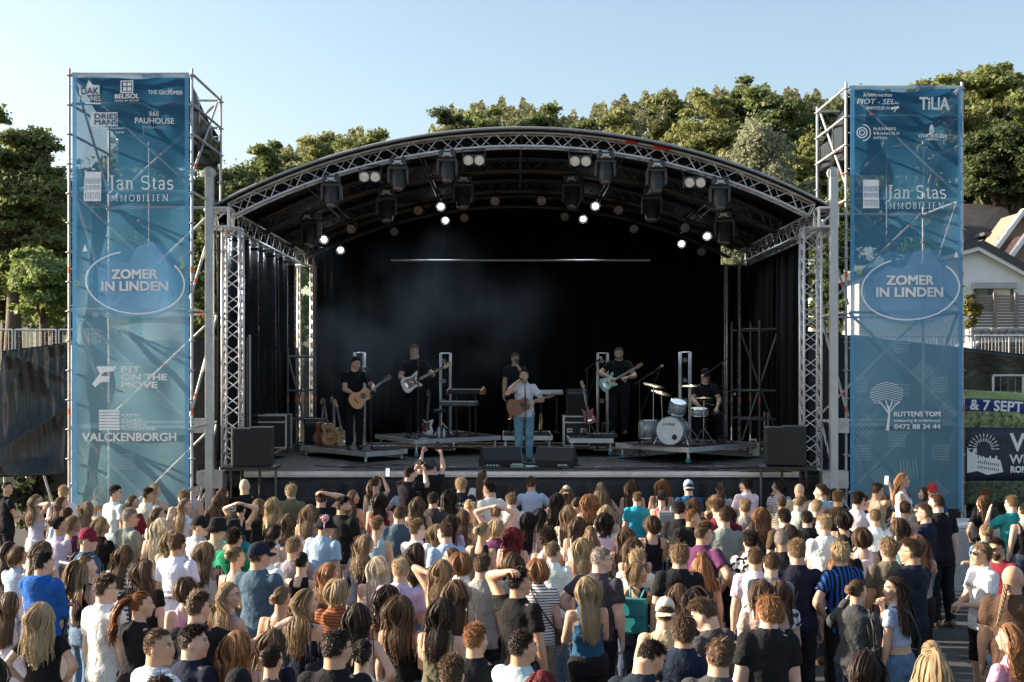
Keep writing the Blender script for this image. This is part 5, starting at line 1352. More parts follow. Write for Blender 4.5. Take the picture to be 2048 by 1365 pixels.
def grow(roots, dirs, steps, step, grav, g, zcut, lift, wave=0, freq=0, noise=.05, backset=0.0, body=True):
    n = len(roots); p = roots.copy(); d = dirs.copy(); out = [p.copy()]; sc_ = 1.03 + lift
    alive = np.ones(n, bool)
    for k in range(steps):
        d = d + np.array((0, 0, -grav)) + g.normal(size=d.shape) * noise; d[:, 1] -= backset
        d /= np.linalg.norm(d, axis=1)[:, None]; p2 = p + d * step
        p2 = push_head(p2, sc_); p2 = push_body(p2) if body else p2; d = (p2 - p); L = np.linalg.norm(d, axis=1)[:, None]; d = d / (L + 1e-9)
        alive &= p2[:, 2] > zcut; p = np.where(alive[:, None], p2, p + d * .002); out.append(p.copy())
    Q = np.stack(out, 1)
    if wave:
        s = np.arange(steps + 1)[None, :]; ph = g.random((n, 1)) * 1.6 + np.round(roots[:, :1] * 18) * 1.3; ramp = np.clip((s - 3) / 6, 0, 1)
        lat = np.stack([-(Q[:, :, 1] + .02), Q[:, :, 0], 0 * Q[:, :, 0]], 2); lat /= np.linalg.norm(lat, axis=2)[:, :, None] + 1e-6
        Q = Q + lat * (wave * np.sin(s * freq + ph) * ramp)[:, :, None]; rad = Q * np.array((1, 1, 0)); rad /= np.linalg.norm(rad, axis=2)[:, :, None] + 1e-6
        Q = Q + rad * (wave * .7 * (1 + np.cos(s * freq + ph)) * ramp)[:, :, None]
    return Q
HAIRM = {}
def hair_mesh(style, var=0, hy=0):
    if style not in ('long', 'wavy', 'curlylong', 'mid'): hy = 0
    key = (style, var, hy)
    if key in HAIRM: return HAIRM[key]
    g = np.random.default_rng(abs(hash((style, var))) % 10000 if False else sum(ord(c) for c in style) * 7 + var * 101)
    Vs, Fs, n = [], [], 0
    def put(V, F):
        nonlocal n
        Vs.append(V.astype(np.float32)); Fs.append(F + n); n += len(V)
    if style in ('long', 'wavy', 'bob', 'curlylong', 'mid'):
        put(*cap_shell(1.03)); N = 680
        d0 = scalp_points(N, g); roots = HC0 + d0 * HR * 1.03; part = (.0, .022, -.02)[var % 3]; n_ = len(roots)
        sx = np.sign(roots[:, 0] - part + 1e-6); dirs = np.stack([sx * (.75 - .3 * (d0[:, 1] < -.3)), -.35 - .5 * (d0[:, 1] > 0) + 0 * sx, -.15 - .6 * (1 - d0[:, 2])], 1)
        zc = {'long': -.42, 'wavy': -.40, 'bob': -.125, 'curlylong': -.33, 'mid': -.235}[style] + (.04, 0, -.07)[var % 3] * (.3 if style == 'bob' else 1)
        zcut = zc + g.normal(size=n_) * (.035 if style != 'bob' else .012) + .5 * roots[:, 0] ** 2 / .08 * (style != 'bob')
        cur = style == 'curlylong'; lift = g.random(n_) * (.13 if style in ('long', 'mid') else .20 if not cur else .34)
        Q = grow(roots, dirs, 11 if style != 'bob' else 9, .064 if style != 'bob' else .038, .50, g, zcut, lift, 0, 0, .05, .05, False)
        # below the jaw the hair gathers on the back
        z = Q[:, :, 2]; t = np.clip((.0 - z) / .15, 0, 1); t = t * t * (3 - 2 * t)
        W = np.interp(-z, [0, .08, .2, .5], [.088, .088, .100, .080]) * (1.12 if cur or style == 'wavy' else 1.0)
        ang = -R(hy) * t; x0, y0 = Q[:, :, 0].copy(), Q[:, :, 1].copy()
        az = np.arctan2(np.abs(roots[:, 0] - part), -(roots[:, 1] + .01)) / math.pi; xg = W * (sx * np.clip(az * 1.12 + g.normal(size=n_) * .06, 0, 1.05))[:, None]; dd_ = np.interp(-z, [.05, .115, .165, .21, .28, .5], [.058, .060, .076, .100, .116, .112])
        yg = -.028 - dd_ * np.sqrt(np.clip(1 - (xg / .20) ** 2, .2, 1)) - .006 - .024 * g.random((n_, 1))
        side = (g.random((n_, 1)) < (.16 if var % 3 == 1 else .05)) & (roots[:, 1:2] > -.02); t = np.where(side, t * .15, t)
        x1 = x0 + (xg - x0) * t; y1 = y0 + (yg - y0) * t; Q[:, :, 0] = x1 * np.cos(ang) + y1 * np.sin(ang); Q[:, :, 1] = -x1 * np.sin(ang) + y1 * np.cos(ang)
        wv, fq = {'wavy': (.009, 1.25), 'curlylong': (.014, 2.2), 'bob': (.002, 1.1), 'mid': (.004, 1.0)}.get(style, (.002, .9))
        s_ = np.arange(Q.shape[1])[None, :]; ph = g.random((n_, 1)) * 1.4 + np.round(roots[:, :1] * 22) * 1.7; rp = np.clip((s_ - 1) / 3, 0, 1)
        Q[:, :, 0] += wv * np.sin(s_ * fq + ph) * rp; Q[:, :, 1] -= wv * .7 * (1 + np.cos(s_ * fq + ph)) * rp
        f = (Q[:, :, 1] > .045) & (Q[:, :, 2] < .055) & (np.abs(Q[:, :, 0]) < .060); Q[:, :, 0] = np.where(f, np.sign(Q[:, :, 0] + 1e-6) * (.062 + .01 * g.random(f.shape)), Q[:, :, 0])
        Q[:, :, 1] = np.where((Q[:, :, 2] < -.02) & (Q[:, :, 1] > .03), .03 + .2 * (Q[:, :, 1] - .03), Q[:, :, 1])
        put(*ribbons(Q, .0029 + .0024 * g.random(n_), tip=.35, g=g))
    elif style in ('ponytail', 'bun', 'halfup', 'wavytail', 'claw'):
        put(*cap_shell(1.035)); Tz = {'ponytail': .35, 'wavytail': .40, 'bun': .05, 'halfup': .45, 'claw': .1}[style] + (.0, .25, -.2)[var % 3]
        dT = np.array((0, -1, Tz)); dT /= np.linalg.norm(dT); d0 = scalp_points(360, g)
        if style == 'halfup': low = d0[:, 2] < .1; dl = d0[low]; d0 = d0[~low]
        m = 9; t = np.linspace(0, 1, m)[None, :, None]; L = d0[:, None, :] * (1 - t) + dT * t + g.normal(size=(len(d0), 1, 3)) * .05 * np.sin(t * 3.14); L /= np.linalg.norm(L, axis=2)[:, :, None]
        Q = HC0 + L * HR * (1.045 + .05 * g.random((len(d0), 1, 1)) * np.sin(t * 3.1)); put(*ribbons(Q, .0045 + .002 * g.random(len(Q)), tip=.6, g=g))
        T = HC0 + dT * HR * 1.08
        if style in ('bun', 'claw'):
            k = 90; th = g.random((k, 1)) * 6.28 + np.linspace(0, 4.5, 12)[None, :]; rr = (.020 + .022 * g.random((k, 1))); tilt = g.random((k, 1)) * 3.14
            c = T + np.array((0, -.026, 0)); pts = np.stack([rr * np.cos(th) * 1.1, rr * np.sin(th) * np.sin(tilt) * .8, rr * np.sin(th) * np.cos(tilt) * 1.1], 2); put(*ribbons(c + pts, .006 + .004 * g.random(k), tip=.7, g=g))
            if style == 'claw':
                r0 = T + g.normal(size=(60, 3)) * .012; dd = g.normal(size=(60, 3)) * .3 + np.array((0, -.3, .8)); put(*ribbons(grow(r0, dd, 8, .016, .35, g, np.full(60, -.3), 0, 0, 0, .1), .005 + .003 * g.random(60), tip=.2, g=g))
        else:
            k = 120 if style != 'halfup' else 80; r0 = T + g.normal(size=(k, 3)) * np.array((.012, .008, .012)); dd = g.normal(size=(k, 3)) * .12 + np.array((0, -1, .25))
            zc = np.full(k, (-.30, -.38, -.24)[var % 3]) + g.normal(size=k) * .04
            put(*ribbons(grow(r0, dd, 18, .030, .42, g, zc, .05, .014 if style == 'wavytail' else .005, .8, .09), .006 + .004 * g.random(k), tip=.25, g=g))
            if style == 'halfup':
                r0 = HC0 + dl * HR * 1.03; dd = dl * np.array((1, 1, 0)) + np.array((0, 0, -.8)); put(*ribbons(grow(r0, dd, 18, .028, .35, g, -.34 + g.normal(size=len(dl)) * .05, .1 + .2 * g.random(len(dl)), .006, .7, .06), .0065 + .004 * g.random(len(dl)), tip=.25, g=g))
        tie = MB().lathe([(.018, -.007), (.021, 0), (.018, .007)], 10, T, Matrix.Rotation(R(90), 3, 'X')); put(np.array([tuple(v) for v in tie.v]), np.array([f for f in tie.f if len(f) == 4]))
    else:
        put(*cap_shell({'buzz': 1.015, 'afro': 1.05}.get(style, 1.03))); N = {'short': 1500, 'quiff': 1500, 'curly': 1500, 'afro': 1900, 'buzz': 1300, 'mop': 1500, 'crop': 1500}[style]
        d0 = scalp_points(N, g); roots = HC0 + d0 * HR * 1.02; top = np.clip((d0[:, 2] - .05) / .6, 0, 1)
        if style == 'afro':
            dirs = d0 + g.normal(size=d0.shape) * .35; L = .085; m = 5
        elif style == 'buzz': dirs = d0 + g.normal(size=d0.shape) * .5 + np.array((0, 0, -.3)); L = .009; m = 3
        elif style == 'curly': dirs = d0 * .6 + g.normal(size=d0.shape) * .5 + np.array((0, .2, -.1)); L = .014 + .026 * top; m = 4
        elif style == 'quiff': dirs = d0 * .34 + np.array((.1, .55, .05)) + g.normal(size=d0.shape) * .16; dirs = np.where(top[:, None] < .4, d0 * .22 + np.array((0, -.2, -.9)) + g.normal(size=d0.shape) * .15, dirs); L = .014 + .038 * top; m = 4
        elif style == 'mop': dirs = d0 * .32 + np.array((0, -.15, -.45)) + g.normal(size=d0.shape) * .17; L = .040 + .022 * top; m = 5
        elif style == 'crop': dirs = d0 * .35 + np.array((0, .3, -.35)) + g.normal(size=d0.shape) * .22; L = .012 + .020 * top; m = 3
        else: dirs = d0 * .30 + np.array((.25 if var % 2 else -.25, .2, -.40)) + g.normal(size=d0.shape) * .18; L = .020 + .030 * top; m = 4
        dirs /= np.linalg.norm(dirs, axis=1)[:, None]; L = np.broadcast_to(L, (len(d0),)) * (.8 + .4 * g.random(len(d0)))
        p = roots.copy(); out = [p.copy()]; d = dirs
        for k in range(m):
            d = d + np.array((0, 0, -.14)) + g.normal(size=d.shape) * (.45 if style in ('curly', 'afro') else .08); d /= np.linalg.norm(d, axis=1)[:, None]
            p = push_head(p + d * (L / m)[:, None], 1.03); out.append(p.copy())
        Q = np.stack(out, 1); put(*ribbons(Q, (.0028 if style == 'buzz' else .0024) + .0016 * g.random(len(Q)), tip=.2, g=g))
    me = mesh_np("hair", np.concatenate(Vs), np.concatenate(Fs), [HAIR]); HAIRM[key] = me; return me
def beard_mesh(var=0):
    key = ('beard', var)
    if key in HAIRM: return HAIRM[key]
    g = np.random.default_rng(5 + var); d = g.normal(size=(1400, 3)); d /= np.linalg.norm(d, axis=1)[:, None]; c = np.array((0, .026, -.046)); r = np.array((.055, .067, .065))
    p = c + d * r; k = (p[:, 2] < -.052 + .10 * np.clip(np.abs(p[:, 0]) / .055, 0, 1) ** 2 - .01) & (p[:, 1] > -.005) & ~((np.abs(p[:, 0]) < .016) & (np.abs(p[:, 2] + .056) < .008)) | ((np.abs(p[:, 2] + .040) < .006) & (np.abs(p[:, 0]) < .028) & (p[:, 1] > .06))
    p = p[k]; d = d[k]; dd = d * .6 + np.array((0, 0, -.7)) + g.normal(size=d.shape) * .2; Q = np.stack([p, p + dd * .006, p + dd * .011], 1)
    HAIRM[key] = mesh_np("beard", *ribbons(Q, np.full(len(Q), .0035), tip=.2, g=g), [HAIR]); return HAIRM[key]

# ------------------------------------------------------------------ hats, glasses, bags (in the head or body frame)
ACC = {}
def acc_mesh(kind):
    if kind in ACC: return ACC[kind]
    m = MB()
    if kind == 'cap':
        dome = [(.0835 * math.sin(a), .0) for a in ()]; 
        pr = [(.088 * math.cos(R(t)) ** .75 + 1e-4, .112 * math.sin(R(t))) for t in (0, 12, 25, 38, 50, 62, 74, 84, 90)]
        m.lathe(pr, 20, (0, -.010, .030), Matrix.Diagonal((.93, 1.17, 1.0)), cap=False)
        n = 12; top = []; 
        for j in range(5):
            for i in range(n + 1):
                a = R(-75 + 150 * i / n); r_ = j / 4; x = math.sin(a) * (.080 + .004 * r_); y = .080 * math.cos(a) * 1.0 + r_ * .072 * max(.05, math.cos(a)) ** .6 + .008; top.append((x, y - .0, .034 - .020 * r_ - .22 * x * x / .08 * .5))
        w = n + 1; m.add(top, [(j * w + i, j * w + i + 1, (j + 1) * w + i + 1, (j + 1) * w + i) for j in range(4) for i in range(n)], True)
        m.add([(x, y, z - .006) for x, y, z in top], [(j * w + i, (j + 1) * w + i, (j + 1) * w + i + 1, j * w + i + 1) for j in range(4) for i in range(n)], True)
        m.ball((0, -.010, .142), .008, 8, 5); m.box((0, -.116, .022), (.05, .006, .014))
        for k in range(6): a = R(60 * k + 30); m.poly([Vector((0, -.01, .1435)), Vector((math.sin(a) * .052, -.01 + math.cos(a) * .066, .118)), Vector((math.sin(a) * .0815, -.01 + math.cos(a) * .1035, .045))], .0022, 4)
    elif kind == 'bucket':
        m.lathe([(.001, .118), (.060, .116), (.074, .108), (.090, .040), (.098, .018), (.142, -.022), (.140, -.026), (.095, .010)], 24, (0, -.008, .02), Matrix.Diagonal((.92, 1.1, 1)), cap=False)
    elif kind == 'pompom':
        for k in range(90):
            v = Vector((random.gauss(0, 1), random.gauss(0, 1), random.gauss(0, 1))).normalized(); m.ball(v * random.uniform(.02, .045), .012, 5, 4)
        m.tube((0, 0, -.03), (.01, 0, -.15), .008, 6)
    elif kind in ('glasses', 'sunglasses', 'headglasses'):
        z, y = (.012, .098) if kind != 'headglasses' else (0, 0)
        M0 = Matrix.Identity(3)
        for s in (-1, 1):
            c = Vector((.032 * s, y, z)); pts = [c + Vector((.024 * math.cos(a), -.25 * abs(.024 * math.cos(a)) * (1 if math.cos(a) * s > 0 else 0), .018 * math.sin(a))) for a in [2 * math.pi * k / 14 for k in range(14)]]
            m.cur = 0; m.poly(pts, .0019 if kind == 'glasses' else .0028, 5, True)
            if kind != 'glasses': m.cur = 1; m.add(pts, [tuple(range(14))]); m.cur = 0
            m.poly([c + Vector((.024 * s, -.005, .006)), Vector((.078 * s, y - .05, z + .006)), Vector((.080 * s, y - .105, z + .002)), Vector((.078 * s, y - .118, z - .012))], .002, 5)
        m.tube((-.009, y + .004, z + .004), (.009, y + .004, z + .004), .0022, 5)
        ACC[kind] = m.mesh(kind, [PLAST, mat("dark_lens", (.012, .014, .018), .08, 0, .1, 3, 0, 1, .8)]); return ACC[kind]
    elif kind == 'backpack':
        m.box((0, -.205, 1.19), (.29, .13, .40), bev=.045); m.box((0, -.275, 1.10), (.22, .045, .19), bev=.02); m.box((0, -.205, 1.36), (.27, .12, .10), bev=.03)
        for s in (-1, 1): m.poly([(.08 * s, -.15, 1.38), (.085 * s, -.08, 1.462), (.095 * s, .03, 1.45), (.12 * s, .125, 1.32), (.14 * s, .11, 1.18), (.15 * s, -.02, 1.07), (.12 * s, -.15, 1.03)], .018, 6)
        m.poly([(-.04, -.2, 1.40), (-.03, -.2, 1.45), (.03, -.2, 1.45), (.04, -.2, 1.40)], .008, 5)
    elif kind == 'flapbag':
        m.box((0, -.195, 1.16), (.28, .12, .36), bev=.02); m.box((0, -.262, 1.26), (.265, .014, .18), bev=.006); m.box((0, -.20, 1.345), (.27, .135, .03), bev=.01)
        for s in (-1, 1): m.poly([(.06 * s, -.15, 1.36), (.085 * s, -.07, 1.45), (.095 * s, .03, 1.44), (.13 * s, .12, 1.30), (.15 * s, -.02, 1.06), (.10 * s, -.15, 1.0)], .014, 6)
    elif kind == 'shoulderbag':
        m.box((.235, -.03, 1.00), (.075, .27, .22), (0, .05, 0), bev=.03); m.box((.276, -.03, 1.05), (.01, .24, .12), bev=.004)
        for y in (-.1, .05): m.poly([(.235, y, 1.10), (.215, y + .02, 1.28), (.16, -.02, 1.447), (.12, -.01, 1.44), (.17, y + .01, 1.25), (.215, y, 1.11)], .010, 6)
        for y in (-.1, .05): m.lathe([(.018, -.004), (.024, 0), (.018, .004)], 10, (.255, y, 1.14), Matrix.Rotation(R(90), 3, 'Y'))
    elif kind == 'crossbag':
        pts = [(-.10, -.02, 1.455), (-.07, -.115, 1.40), (.0, -.135, 1.28), (.10, -.13, 1.13), (.185, -.06, 1.0), (.17, .08, 1.0), (.08, .15, 1.15), (-.02, .14, 1.30), (-.09, .07, 1.43)]
        m.poly(pts, .011, 6, True); m.box((.215, .02, .93), (.06, .20, .15), bev=.02)
    elif kind == 'watch':
        m.lathe([(.031, -.009), (.034, -.009), (.034, .009), (.031, .009)], 14); m.lathe([(.015, 0), (.015, .008)], 10, (.032, 0, 0), Matrix.Rotation(R(90), 3, 'Y'))
    elif kind == 'phone':
        m.cur = 0; m.box((0, 0, 0), (.074, .009, .150), bev=.003); m.cur = 1; m.box((0, -.0052, 0), (.067, .001, .140)); ACC[kind] = m.mesh(kind, [PLAST, emit_mat("phone_screen", (.35, .4, .45), .6)]); return ACC[kind]
    elif kind == 'camera':
        m.box((0, 0, 0), (.14, .065, .10), bev=.012); m.box((0, 0, .06), (.06, .055, .035), bev=.008); m.lathe([(.036, 0), (.04, .03), (.04, .12), (.044, .14), (.03, .142)], 16, (0, .03, 0), Matrix.Rotation(R(-90), 3, 'X'))
    elif kind == 'braid':
        for q in range(3): m.poly([Vector((.016 * math.sin(t * 1.3 + q * 2.1) * (1 - t / 22), -.105 - .010 * t - .006 * math.cos(t * 1.3 + q * 2.1), -.03 - .022 * t)) for t in range(16)], .011, 6, radii=[.013 - .0006 * t for t in range(16)])
        ACC[kind] = m.mesh(kind, HAIR); return ACC[kind]
    elif kind == 'cup':
        m.lathe([(.027, 0), (.038, .12), (.036, .12), (.025, .004)], 14)
    ACC[kind] = m.mesh(kind, CLOTH if kind in ('cap', 'bucket', 'pompom') else LEATHER if 'bag' in kind or kind == 'backpack' else PLAST)
    return ACC[kind]

HC = {'bl': (.40, .30, .175), 'pl': (.55, .47, .34), 'db': (.215, .148, .085), 'br': (.105, .064, .038), 'dk': (.030, .020, .015), 'bk': (.012, .010, .010), 'rd': (.26, .095, .035), 'gi': (.25, .125, .058), 'gy': (.30, .27, .24), 'wr': (.16, .022, .028)}
CC = {'wh': ((.72, .72, .72), 'white'), 'bk': ((.014, .014, .016), 'black'), 'nv': ((.014, .019, .036), 'navy'), 'gr': ((.24, .25, .26), 'grey'), 'lb': ((.36, .48, .60), 'light blue'), 'bu': ((.018, .095, .36), 'bright blue'), 'tq': ((.03, .30, .42), 'turquoise'),
      'rd': ((.42, .045, .05), 'red'), 'mr': ((.17, .02, .035), 'maroon'), 'pu': ((.105, .035, .085), 'purple'), 'pk': ((.62, .34, .42), 'pink'), 'cr': ((.66, .60, .48), 'cream'), 'ol': ((.12, .115, .075), 'olive'), 'dg': ((.05, .052, .056), 'dark grey'), 'bn': ((.075, .05, .036), 'dark brown'),
      'ru': ((.34, .11, .045), 'rust'), 'gn': ((.015, .20, .11), 'green'), 'sl': ((.06, .10, .145), 'slate blue'), 'li': ((.50, .42, .56), 'lilac'), 'dn': ((.10, .20, .33), 'denim blue'), 'sg': ((.19, .22, .20), 'sage grey'), 'bb': ((.022, .075, .15), 'royal blue'), 'pl': ((.10, .035, .08), 'plum'), 'te': ((.02, .22, .24), 'teal'), 'be': ((.45, .36, .26), 'beige')}
GN = {'tee': 'T-shirt', 'shirt': 'collared shirt', 'long': 'long-sleeved top', 'tank': 'tank top', 'bare': 'strapless top', 'hoodie': 'hooded sweatshirt', 'crop': 'cropped top', 'vest': 'sleeveless top', 'dress': 'dress'}
SKT = [(.56, .36, .26), (.62, .41, .30), (.52, .32, .22), (.60, .40, .31), (.48, .29, .19)]
def pattern_mat(kind, c1, c2):
    key = "pattern_%s_%s_%s" % (kind, c1, c2)
    if key in MATS: return MATS[key]
    m = bpy.data.materials.new(key); nt, b = nodes_of(m); tc = nt.nodes.new("ShaderNodeTexCoord"); mp = nt.nodes.new("ShaderNodeMapping"); nt.links.new(tc.outputs["Object"], mp.inputs[0])
    rp = nt.nodes.new("ShaderNodeValToRGB"); rp.color_ramp.interpolation = 'CONSTANT'; rp.color_ramp.elements[0].color = CC[c1][0] + (1,); rp.color_ramp.elements[1].color = CC[c2][0] + (1,)
    if kind in ('hstripe', 'vstripe', 'thin'):
        wv = nt.nodes.new("ShaderNodeTexWave"); wv.bands_direction = 'Z' if kind != 'vstripe' else 'X'; wv.inputs["Scale"].default_value = {'hstripe': 6.5, 'thin': 11, 'vstripe': 7}[kind]; wv.inputs["Distortion"].default_value = .4
        nt.links.new(mp.outputs[0], wv.inputs["Vector"]); nt.links.new(wv.outputs["Fac"], rp.inputs[0]); rp.color_ramp.elements[1].position = {'hstripe': .5, 'thin': .72, 'vstripe': .6}[kind]
    elif kind == 'dots':
        vo = nt.nodes.new("ShaderNodeTexVoronoi"); vo.inputs["Scale"].default_value = 32; vo.inputs["Randomness"].default_value = .3; nt.links.new(mp.outputs[0], vo.inputs["Vector"]); nt.links.new(vo.outputs["Distance"], rp.inputs[0]); rp.color_ramp.elements[1].position = .28
    elif kind == 'blotch':
        vo = nt.nodes.new("ShaderNodeTexNoise"); vo.inputs["Scale"].default_value = 18; nt.links.new(mp.outputs[0], vo.inputs["Vector"]); nt.links.new(vo.outputs[0], rp.inputs[0]); rp.color_ramp.elements[1].position = .52
    else:
        ck = nt.nodes.new("ShaderNodeTexBrick"); ck.inputs["Scale"].default_value = 9; ck.offset = 0; mp.inputs["Rotation"].default_value = (R(90), 0, 0)
        ck.inputs["Color1"].default_value = (0, 0, 0, 1); ck.inputs["Color2"].default_value = (.1, .1, .1, 1); ck.inputs["Mortar"].default_value = (1, 1, 1, 1); ck.inputs["Mortar Size"].default_value = .06; nt.links.new(mp.outputs[0], ck.inputs["Vector"]); nt.links.new(ck.outputs[0], rp.inputs[0])
    nt.links.new(rp.outputs[0], b.inputs["Base Color"]); b.inputs["Roughness"].default_value = .9; b.inputs["Specular IOR Level"].default_value = .12
    MATS[key] = m; return m

def person(pos, height, rz, sex, hair, hc, top, tc, armL='down', armR='down', hy=0, hp=0, roll=0, pants='jeans', pc=(.05, .07, .11), skin=None, extras=(), var=0, step=0.0, legpose=None, shoe=(.05, .05, .05), fine=.0135, pattern=None, label=None, group=None, name="person", wide=1.0):
    k = height / 1.74
    root = empty(name, pos, rz, label, "person", group); root.scale = (k * wide, k * wide, k)
    skin = skin or SKT[0]
    me, hc3, Rm, JL, JR = body_mesh(sex, armL, armR, hy, hp, roll, step, legpose, fine)
    b = link("body", me, root); b.color = tuple(skin) + (1,)
    t = link({'tee': 'shirt', 'shirt': 'shirt', 'long': 'shirt', 'hoodie': 'hoodie', 'dress': 'dress'}.get(top, 'top'), garment_mesh(top, sex, armL, armR), root); t.color = tuple(tc) + (1,)
    if pattern:
        t.material_slots[0].link = 'OBJECT'; t.material_slots[0].material = pattern
    if pants:
        p_ = link({'jeans': 'trousers', 'shorts': 'shorts', 'skirt': 'skirt'}[pants], garment_mesh(pants, sex, None, None, step, legpose), root); p_.color = tuple(pc) + (1,)
    sm = garment_mesh('shoes', sex, None, None); An = LEGS[sex][2]
    for s in (-1, 1):
        loc = (An[0] * s, An[1] + step * s, 0) if not legpose else tuple(legpose[0 if s < 0 else 1][2]); loc = loc if not legpose else (loc[0], loc[1], loc[2] - .085)
        o = link("shoe", sm, root, loc, (0, 0, -.12 * s)); o.color = tuple(shoe) + (1,)
    M4 = Matrix([list(Rm[i]) + [hc3[i]] for i in range(3)] + [[0, 0, 0, 1]]); hk = 1.0 if sex == 'm' else .962
    def on_head(nm, mesh, c, off=None, sc_=1.0):
        o = link(nm, mesh, root); o.matrix_local = M4 @ (off or Matrix.Identity(4)) @ Matrix.Scale(sc_, 4); o.color = tuple(c) + (1,); return o
    if hair: on_head("hair", hair_mesh(hair, var, hy), hc, None, hk)
    for e in extras:
        nm, _, cv = e.partition(':'); c = CC[cv][0] if cv else (.015, .015, .016)
        if nm in ('cap', 'bucket'): on_head("hat", acc_mesh(nm), c, None, hk * 1.03)
        elif nm == 'capback': on_head("hat", acc_mesh('cap'), c, Matrix.Rotation(math.pi, 4, 'Z'), hk * 1.03)
        elif nm == 'pompom': on_head("pompom", acc_mesh('pompom'), CC['pk'][0], Matrix.Translation((.12, -.03, .11)))
        elif nm in ('glasses', 'sunglasses'): on_head("glasses", acc_mesh(nm), c, None, hk)
        elif nm == 'headglasses': on_head("sunglasses", acc_mesh('headglasses'), c, Matrix.Translation((0, .075, .105)) @ Matrix.Rotation(R(60), 4, 'X'), hk)
        elif nm == 'braid': on_head("braid", acc_mesh('braid'), HC['db'])
        elif nm == 'beard': on_head("beard", beard_mesh(), hc, None, hk)
        elif nm in ('backpack', 'flapbag', 'shoulderbag', 'crossbag'): o = link({'backpack': 'backpack', 'flapbag': 'backpack'}.get(nm, 'bag'), acc_mesh(nm), root); o.color = tuple(c) + (1,)
        elif nm == 'clip': on_head("hair_clip", acc_mesh('pompom') if False else acc_mesh('watch'), c, Matrix.Translation((0, -.11, .05)) @ Matrix.Rotation(R(90), 4, 'Y'))
        elif nm == 'watch': o = link("watch", acc_mesh('watch'), root); w = JR[2] * .9 + JR[1] * .1; o.matrix_local = Matrix.Translation(w) @ Vector(JR[2] - JR[1]).to_track_quat('Z', 'Y').to_matrix().to_4x4(); o.color = tuple(c) + (1,)
        elif nm == 'wristband': o = link("wristband", acc_mesh('watch'), root); w = JR[2] * .93 + JR[1] * .07; o.matrix_local = Matrix.Translation(w) @ Vector(JR[2] - JR[1]).to_track_quat('Z', 'Y').to_matrix().to_4x4() @ Matrix.Scale(.95, 4); o.color = tuple(c) + (1,)
    return root, (me, hc3, Rm, JL, JR)
# ------------------------------------------------------------------ lamps hung from the roof
LITM = emit_mat("lit_lamp", (.86, .92, 1.0), 14.0)
def moving_head():
    root = empty("moving_head_light", (0, 0, 0))
    b = MB().box((0, 0, -.07), (.30, .24, .13), bev=.02).build("base", DARKGREY, root)
    MB().box((0, -.123, -.07), (.12, .006, .05)).build("display", mat("display_grey", (.45, .48, .50), .3), b)
    for s in (-1, 1): MB().box((.07 * s, -.124, -.105), (.03, .006, .015)).build("connector", WHITE, b)
    for s in (-1, 1): MB().lathe([(.03, -.02), (.035, 0), (.03, .02)], 10, (.09 * s, 0, .02)).build("clamp", BLACK, root)
    y = MB(); y.box((0, 0, -.165), (.36, .16, .06), bev=.02)
    for s in (-1, 1): y.box((.165 * s, 0, -.30), (.05, .13, .28), bev=.02)
    y.build("yoke", DARKGREY, root)
    M = Matrix.Rotation(R(160), 3, 'X')
    h = MB().lathe([(.05, -.17), (.11, -.15), (.125, -.05), (.13, .05), (.118, .14), (.10, .19), (.10, .20)], 20, (0, 0, -.36), M).build("lamp_head", BLACK, root)
    fins = MB()
    for k in range(6): fins.lathe([(.134, -.004), (.134, .004)], 20, Vector((0, 0, -.36)) + M @ Vector((0, 0, -.12 + k * .022)), M)
    fins.build("cooling_fin", DARKGREY, h)
    MB().lathe([(.001, .201), (.088, .203), (.088, .198)], 18, (0, 0, -.36), M, cap=False).build("lens", LENS, h)
    return root
def par_can(lit):
    root = empty("led_par_light", (0, 0, 0)); M = Matrix.Rotation(R(108), 3, 'X')
    y = MB(); 
    for s in (-1, 1): y.box((.125 * s, 0, -.12), (.008, .035, .22))
    y.box((0, 0, -.01), (.26, .035, .01)); y.tube((0, 0, 0), (0, 0, .05), .02, 8); y.build("bracket", BLACK, root)
    MB().lathe([(.06, -.10), (.10, -.08), (.115, 0), (.115, .055), (.106, .056), (.100, .035)], 20, (0, 0, -.19), M, cap=False).build("housing", BLACK, root)
    MB().lathe([(.001, .03), (.104, .03)], 20, (0, 0, -.19), M, cap=False).build("lens", LENS, root)
    d = MB()
    if lit: MB().lathe([(.001, .050), (.036, .048), (.054, .040), (.058, .031)], 20, (0, 0, -.19), M, cap=False).build("bulb", LITM, root)
    if not lit:
        for k in range(7):
            a = k * 6.283 / 6; r_ = .065 if k < 6 else 0; d.lathe([(.001, .040), (.024, .036), (.026, .030)], 8, Vector((0, 0, -.19)) + M @ Vector((r_ * math.cos(a), r_ * math.sin(a), 0)), M, cap=False)
        d.build("led", mat("led_cell", (.5, .46, .42), .2, .3), root)
    return root
def blinder():
    root = empty("blinder_light", (0, 0, 0)); MB().box((0, 0, -.22), (.40, .14, .20), bev=.02).build("housing", BLACK, root)
    y = MB()
    for s in (-1, 1): y.tube((.2 * s, 0, -.22), (.2 * s, 0, -.02), .012, 6)
    y.tube((-.2, 0, -.02), (.2, 0, -.02), .012, 6); y.build("bracket", BLACK, root)
    M = Matrix.Rotation(R(100), 3, 'X')
    for s in (-1, 1):
        l = MB().lathe([(.001, .075), (.05, .08), (.078, .085), (.086, .10), (.090, .085), (.09, .06)], 18, (.098 * s, 0, -.22), M, cap=False).build("reflector", CHROME, root)
        MB().lathe([(.001, .096), (.055, .090), (.075, .087)], 16, (.098 * s, 0, -.22), M, cap=False).build("bulb", mat("warm_bulb", (.85, .74, .60), .25), l)
    c = MB(); c.poly([(-.15, 0, -.12), (-.25, .05, .0), (-.2, .1, .14), (-.05, .1, .1)], .008, 5); c.build("power_cable", BLACK, root)
    return root
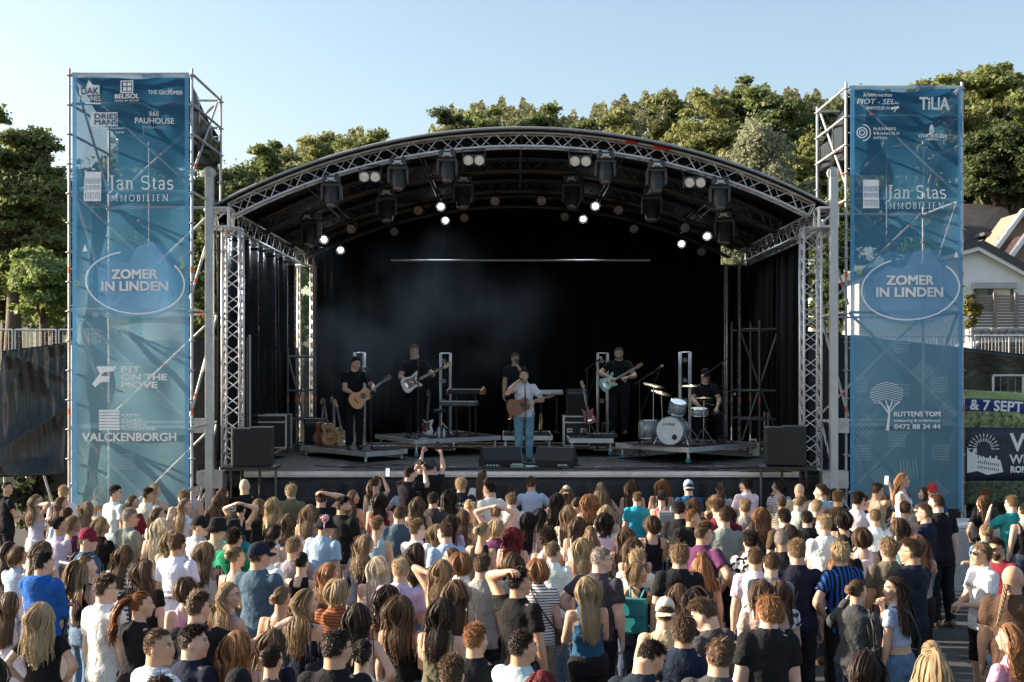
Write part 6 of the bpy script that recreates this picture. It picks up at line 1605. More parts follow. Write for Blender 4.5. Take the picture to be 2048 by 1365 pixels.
def hang(root, px, Y, label, group, drop=.13, rz=0, cat="stage light"):
    x = P(px, 0, Y).x; root.location = (x, Y - .05, arch_z(x) - drop); root.rotation_euler = (0, 0, rz); return tag(root, label, cat, group)
ORD = ["first", "second", "third", "fourth", "fifth", "sixth", "seventh", "eighth", "ninth", "tenth"]
mh = moving_head(); bl_ = blinder(); pl_ = par_can(True); pu_ = par_can(False); f1 = f2 = f3 = f4 = True
def inst(proto, flag): return proto if flag else copy_tree(proto)
for i, x in enumerate((664, 797, 895, 1210, 1312, 1438)):
    hang(inst(mh, i == 0), x, SF + .05, "%s moving head light from the left on the front arch" % ORD[i], "moving head lights on the front arch", .14)
for i, x in enumerate((623, 773, 926, 1146, 1304, 1450)):
    o = copy_tree(mh); hang(o, x, 24.8, "%s moving head light from the left on the second arch" % ORD[i], "moving head lights on the second arch", .16, random.uniform(-.6, .6)); o.scale = (1.15, 1.15, 1.2)
for i, x in enumerate((741, 948, 1160, 1388)):
    hang(inst(bl_, i == 0), x, SF + .05, "%s twin blinder lamp from the left on the front arch" % ORD[i], "twin blinder lamps on the front arch", .13)
lit_i = unl_i = 0
for row, Y, lst in (("third", 27.5, ((649, 1), (703, 0), (837, 0), (882, 1), (990, 0), (1083, 0), (1190, 1), (1237, 0), (1369, 0), (1413, 1))), ("rear", 30.0, ((682, 1), (789, 0), (891, 1), (929, 0), (1129, 0), (1166, 1), (1267, 0), (1362, 1), (1402, 0)))):
    ci = [0, 0]
    for x, lit in lst:
        if lit: o = inst(pl_, lit_i == 0); lit_i += 1
        else: o = inst(pu_, unl_i == 0); unl_i += 1
        hang(o, x, Y, "%s %s round lamp from the left on the %s arch" % (ORD[ci[lit]], "glowing white" if lit else "unlit", row), "round lamps on the inner arches", .15)
        ci[lit] += 1
# the beams of the lit lamps
for px, Y in ((649, 27.4), (882, 27.4), (1190, 27.4), (1413, 27.4), (682, 29.9), (891, 29.9), (1166, 29.9), (1362, 29.9)):
    x = P(px, 0, Y).x; ld = bpy.data.lights.new("lamp_beam", 'SPOT'); ld.energy = 70; ld.spot_size = R(110); ld.spot_blend = 1.0; ld.color = (.74, .87, 1.0); ld.shadow_soft_size = .08
    lo = bpy.data.objects.new("lamp_beam", ld); col.objects.link(lo); lo.location = (x, Y - .2, arch_z(x) - .42); lo.rotation_euler = (R(-38), 0, R(random.uniform(-15, 15)))

# ------------------------------------------------------------------ risers
def riser(pts, ztop, label, leg_in=.12, caster=True, low=None):
    """pts: four plan corners"""
    c = sum((Vector((x, y, 0)) for x, y in pts), Vector()) / 4
    root = empty("stage_riser", (c.x, c.y, DECK_Z), 0, label, "stage riser", "platforms on the stage")
    q = [Vector((x - c.x, y - c.y, 0)) for x, y in pts]; h = ztop - DECK_Z
    m = MB(); n = 4; vs = [v + Vector((0, 0, h - .002)) for v in q] + [v + Vector((0, 0, h - .03)) for v in q]
    m.add(vs, [(0, 1, 2, 3), (7, 6, 5, 4)] + [(i, 4 + i, 4 + (i + 1) % 4, (i + 1) % 4) for i in range(4)]); m.build("platform", DECK, root)
    for i in range(4):
        a, b = q[i], q[(i + 1) % 4]; d = (b - a); M = Matrix.Rotation(math.atan2(d.y, d.x), 3, 'Z'); mid = (a + b) / 2
        MB().box(mid + Vector((0, 0, h - .05)) , (d.length + .03, .035, .095), M).build("edge_rail", ALU, root)
        p = a * (1 - leg_in / max(.3, a.length)); zz = .10 if caster else .0
        l = MB().tube(p + Vector((0, 0, zz)), p + Vector((0, 0, h - .08)), .028, 10).build("leg", ALU, root)
        if caster:
            MB().lathe([(.03, -.016), (.048, -.018), (.05, 0), (.048, .018), (.03, .016)], 14, p + Vector((0, 0, .05)), Matrix.Rotation(R(90), 3, 'X')).build("caster_wheel", mat("blue_rubber", (.03, .25, .36), .5), l)
            MB().box(p + Vector((0, 0, .085)), (.055, .06, .05), bev=.01).build("caster_fork", CHROME, l)
    return root
def quad(f, l, r_): f, l, r_ = Vector(f), Vector(l), Vector(r_); b = l + r_ - f; return [tuple(f), tuple(r_), tuple(b), tuple(l)]
riser(quad((-2.84, 24.1), (-4.47, 26.2), (-2.15, 25.1)), DECK_Z + .20, "low platform under the seated-height guitarist, nearest the left speakers", caster=False)
riser(quad((-2.0, 25.4), (-3.05, 27.6), (-0.26, 27.0)), DECK_Z + .37, "wheeled platform carrying the bass player and keyboards")
riser([(-.19, 26.9), (.87, 26.9), (.87, 29.2), (-.19, 29.2)], DECK_Z + .37, "platform directly behind the singer")
riser([(1.22, 25.9), (2.12, 25.9), (2.3, 28.2), (1.22, 28.2)], DECK_Z + .37, "small platform beside the flight case")
riser(quad((3.40, 23.75), (2.15, 25.3), (5.05, 25.5)), DECK_Z + .31, "wheeled platform under the drum kit")

# ------------------------------------------------------------------ speakers, monitors, cases
GRILL = mat("speaker_grille", (.010, .010, .011), .5, .2, .3, 90, .4, 260)
def pa_box(loc, size, rz, label, tilt=0):
    root = empty("pa_speaker", loc, rz, label, "loudspeaker", "loudspeakers at the stage corners"); w, d, h = size
    MB().box((0, 0, h / 2), (w, d, h), bev=.012).build("cabinet", BLACK, root)
    MB().box((0, -d / 2 - .004, h / 2), (w - .05, .012, h - .05), bev=.004).build("grille", GRILL, root)
    for s in (-1, 1): MB().box((s * (w / 2 + .001), 0, h * .7), (.012, .16, .08), bev=.004).build("handle", DARKGREY, root)
    return root
pa_z = P(0, 931, 21.75).z
pa_box((P(481, 0, 21.6).x, 21.7, pa_z), (.36, .45, .66), R(16), "tall black loudspeaker at the outer left stage corner")
pa_box((P(520, 0, 21.6).x, 21.75, pa_z), (.40, .45, .68), R(6), "tall black loudspeaker at the left corner, the one nearer the stage middle")
pa_box((P(1552, 0, 21.6).x, 21.75, pa_z + .02), (.32, .45, .66), R(-6), "tall black loudspeaker at the right corner, nearer the stage middle")
pa_box((P(1591, 0, 21.6).x, 21.7, pa_z + .02), (.40, .45, .68), R(-10), "tall black loudspeaker at the outer right stage corner")
for s_, xa_, xb_ in ((-1, 468, 535), (1, 1540, 1605)):
    root = empty("speaker_platform", (P((xa_ + xb_) / 2, 0, 21.7).x, 21.7, 0), 0, "scaffold platform holding the loudspeakers on the %s" % ("left" if s_ < 0 else "right"), "platform")
    MB().box((0, 0, pa_z - .03), (.95, .55, .05)).build("platform", BLACK, root)
    for a in (-.12, .2): MB().tube((a, -.2, 0), (a, -.2, pa_z - .056), .022, 8).build("leg", BLACK, root)
    for a in (-.4, .4): MB().tube((a, .22, 0), (a, .22, pa_z - .056), .022, 8).build("leg", STEELD, root)
def wedge(px, py, Y, rz, label):
    p = P(px, py, Y); root = empty("floor_monitor", (p.x, Y, DECK_Z), rz, label, "stage monitor", "floor monitors at the singer's feet")
    prof = [(-.20, 0), (.22, 0), (.22, .10), (.02, .36), (-.12, .36), (-.22, .12)]
    M = Matrix.Rotation(R(90), 3, 'Z'); MB().prism(prof, -.36, .36, M).build("cabinet", BLACK, root)
    # grille faces the performer (local +y)
    q = MB(); a = Vector((0, .225, .105)); b = Vector((0, .025, .365)); n = (b - a).cross(Vector((1, 0, 0))).normalized() * -.004
    q.add([a + Vector((-.33, 0, 0)) + n, a + Vector((.33, 0, 0)) + n, b + Vector((.33, 0, 0)) + n, b + Vector((-.33, 0, 0)) + n], [(0, 1, 2, 3)]); q.build("grille", GRILL, root)
    MB().box((.361, -.02, .2), (.006, .10, .05)).build("handle", DARKGREY, root)
    return root
wedge(1000, 0, 23.15, R(14), "slanted black floor monitor left of the singer's microphone"); wedge(1113, 0, 23.15, R(-16), "slanted black floor monitor right of the singer's microphone")
def sub(px, Y, w, label):
    p = P(px, 0, Y); root = empty("subwoofer", (p.x, Y, .02), 0, label, "loudspeaker", "subwoofers in front of the stage skirt")
    MB().box((0, 0, .66), (w, .55, 1.30), bev=.015).build("cabinet", BLACKGLOSS, root); MB().box((0, -.28, .60), (w - .1, .02, 1.1), bev=.004).build("grille", GRILL, root)
    MB().box((0, -.20, 1.325), (w - .04, .14, .02)).build("top_edge", DARKGREY, root)
sub(655, 21.9, 1.0, "black subwoofer against the skirt on the left of the stage front"); sub(1140, 21.9, 1.0, "black subwoofer against the skirt near the middle of the stage front"); sub(1415, 21.9, 1.05, "black subwoofer against the skirt on the right of the stage front")
def flight_case(px0, px1, py0, py1, Y, label, depth=.6, pulls=2):
    a = P(px0, py0, Y); b = P(px1, py1, Y); w = b.x - a.x; h = a.z - b.z; root = empty("flight_case", ((a.x + b.x) / 2, Y + depth / 2, b.z), 0, label, "flight case", "equipment cases on the stage")
    MB().box((0, 0, h / 2), (w - .02, depth, h - .02)).build("panel", BLACK, root)
    for x in (-w / 2, w / 2):
        for y in (-depth / 2, depth / 2): MB().box((x, y, h / 2), (.03, .03, h)).build("corner_profile", ALU, root)
    for z in (.015, h * .78, h - .015):
        for y in (-depth / 2, depth / 2): MB().box((0, y - .004 * (1 if y < 0 else -1), z), (w, .026, .028)).build("edge_profile", ALU, root)
    for k in range(pulls):
        x = (k - (pulls - 1) / 2) * w * .55; hd = MB().box((x, -depth / 2 - .006, h * .52), (.12, .01, .09)).build("handle_dish", ALU, root); MB().box((x, -depth / 2 - .014, h * .52), (.09, .012, .025)).build("handle", BLACK, hd)
    return root
flight_case(1128, 1178, 832, 893, 27.2, "black flight case with metal edges beside the amplifier")
flight_case(507, 572, 830, 897, 25.4, "tall open rack case behind the left loudspeakers", .6, 0)
flight_case(1536, 1600, 826, 868, 27.6, "equipment rack on the scaffold in the right wing", .4, 1)
def amp(px0, px1, py0, py1, Y, label, angle=0):
    a = P(px0, py0, Y); b = P(px1, py1, Y); w = b.x - a.x; h = a.z - b.z; root = empty("guitar_amplifier", ((a.x + b.x) / 2, Y + .15, b.z), angle, label, "amplifier", "amplifiers on the stage")
    MB().box((0, 0, h / 2), (w, .28, h), bev=.015).build("cabinet", BLACK, root); MB().box((0, -.142, h * .42), (w - .05, .008, h * .72)).build("grille_cloth", GRILL, root)
    p = MB().box((0, -.143, h * .88), (w - .05, .01, h * .16)).build("control_panel", DARKGREY, root)
    for k in range(6): MB().lathe([(.010, 0), (.008, .016)], 8, (-w * .35 + k * w * .14, -.148, h * .88), Matrix.Rotation(R(90), 3, 'X')).build("knob", ALU, p)
amp(1133, 1176, 779, 832, 27.25, "guitar amplifier standing on the flight case"); amp(608, 650, 838, 900, 26.6, "large amplifier cabinet behind the guitars on stands")
amp(1205, 1232, 846, 866, 28.0, "small amplifier behind the guitarist in black")
# mixer pedals and small boxes
def small_box(nm, px, py, Y, size, z, label, m=DARKGREY, rz=0, cat="equipment"):
    p = P(px, py, Y); root = empty(nm, (p.x, Y, z), rz, label, cat); w, d, h = size
    MB().box((0, 0, h / 2), size, bev=min(.008, h / 4)).build("housing", m, root)
    for k in range(4): MB().lathe([(.012, 0), (.010, .02)], 8, (-w * .3 + k * w * .2, -d * .1, h)).build("knob", ALU, root)
    for k in range(3): MB().box((-w * .25 + k * w * .25, -d * .36, h + .004), (.03, .02, .006)).build("switch", mat("teal_led", (.05, .5, .5), .4), root)
small_box("pedal_board", 770, 890, 24.9, (.55, .32, .07), DECK_Z + .205, "pedal board in front of the nylon string guitarist", rz=R(20)); small_box("pedal_board", 862, 872, 26.0, (.26, .2, .06), DECK_Z + .375, "single teal lit pedal by the bass player's feet")
small_box("pedal_board", 1205, 865, 26.2, (.62, .36, .08), DECK_Z + .375, "pedal board with teal lights below the right guitarist"); small_box("pedal_board", 985, 940, 22.6, (.3, .16, .05), DECK_Z + .005, "small black boxes at the deck edge left of the singer"); small_box("pedal_board", 1034, 937, 22.7, (.24, .14, .06), DECK_Z + .005, "small green topped box in front of the singer", mat("green_box", (.18, .28, .20), .5)); small_box("stage_box", 1125, 940, 22.6, (.22, .14, .05), DECK_Z + .005, "small stage box right of the floor monitors")
def bottle(px, Y, z, label):
    p = P(px, 0, Y); root = empty("water_bottle", (p.x, Y, z), 0, label, "bottle", "water bottles by the keyboards"); MB().lathe([(.030, 0), (.032, .02), (.032, .13), (.014, .18), (.013, .20)], 14).build("bottle", mat("clear_plastic", (.55, .62, .68), .12, 0, .1, 5), root); MB().lathe([(.014, .20), (.014, .22)], 10).build("cap", mat("blue_cap", (.1, .3, .6), .4), root)
bottle(878, 26.2, DECK_Z + .375, "water bottle by the keyboard stand, the left one"); bottle(888, 26.25, DECK_Z + .375, "water bottle by the keyboard stand, the right one")
root = empty("jerrycan", (P(1507, 0, 25.6).x, 25.6, DECK_Z), 0, "cream plastic jerrycan beside the drum platform", "jerrycan"); q = MB(); q.box((0, 0, .15), (.24, .16, .28), bev=.03); q.build("body", mat("cream_plastic", (.62, .58, .50), .5), root); MB().poly([(-.08, 0, .28), (-.08, 0, .35), (.05, 0, .36), (.06, 0, .28)], .018, 8).build("handle", MATS["cream_plastic"], root); MB().lathe([(.022, 0), (.022, .03)], 10, (.09, 0, .29)).build("cap", BLACK, root)

# ------------------------------------------------------------------ upright light totems
def totem(px, Y, base, h, label):
    p = P(px, 0, Y); root = empty("truss_totem", (p.x, Y, base), 0, label, "truss tower", "upright trusses with small lamps behind the band")
    t = truss_axis([(0, 0, .02), (0, 0, h / 2), (0, 0, h)], lambda t_: Vector((0, 1, 0)), .22, root, "truss_column", False, pitch=.22, xbrace=True, sides="fb", rb=.009)
    MB().box((0, 0, .01), (.45, .45, .018)).build("base_plate", ALU, root)
    for k, z in enumerate((h - .18, h - .63, h - 1.08)):
        if z < .1: continue
        l = MB().lathe([(.055, .06), (.06, 0), (.06, -.03)], 14, (-.03, -.15, z), Matrix.Rotation(R(90), 3, 'X'), cap=True).build("small_lamp", BLACK, root)
        d = MB()
        for j in range(7): a = j * 1.047; r_ = .034 if j < 6 else 0; d.lathe([(.001, .066), (.012, .062)], 8, Vector((-.03 + r_ * math.cos(a), -.215, z + r_ * math.sin(a))), Matrix.Rotation(R(90), 3, 'X'), cap=False)
        d.build("led", mat("pale_led", (.6, .62, .66), .2), l)
    return root
totem(719, 28.2, DECK_Z, 3.6 + 35 / S(28.2) - DECK_Z, "light totem behind the nylon string guitarist"); totem(891, 27.9, DECK_Z + .0, 3.6 + 34 / S(27.9) - DECK_Z, "light totem between bass player and keyboards"); totem(1205, 27.9, DECK_Z, 3.6 + 34 / S(27.9) - DECK_Z, "light totem behind the guitarist in black"); totem(1370, 27.6, DECK_Z, 3.6 + 36 / S(27.6) - DECK_Z, "light totem behind the drummer")

# ------------------------------------------------------------------ guitars
def guitar_mesh_parts(kind, root, body_m, pick_m=None, neck_m=None, head_m=None):
    """body centred at the origin in the x-z plane, face towards -y, neck along +x"""
    neck_m = neck_m or mat("neck_wood", (.10, .055, .03), .4); head_m = head_m or neck_m
    if kind == 'acoustic':
        pr = [(-.245, 0), (-.235, .09), (-.19, .16), (-.11, .19), (-.03, .165), (.04, .125), (.10, .118), (.17, .140), (.225, .125), (.252, .07), (.255, 0)]
        out = pr + [(x, -z) for x, z in pr[-2:0:-1]]; t = .05
    else:
        out = [(-.20, .02), (-.19, .11), (-.13, .155), (-.05, .14), (.02, .115), (.09, .13), (.17, .165), (.205, .155), (.19, .115), (.14, .085), (.12, .04), (.12, -.03), (.14, -.08), (.165, -.12), (.15, -.14), (.10, -.13), (.03, -.105), (-.04, -.125), (-.11, -.155), (-.17, -.14), (-.20, -.08)]; t = .022
    # smooth the outline
    pts = out
    for _ in range(2): pts = [q for i in range(len(pts)) for q in (tuple(.75 * a + .25 * b for a, b in zip(pts[i], pts[(i + 1) % len(pts)])), tuple(.25 * a + .75 * b for a, b in zip(pts[i], pts[(i + 1) % len(pts)])))]
    b = MB(); n = len(pts); lay = [(-t, .96), (-t * .8, 1.0), (t * .8, 1.0), (t, .96)]; vs = []
    for y, k in lay: vs += [(x * k, y, z * k) for x, z in pts]
    fs = [tuple(range(n)), tuple(reversed(range(3 * n, 4 * n)))]
    for j in range(3): fs += [(j * n + i, (j + 1) * n + i, (j + 1) * n + (i + 1) % n, j * n + (i + 1) % n) for i in range(n)]
    b.add(vs, fs); bd = b.build("body", body_m, root)
    if kind == 'acoustic':
        MB().lathe([(.001, 0), (.05, 0)], 20, (.085, -t - .002, 0), Matrix.Rotation(R(90), 3, 'X'), cap=False).build("sound_hole", BLACK, bd); MB().lathe([(.052, .001), (.062, .001)], 20, (.085, -t - .002, 0), Matrix.Rotation(R(90), 3, 'X'), cap=False).build("rosette", neck_m, bd)
        MB().box((-.10, -t - .006, 0), (.026, .012, .13)).build("bridge", neck_m, bd); L0, L1 = .20, .62
    else:
        if pick_m: MB().prism([(x * .62 - .0, z * .62 + .01) for x, z in out], -t - .004, -t - .001).build("pickguard", pick_m, bd)
        for x in (.06, -.02): MB().box((x, -t - .008, 0), (.022, .012, .085)).build("pickup", BLACK, bd)
        MB().box((-.11, -t - .008, 0), (.04, .012, .09)).build("bridge", CHROME, bd); L0, L1 = .10, .66
        for k in range(2): MB().lathe([(.011, 0), (.009, .014)], 8, (-.10 + .05 * k, -t - .004, -.085 - .012 * k), Matrix.Rotation(R(90), 3, 'X')).build("knob", CHROME, bd)
    nk = MB().box(((L0 + L1) / 2, -t + .012 - .01, 0), (L1 - L0, .026, .052), bev=.006).build("neck", neck_m, root)
    MB().box(((L0 + L1) / 2, -t - .013, 0), (L1 - L0, .008, .050)).build("fretboard", mat("rosewood", (.05, .028, .018), .45), nk)
    fr = MB(); 
    for k in range(14): x = L0 + (L1 - L0) * (1 - 2 ** (-(k + 1) / 12)) / (1 - 2 ** (-15 / 12)); fr.box((L1 - (x - L0), -t - .018, 0), (.003, .003, .05))
    fr.build("frets", CHROME, nk)
    hd = MB().prism([(L1, -.026), (L1 + .03, -.038), (L1 + .18, -.035 if kind == 'acoustic' else -.012), (L1 + .19, .0), (L1 + .18, .036), (L1 + .03, .034), (L1, .026)], -t + .004, -t + .020).build("headstock", head_m, root)
    for k in range(3):
        for s in ((-1, 1) if kind == 'acoustic' else (1,)):
            for kk in ((0,) if kind == 'acoustic' else (0, .5)): MB().lathe([(.008, 0), (.010, .012)], 8, (L1 + .05 + .048 * (k + kk), -t + .012, s * .042), Matrix.Rotation(R(-90 * s), 3, 'X') @ Matrix.Rotation(R(90 * s), 3, 'X')).build("tuning_peg", CHROME, hd)
    st = MB()
    for k in range(6 if kind == 'acoustic' else 4): z = (k - 2.5) * .0085 if kind == 'acoustic' else (k - 1.5) * .011; st.tube((-.10, -t - .014, z), (L1 + .01, -t - .021, z * .9), .0011, 3, cap=False)
    st.build("strings", CHROME, root)
def guitar(kind, loc, angle, label, body_m, scale=1.0, rz=0, lean=0, **kw):
    root = empty("acoustic_guitar" if kind == 'acoustic' else "electric_guitar", loc, 0, label, "guitar"); root.rotation_mode = 'XYZ'
    root.matrix_world = Matrix.Translation(loc) @ Matrix.Rotation(rz, 4, 'Z') @ Matrix.Rotation(lean, 4, 'X') @ Matrix.Rotation(-angle, 4, 'Y') @ Matrix.Scale(scale, 4)
    guitar_mesh_parts(kind, root, body_m, **kw); return root
MAHO = mat("mahogany", (.22, .075, .03), .32, 0, .2, 3, stretch=(1, 1, 9)); SPRUCE = mat("spruce_top", (.58, .27, .10), .3, 0, .15, 3, stretch=(1, 1, 9)); SUNB = mat("sunburst", (.20, .09, .02), .25, 0, .5, 3); BUTTER = mat("butterscotch", (.55, .34, .13), .3, 0, .1, 3); WHITEG = mat("white_lacquer", (.74, .75, .74), .2); SEAF = mat("surf_green", (.20, .48, .40), .25)
MAPLE = mat("maple", (.55, .38, .20), .4)
def guitar_stand(loc, label):
    root = empty("guitar_stand", loc, 0, label, "guitar stand", "guitar stands"); m = MB(); m.tube((0, .1, 0), (0, .02, .55), .010, 6); m.build("upright", BLACK, root)
    for s in (-1, 1): MB().tube((0, .05, .25), (.18 * s, -.12, .005), .010, 6).build("leg", BLACK, root); MB().tube((.08 * s, .06, .18), (.09 * s, -.08, .16), .010, 6).build("cradle_arm", BLACK, root)
for (px, py, Y, kd, bm, lb, ang, kw) in ((642, 868, 25.9, 'acoustic', MAHO, "dark red acoustic guitar on a stand, leftmost of the row", 84, {}), (657, 870, 25.75, 'acoustic', SPRUCE, "pale topped acoustic guitar on a stand, second of the row", 96, {}), (668, 868, 25.9, 'electric', SUNB, "sunburst electric guitar on a stand, third of the row", 88, {}), (685, 874, 25.6, 'electric', BUTTER, "butterscotch electric guitar on a stand, rightmost of the row", 98, dict(neck_m=MAPLE)), (854, 853, 26.6, 'electric', WHITEG, "white electric bass resting on a stand by the keyboards", 88, dict(pick_m=mat("red_pickguard", (.25, .03, .03), .4)))):
    p = P(px, py, Y); guitar(kd, p, R(ang), lb, bm, .95, R(25) if px < 800 else R(-8), R(-12), **kw); guitar_stand((p.x, Y + .08, DECK_Z + (.205 if px < 800 else .375)), "folding stand holding the " + lb.split(" guitar")[0].split(" bass")[0] + (" guitar" if px < 800 else " bass"))
p = P(1172, 775, 27.0); guitar('electric', (p.x + .07, 27.0, 2.60), R(104), "red electric guitar leaning upright beside the amplifier", mat("red_lacquer", (.3, .03, .03), .25), .95, R(-20), R(-8), neck_m=MAPLE); guitar_stand((p.x + .07, 27.1, DECK_Z + .375), "folding stand holding the red electric guitar")

# ------------------------------------------------------------------ microphone stands, keyboards
def mic_stand(px, Y, base, top, label, boom=None, tri=True):
    p = P(px, 0, Y); root = empty("microphone_stand", (p.x, Y, base), 0, label, "microphone stand", "microphone stands on the stage"); h = top - base
    MB().tube((0, 0, .03), (0, 0, h), .011, 8).build("pole", BLACK, root)
    if tri:
        for k in range(3): a = R(30 + 120 * k); MB().tube((0, 0, .16), (.28 * math.cos(a), .28 * math.sin(a), .01), .010, 6).build("leg", BLACK, root)
    else: MB().lathe([(.13, 0), (.13, .018), (.03, .035)], 20).build("base", BLACK, root)
    e = Vector((0, 0, h)); d = Vector((0, .8, .35)).normalized()
    if boom: b = Vector(boom); MB().tube(e - b * .3, e + b, .008, 6).build("boom_arm", BLACK, root); e = e + b; d = b.normalized()
    MB().tube(e - Vector((0, 0, .04)), e + Vector((0, 0, .01)), .014, 8).build("clip", BLACK, root)
    mc = MB().lathe([(.012, -.11), (.017, 0), (.018, .01)], 10, e + d * .02 + Vector((0, 0, .015)), d.to_track_quat('Z', 'Y').to_matrix()).build("microphone", BLACK, root); MB().ball(e + d * .05 + Vector((0, 0, .015)), .028, 10, 8).build("grille", GALV, mc)
    cb = MB(); cb.poly([e + Vector((0, -.02, -.02)), Vector((.03, -.03, h * .6)), Vector((-.02, -.02, h * .25)), Vector((.05, -.1, .012)), Vector((.4, -.2, .012))], .005, 5); cb.build("cable", BLACK, root)
    return root
mic_stand(1050, 23.72, DECK_Z, P(0, 763, 23.7).z, "straight microphone stand directly in front of the singer", None, False)
mic_stand(742, 24.7, DECK_Z + .2, P(0, 745, 24.7).z, "microphone stand at the nylon string guitarist", (-.12, .02, .06)); mic_stand(836, 25.8, DECK_Z + .37, P(0, 716, 25.8).z, "microphone stand in front of the bass player", None)
mic_stand(1279, 25.2, DECK_Z, P(0, 762, 25.2).z, "tall boom stand over the left cymbals of the drums", (.42, 0, .26)); mic_stand(1446, 25.4, DECK_Z + .3, P(0, 724, 25.4).z, "tall boom stand right of the drummer", (-.38, .0, -.28)); mic_stand(1446, 25.1, DECK_Z + .3, P(0, 776, 25.1).z, "short microphone stand right of the drum platform", (.2, .0, -.12)); mic_stand(1174, 25.9, DECK_Z + .37, P(0, 738, 25.9).z, "microphone stand beside the leaning red guitar", (.25, 0, .18))
def keyboard(px, py, Y, w, rz, label, m=BLACK, wood=False):
    p = P(px, py, Y); root = empty("keyboard", (p.x, Y, p.z), rz, label, "keyboard", "keyboards on stands"); MB().box((0, 0, -.05), (w, .30, .09), bev=.01).build("case", m, root)
    if wood:
        for s in (-1, 1): MB().prism([(-.16, -.11), (.16, -.11), (.16, .02), (.06, .06), (-.06, .0), (-.16, -.03)], -.012, .012, Matrix.Rotation(R(90), 3, 'Z'), (s * (w / 2 + .013), 0, 0)).build("wooden_cheek", mat("orange_wood", (.42, .15, .04), .4), root)
    n = int(w / .03); ks = MB()
    for k in range(n): ks.box((-w / 2 + w * (k + .5) / n, .07, .0), (w / n - .002, .13, .014))
    ks.build("white_keys", WHITE, root); kb = MB()
    for k in range(n):
        if k % 7 not in (2, 6): kb.box((-w / 2 + w * (k + 1) / n, .04, .012), (.013, .08, .012))
    kb.build("black_keys", BLACK, root)
    st = MB(); h = p.z - (DECK_Z + .375) - .1
    for s in (-1, 1): st.tube((s * w * .3, .0, -.1), (s * w * .3, 0, -.1 - h + .02), .02, 8); st.box((s * w * .3, 0, -.1 - h + .012), (.05, .5, .02)); st.box((s * w * .3, 0, -.105), (.04, .3, .02))
    st.build("stand", BLACK, root); return root
keyboard(932, 779, 26.9, .75, R(-18), "upper keyboard with orange wooden cheeks", BLACK, True); keyboard(918, 803, 26.7, .8, R(-14), "lower grey keyboard under the wooden cheeked one", mat("grey_case", (.11, .12, .125), .5)); keyboard(1098, 781, 28.0, .6, R(10), "narrow keyboard right behind the singer's guitar neck", ALU)
# drum stool behind the keyboards (round black seat)
root = empty("stool", (P(883, 0, 26.9).x, 26.9, DECK_Z + .375), 0, "round black stool beside the keyboards", "stool"); MB().lathe([(.17, .50), (.18, .53), (.17, .57), (.05, .58)], 18).build("seat", BLACK, root); MB().tube((0, 0, .2), (0, 0, .5), .02, 8).build("column", CHROME, root)
for k in range(3): a = R(120 * k); MB().tube((0, 0, .3), (.25 * math.cos(a), .25 * math.sin(a), .01), .013, 6).build("leg", CHROME, root)
# trumpets on stands
def trumpet(px, py, Y, label, up):
    p = P(px, py, Y); root = empty("trumpet", p, 0, label, "trumpet", "trumpets standing behind the singer"); M = Matrix.Rotation(R(180 if not up else 0), 3, 'X')
    def T(v): return M @ Vector(v)
    MB().lathe([(.0065, -.16), (.0065, .02), (.010, .08), (.022, .125), (.045, .150), (.061, .155)], 18, T((0, 0, 0)), M, cap=False).build("bell", GOLD, root); b = MB()
    b.poly([T(v) for v in ((0, 0, -.16), (.01, 0, -.19), (.04, 0, -.19), (.05, 0, -.16), (.05, 0, .12), (.04, 0, .15), (.03, 0, .12), (.03, 0, -.10))], .006, 6); b.build("tubing", GOLD, root)
    for k in range(3): MB().tube(T((.018 - .0, -.02, -.06 + .035 * k)), T((.075, -.02, -.06 + .035 * k)), .010, 8).build("valve", GOLD, root)
    MB().lathe([(.004, 0), (.006, .05), (.011, .055)], 10, T((.03, 0, -.10)), M @ Matrix.Rotation(R(180), 3, 'X')).build("mouthpiece", CHROME, root)
    MB().tube((0, .03, -.02 - (p.z - DECK_Z - .37) + .02), (0, .03, -.03), .006, 6).build("stand", BLACK, root)
trumpet(1079, 845, 26.95, "brass trumpet on a stand right of the singer's legs", False); trumpet(1020, 825, 27.1, "brass trumpet on a stand left of the singer's guitar", False)

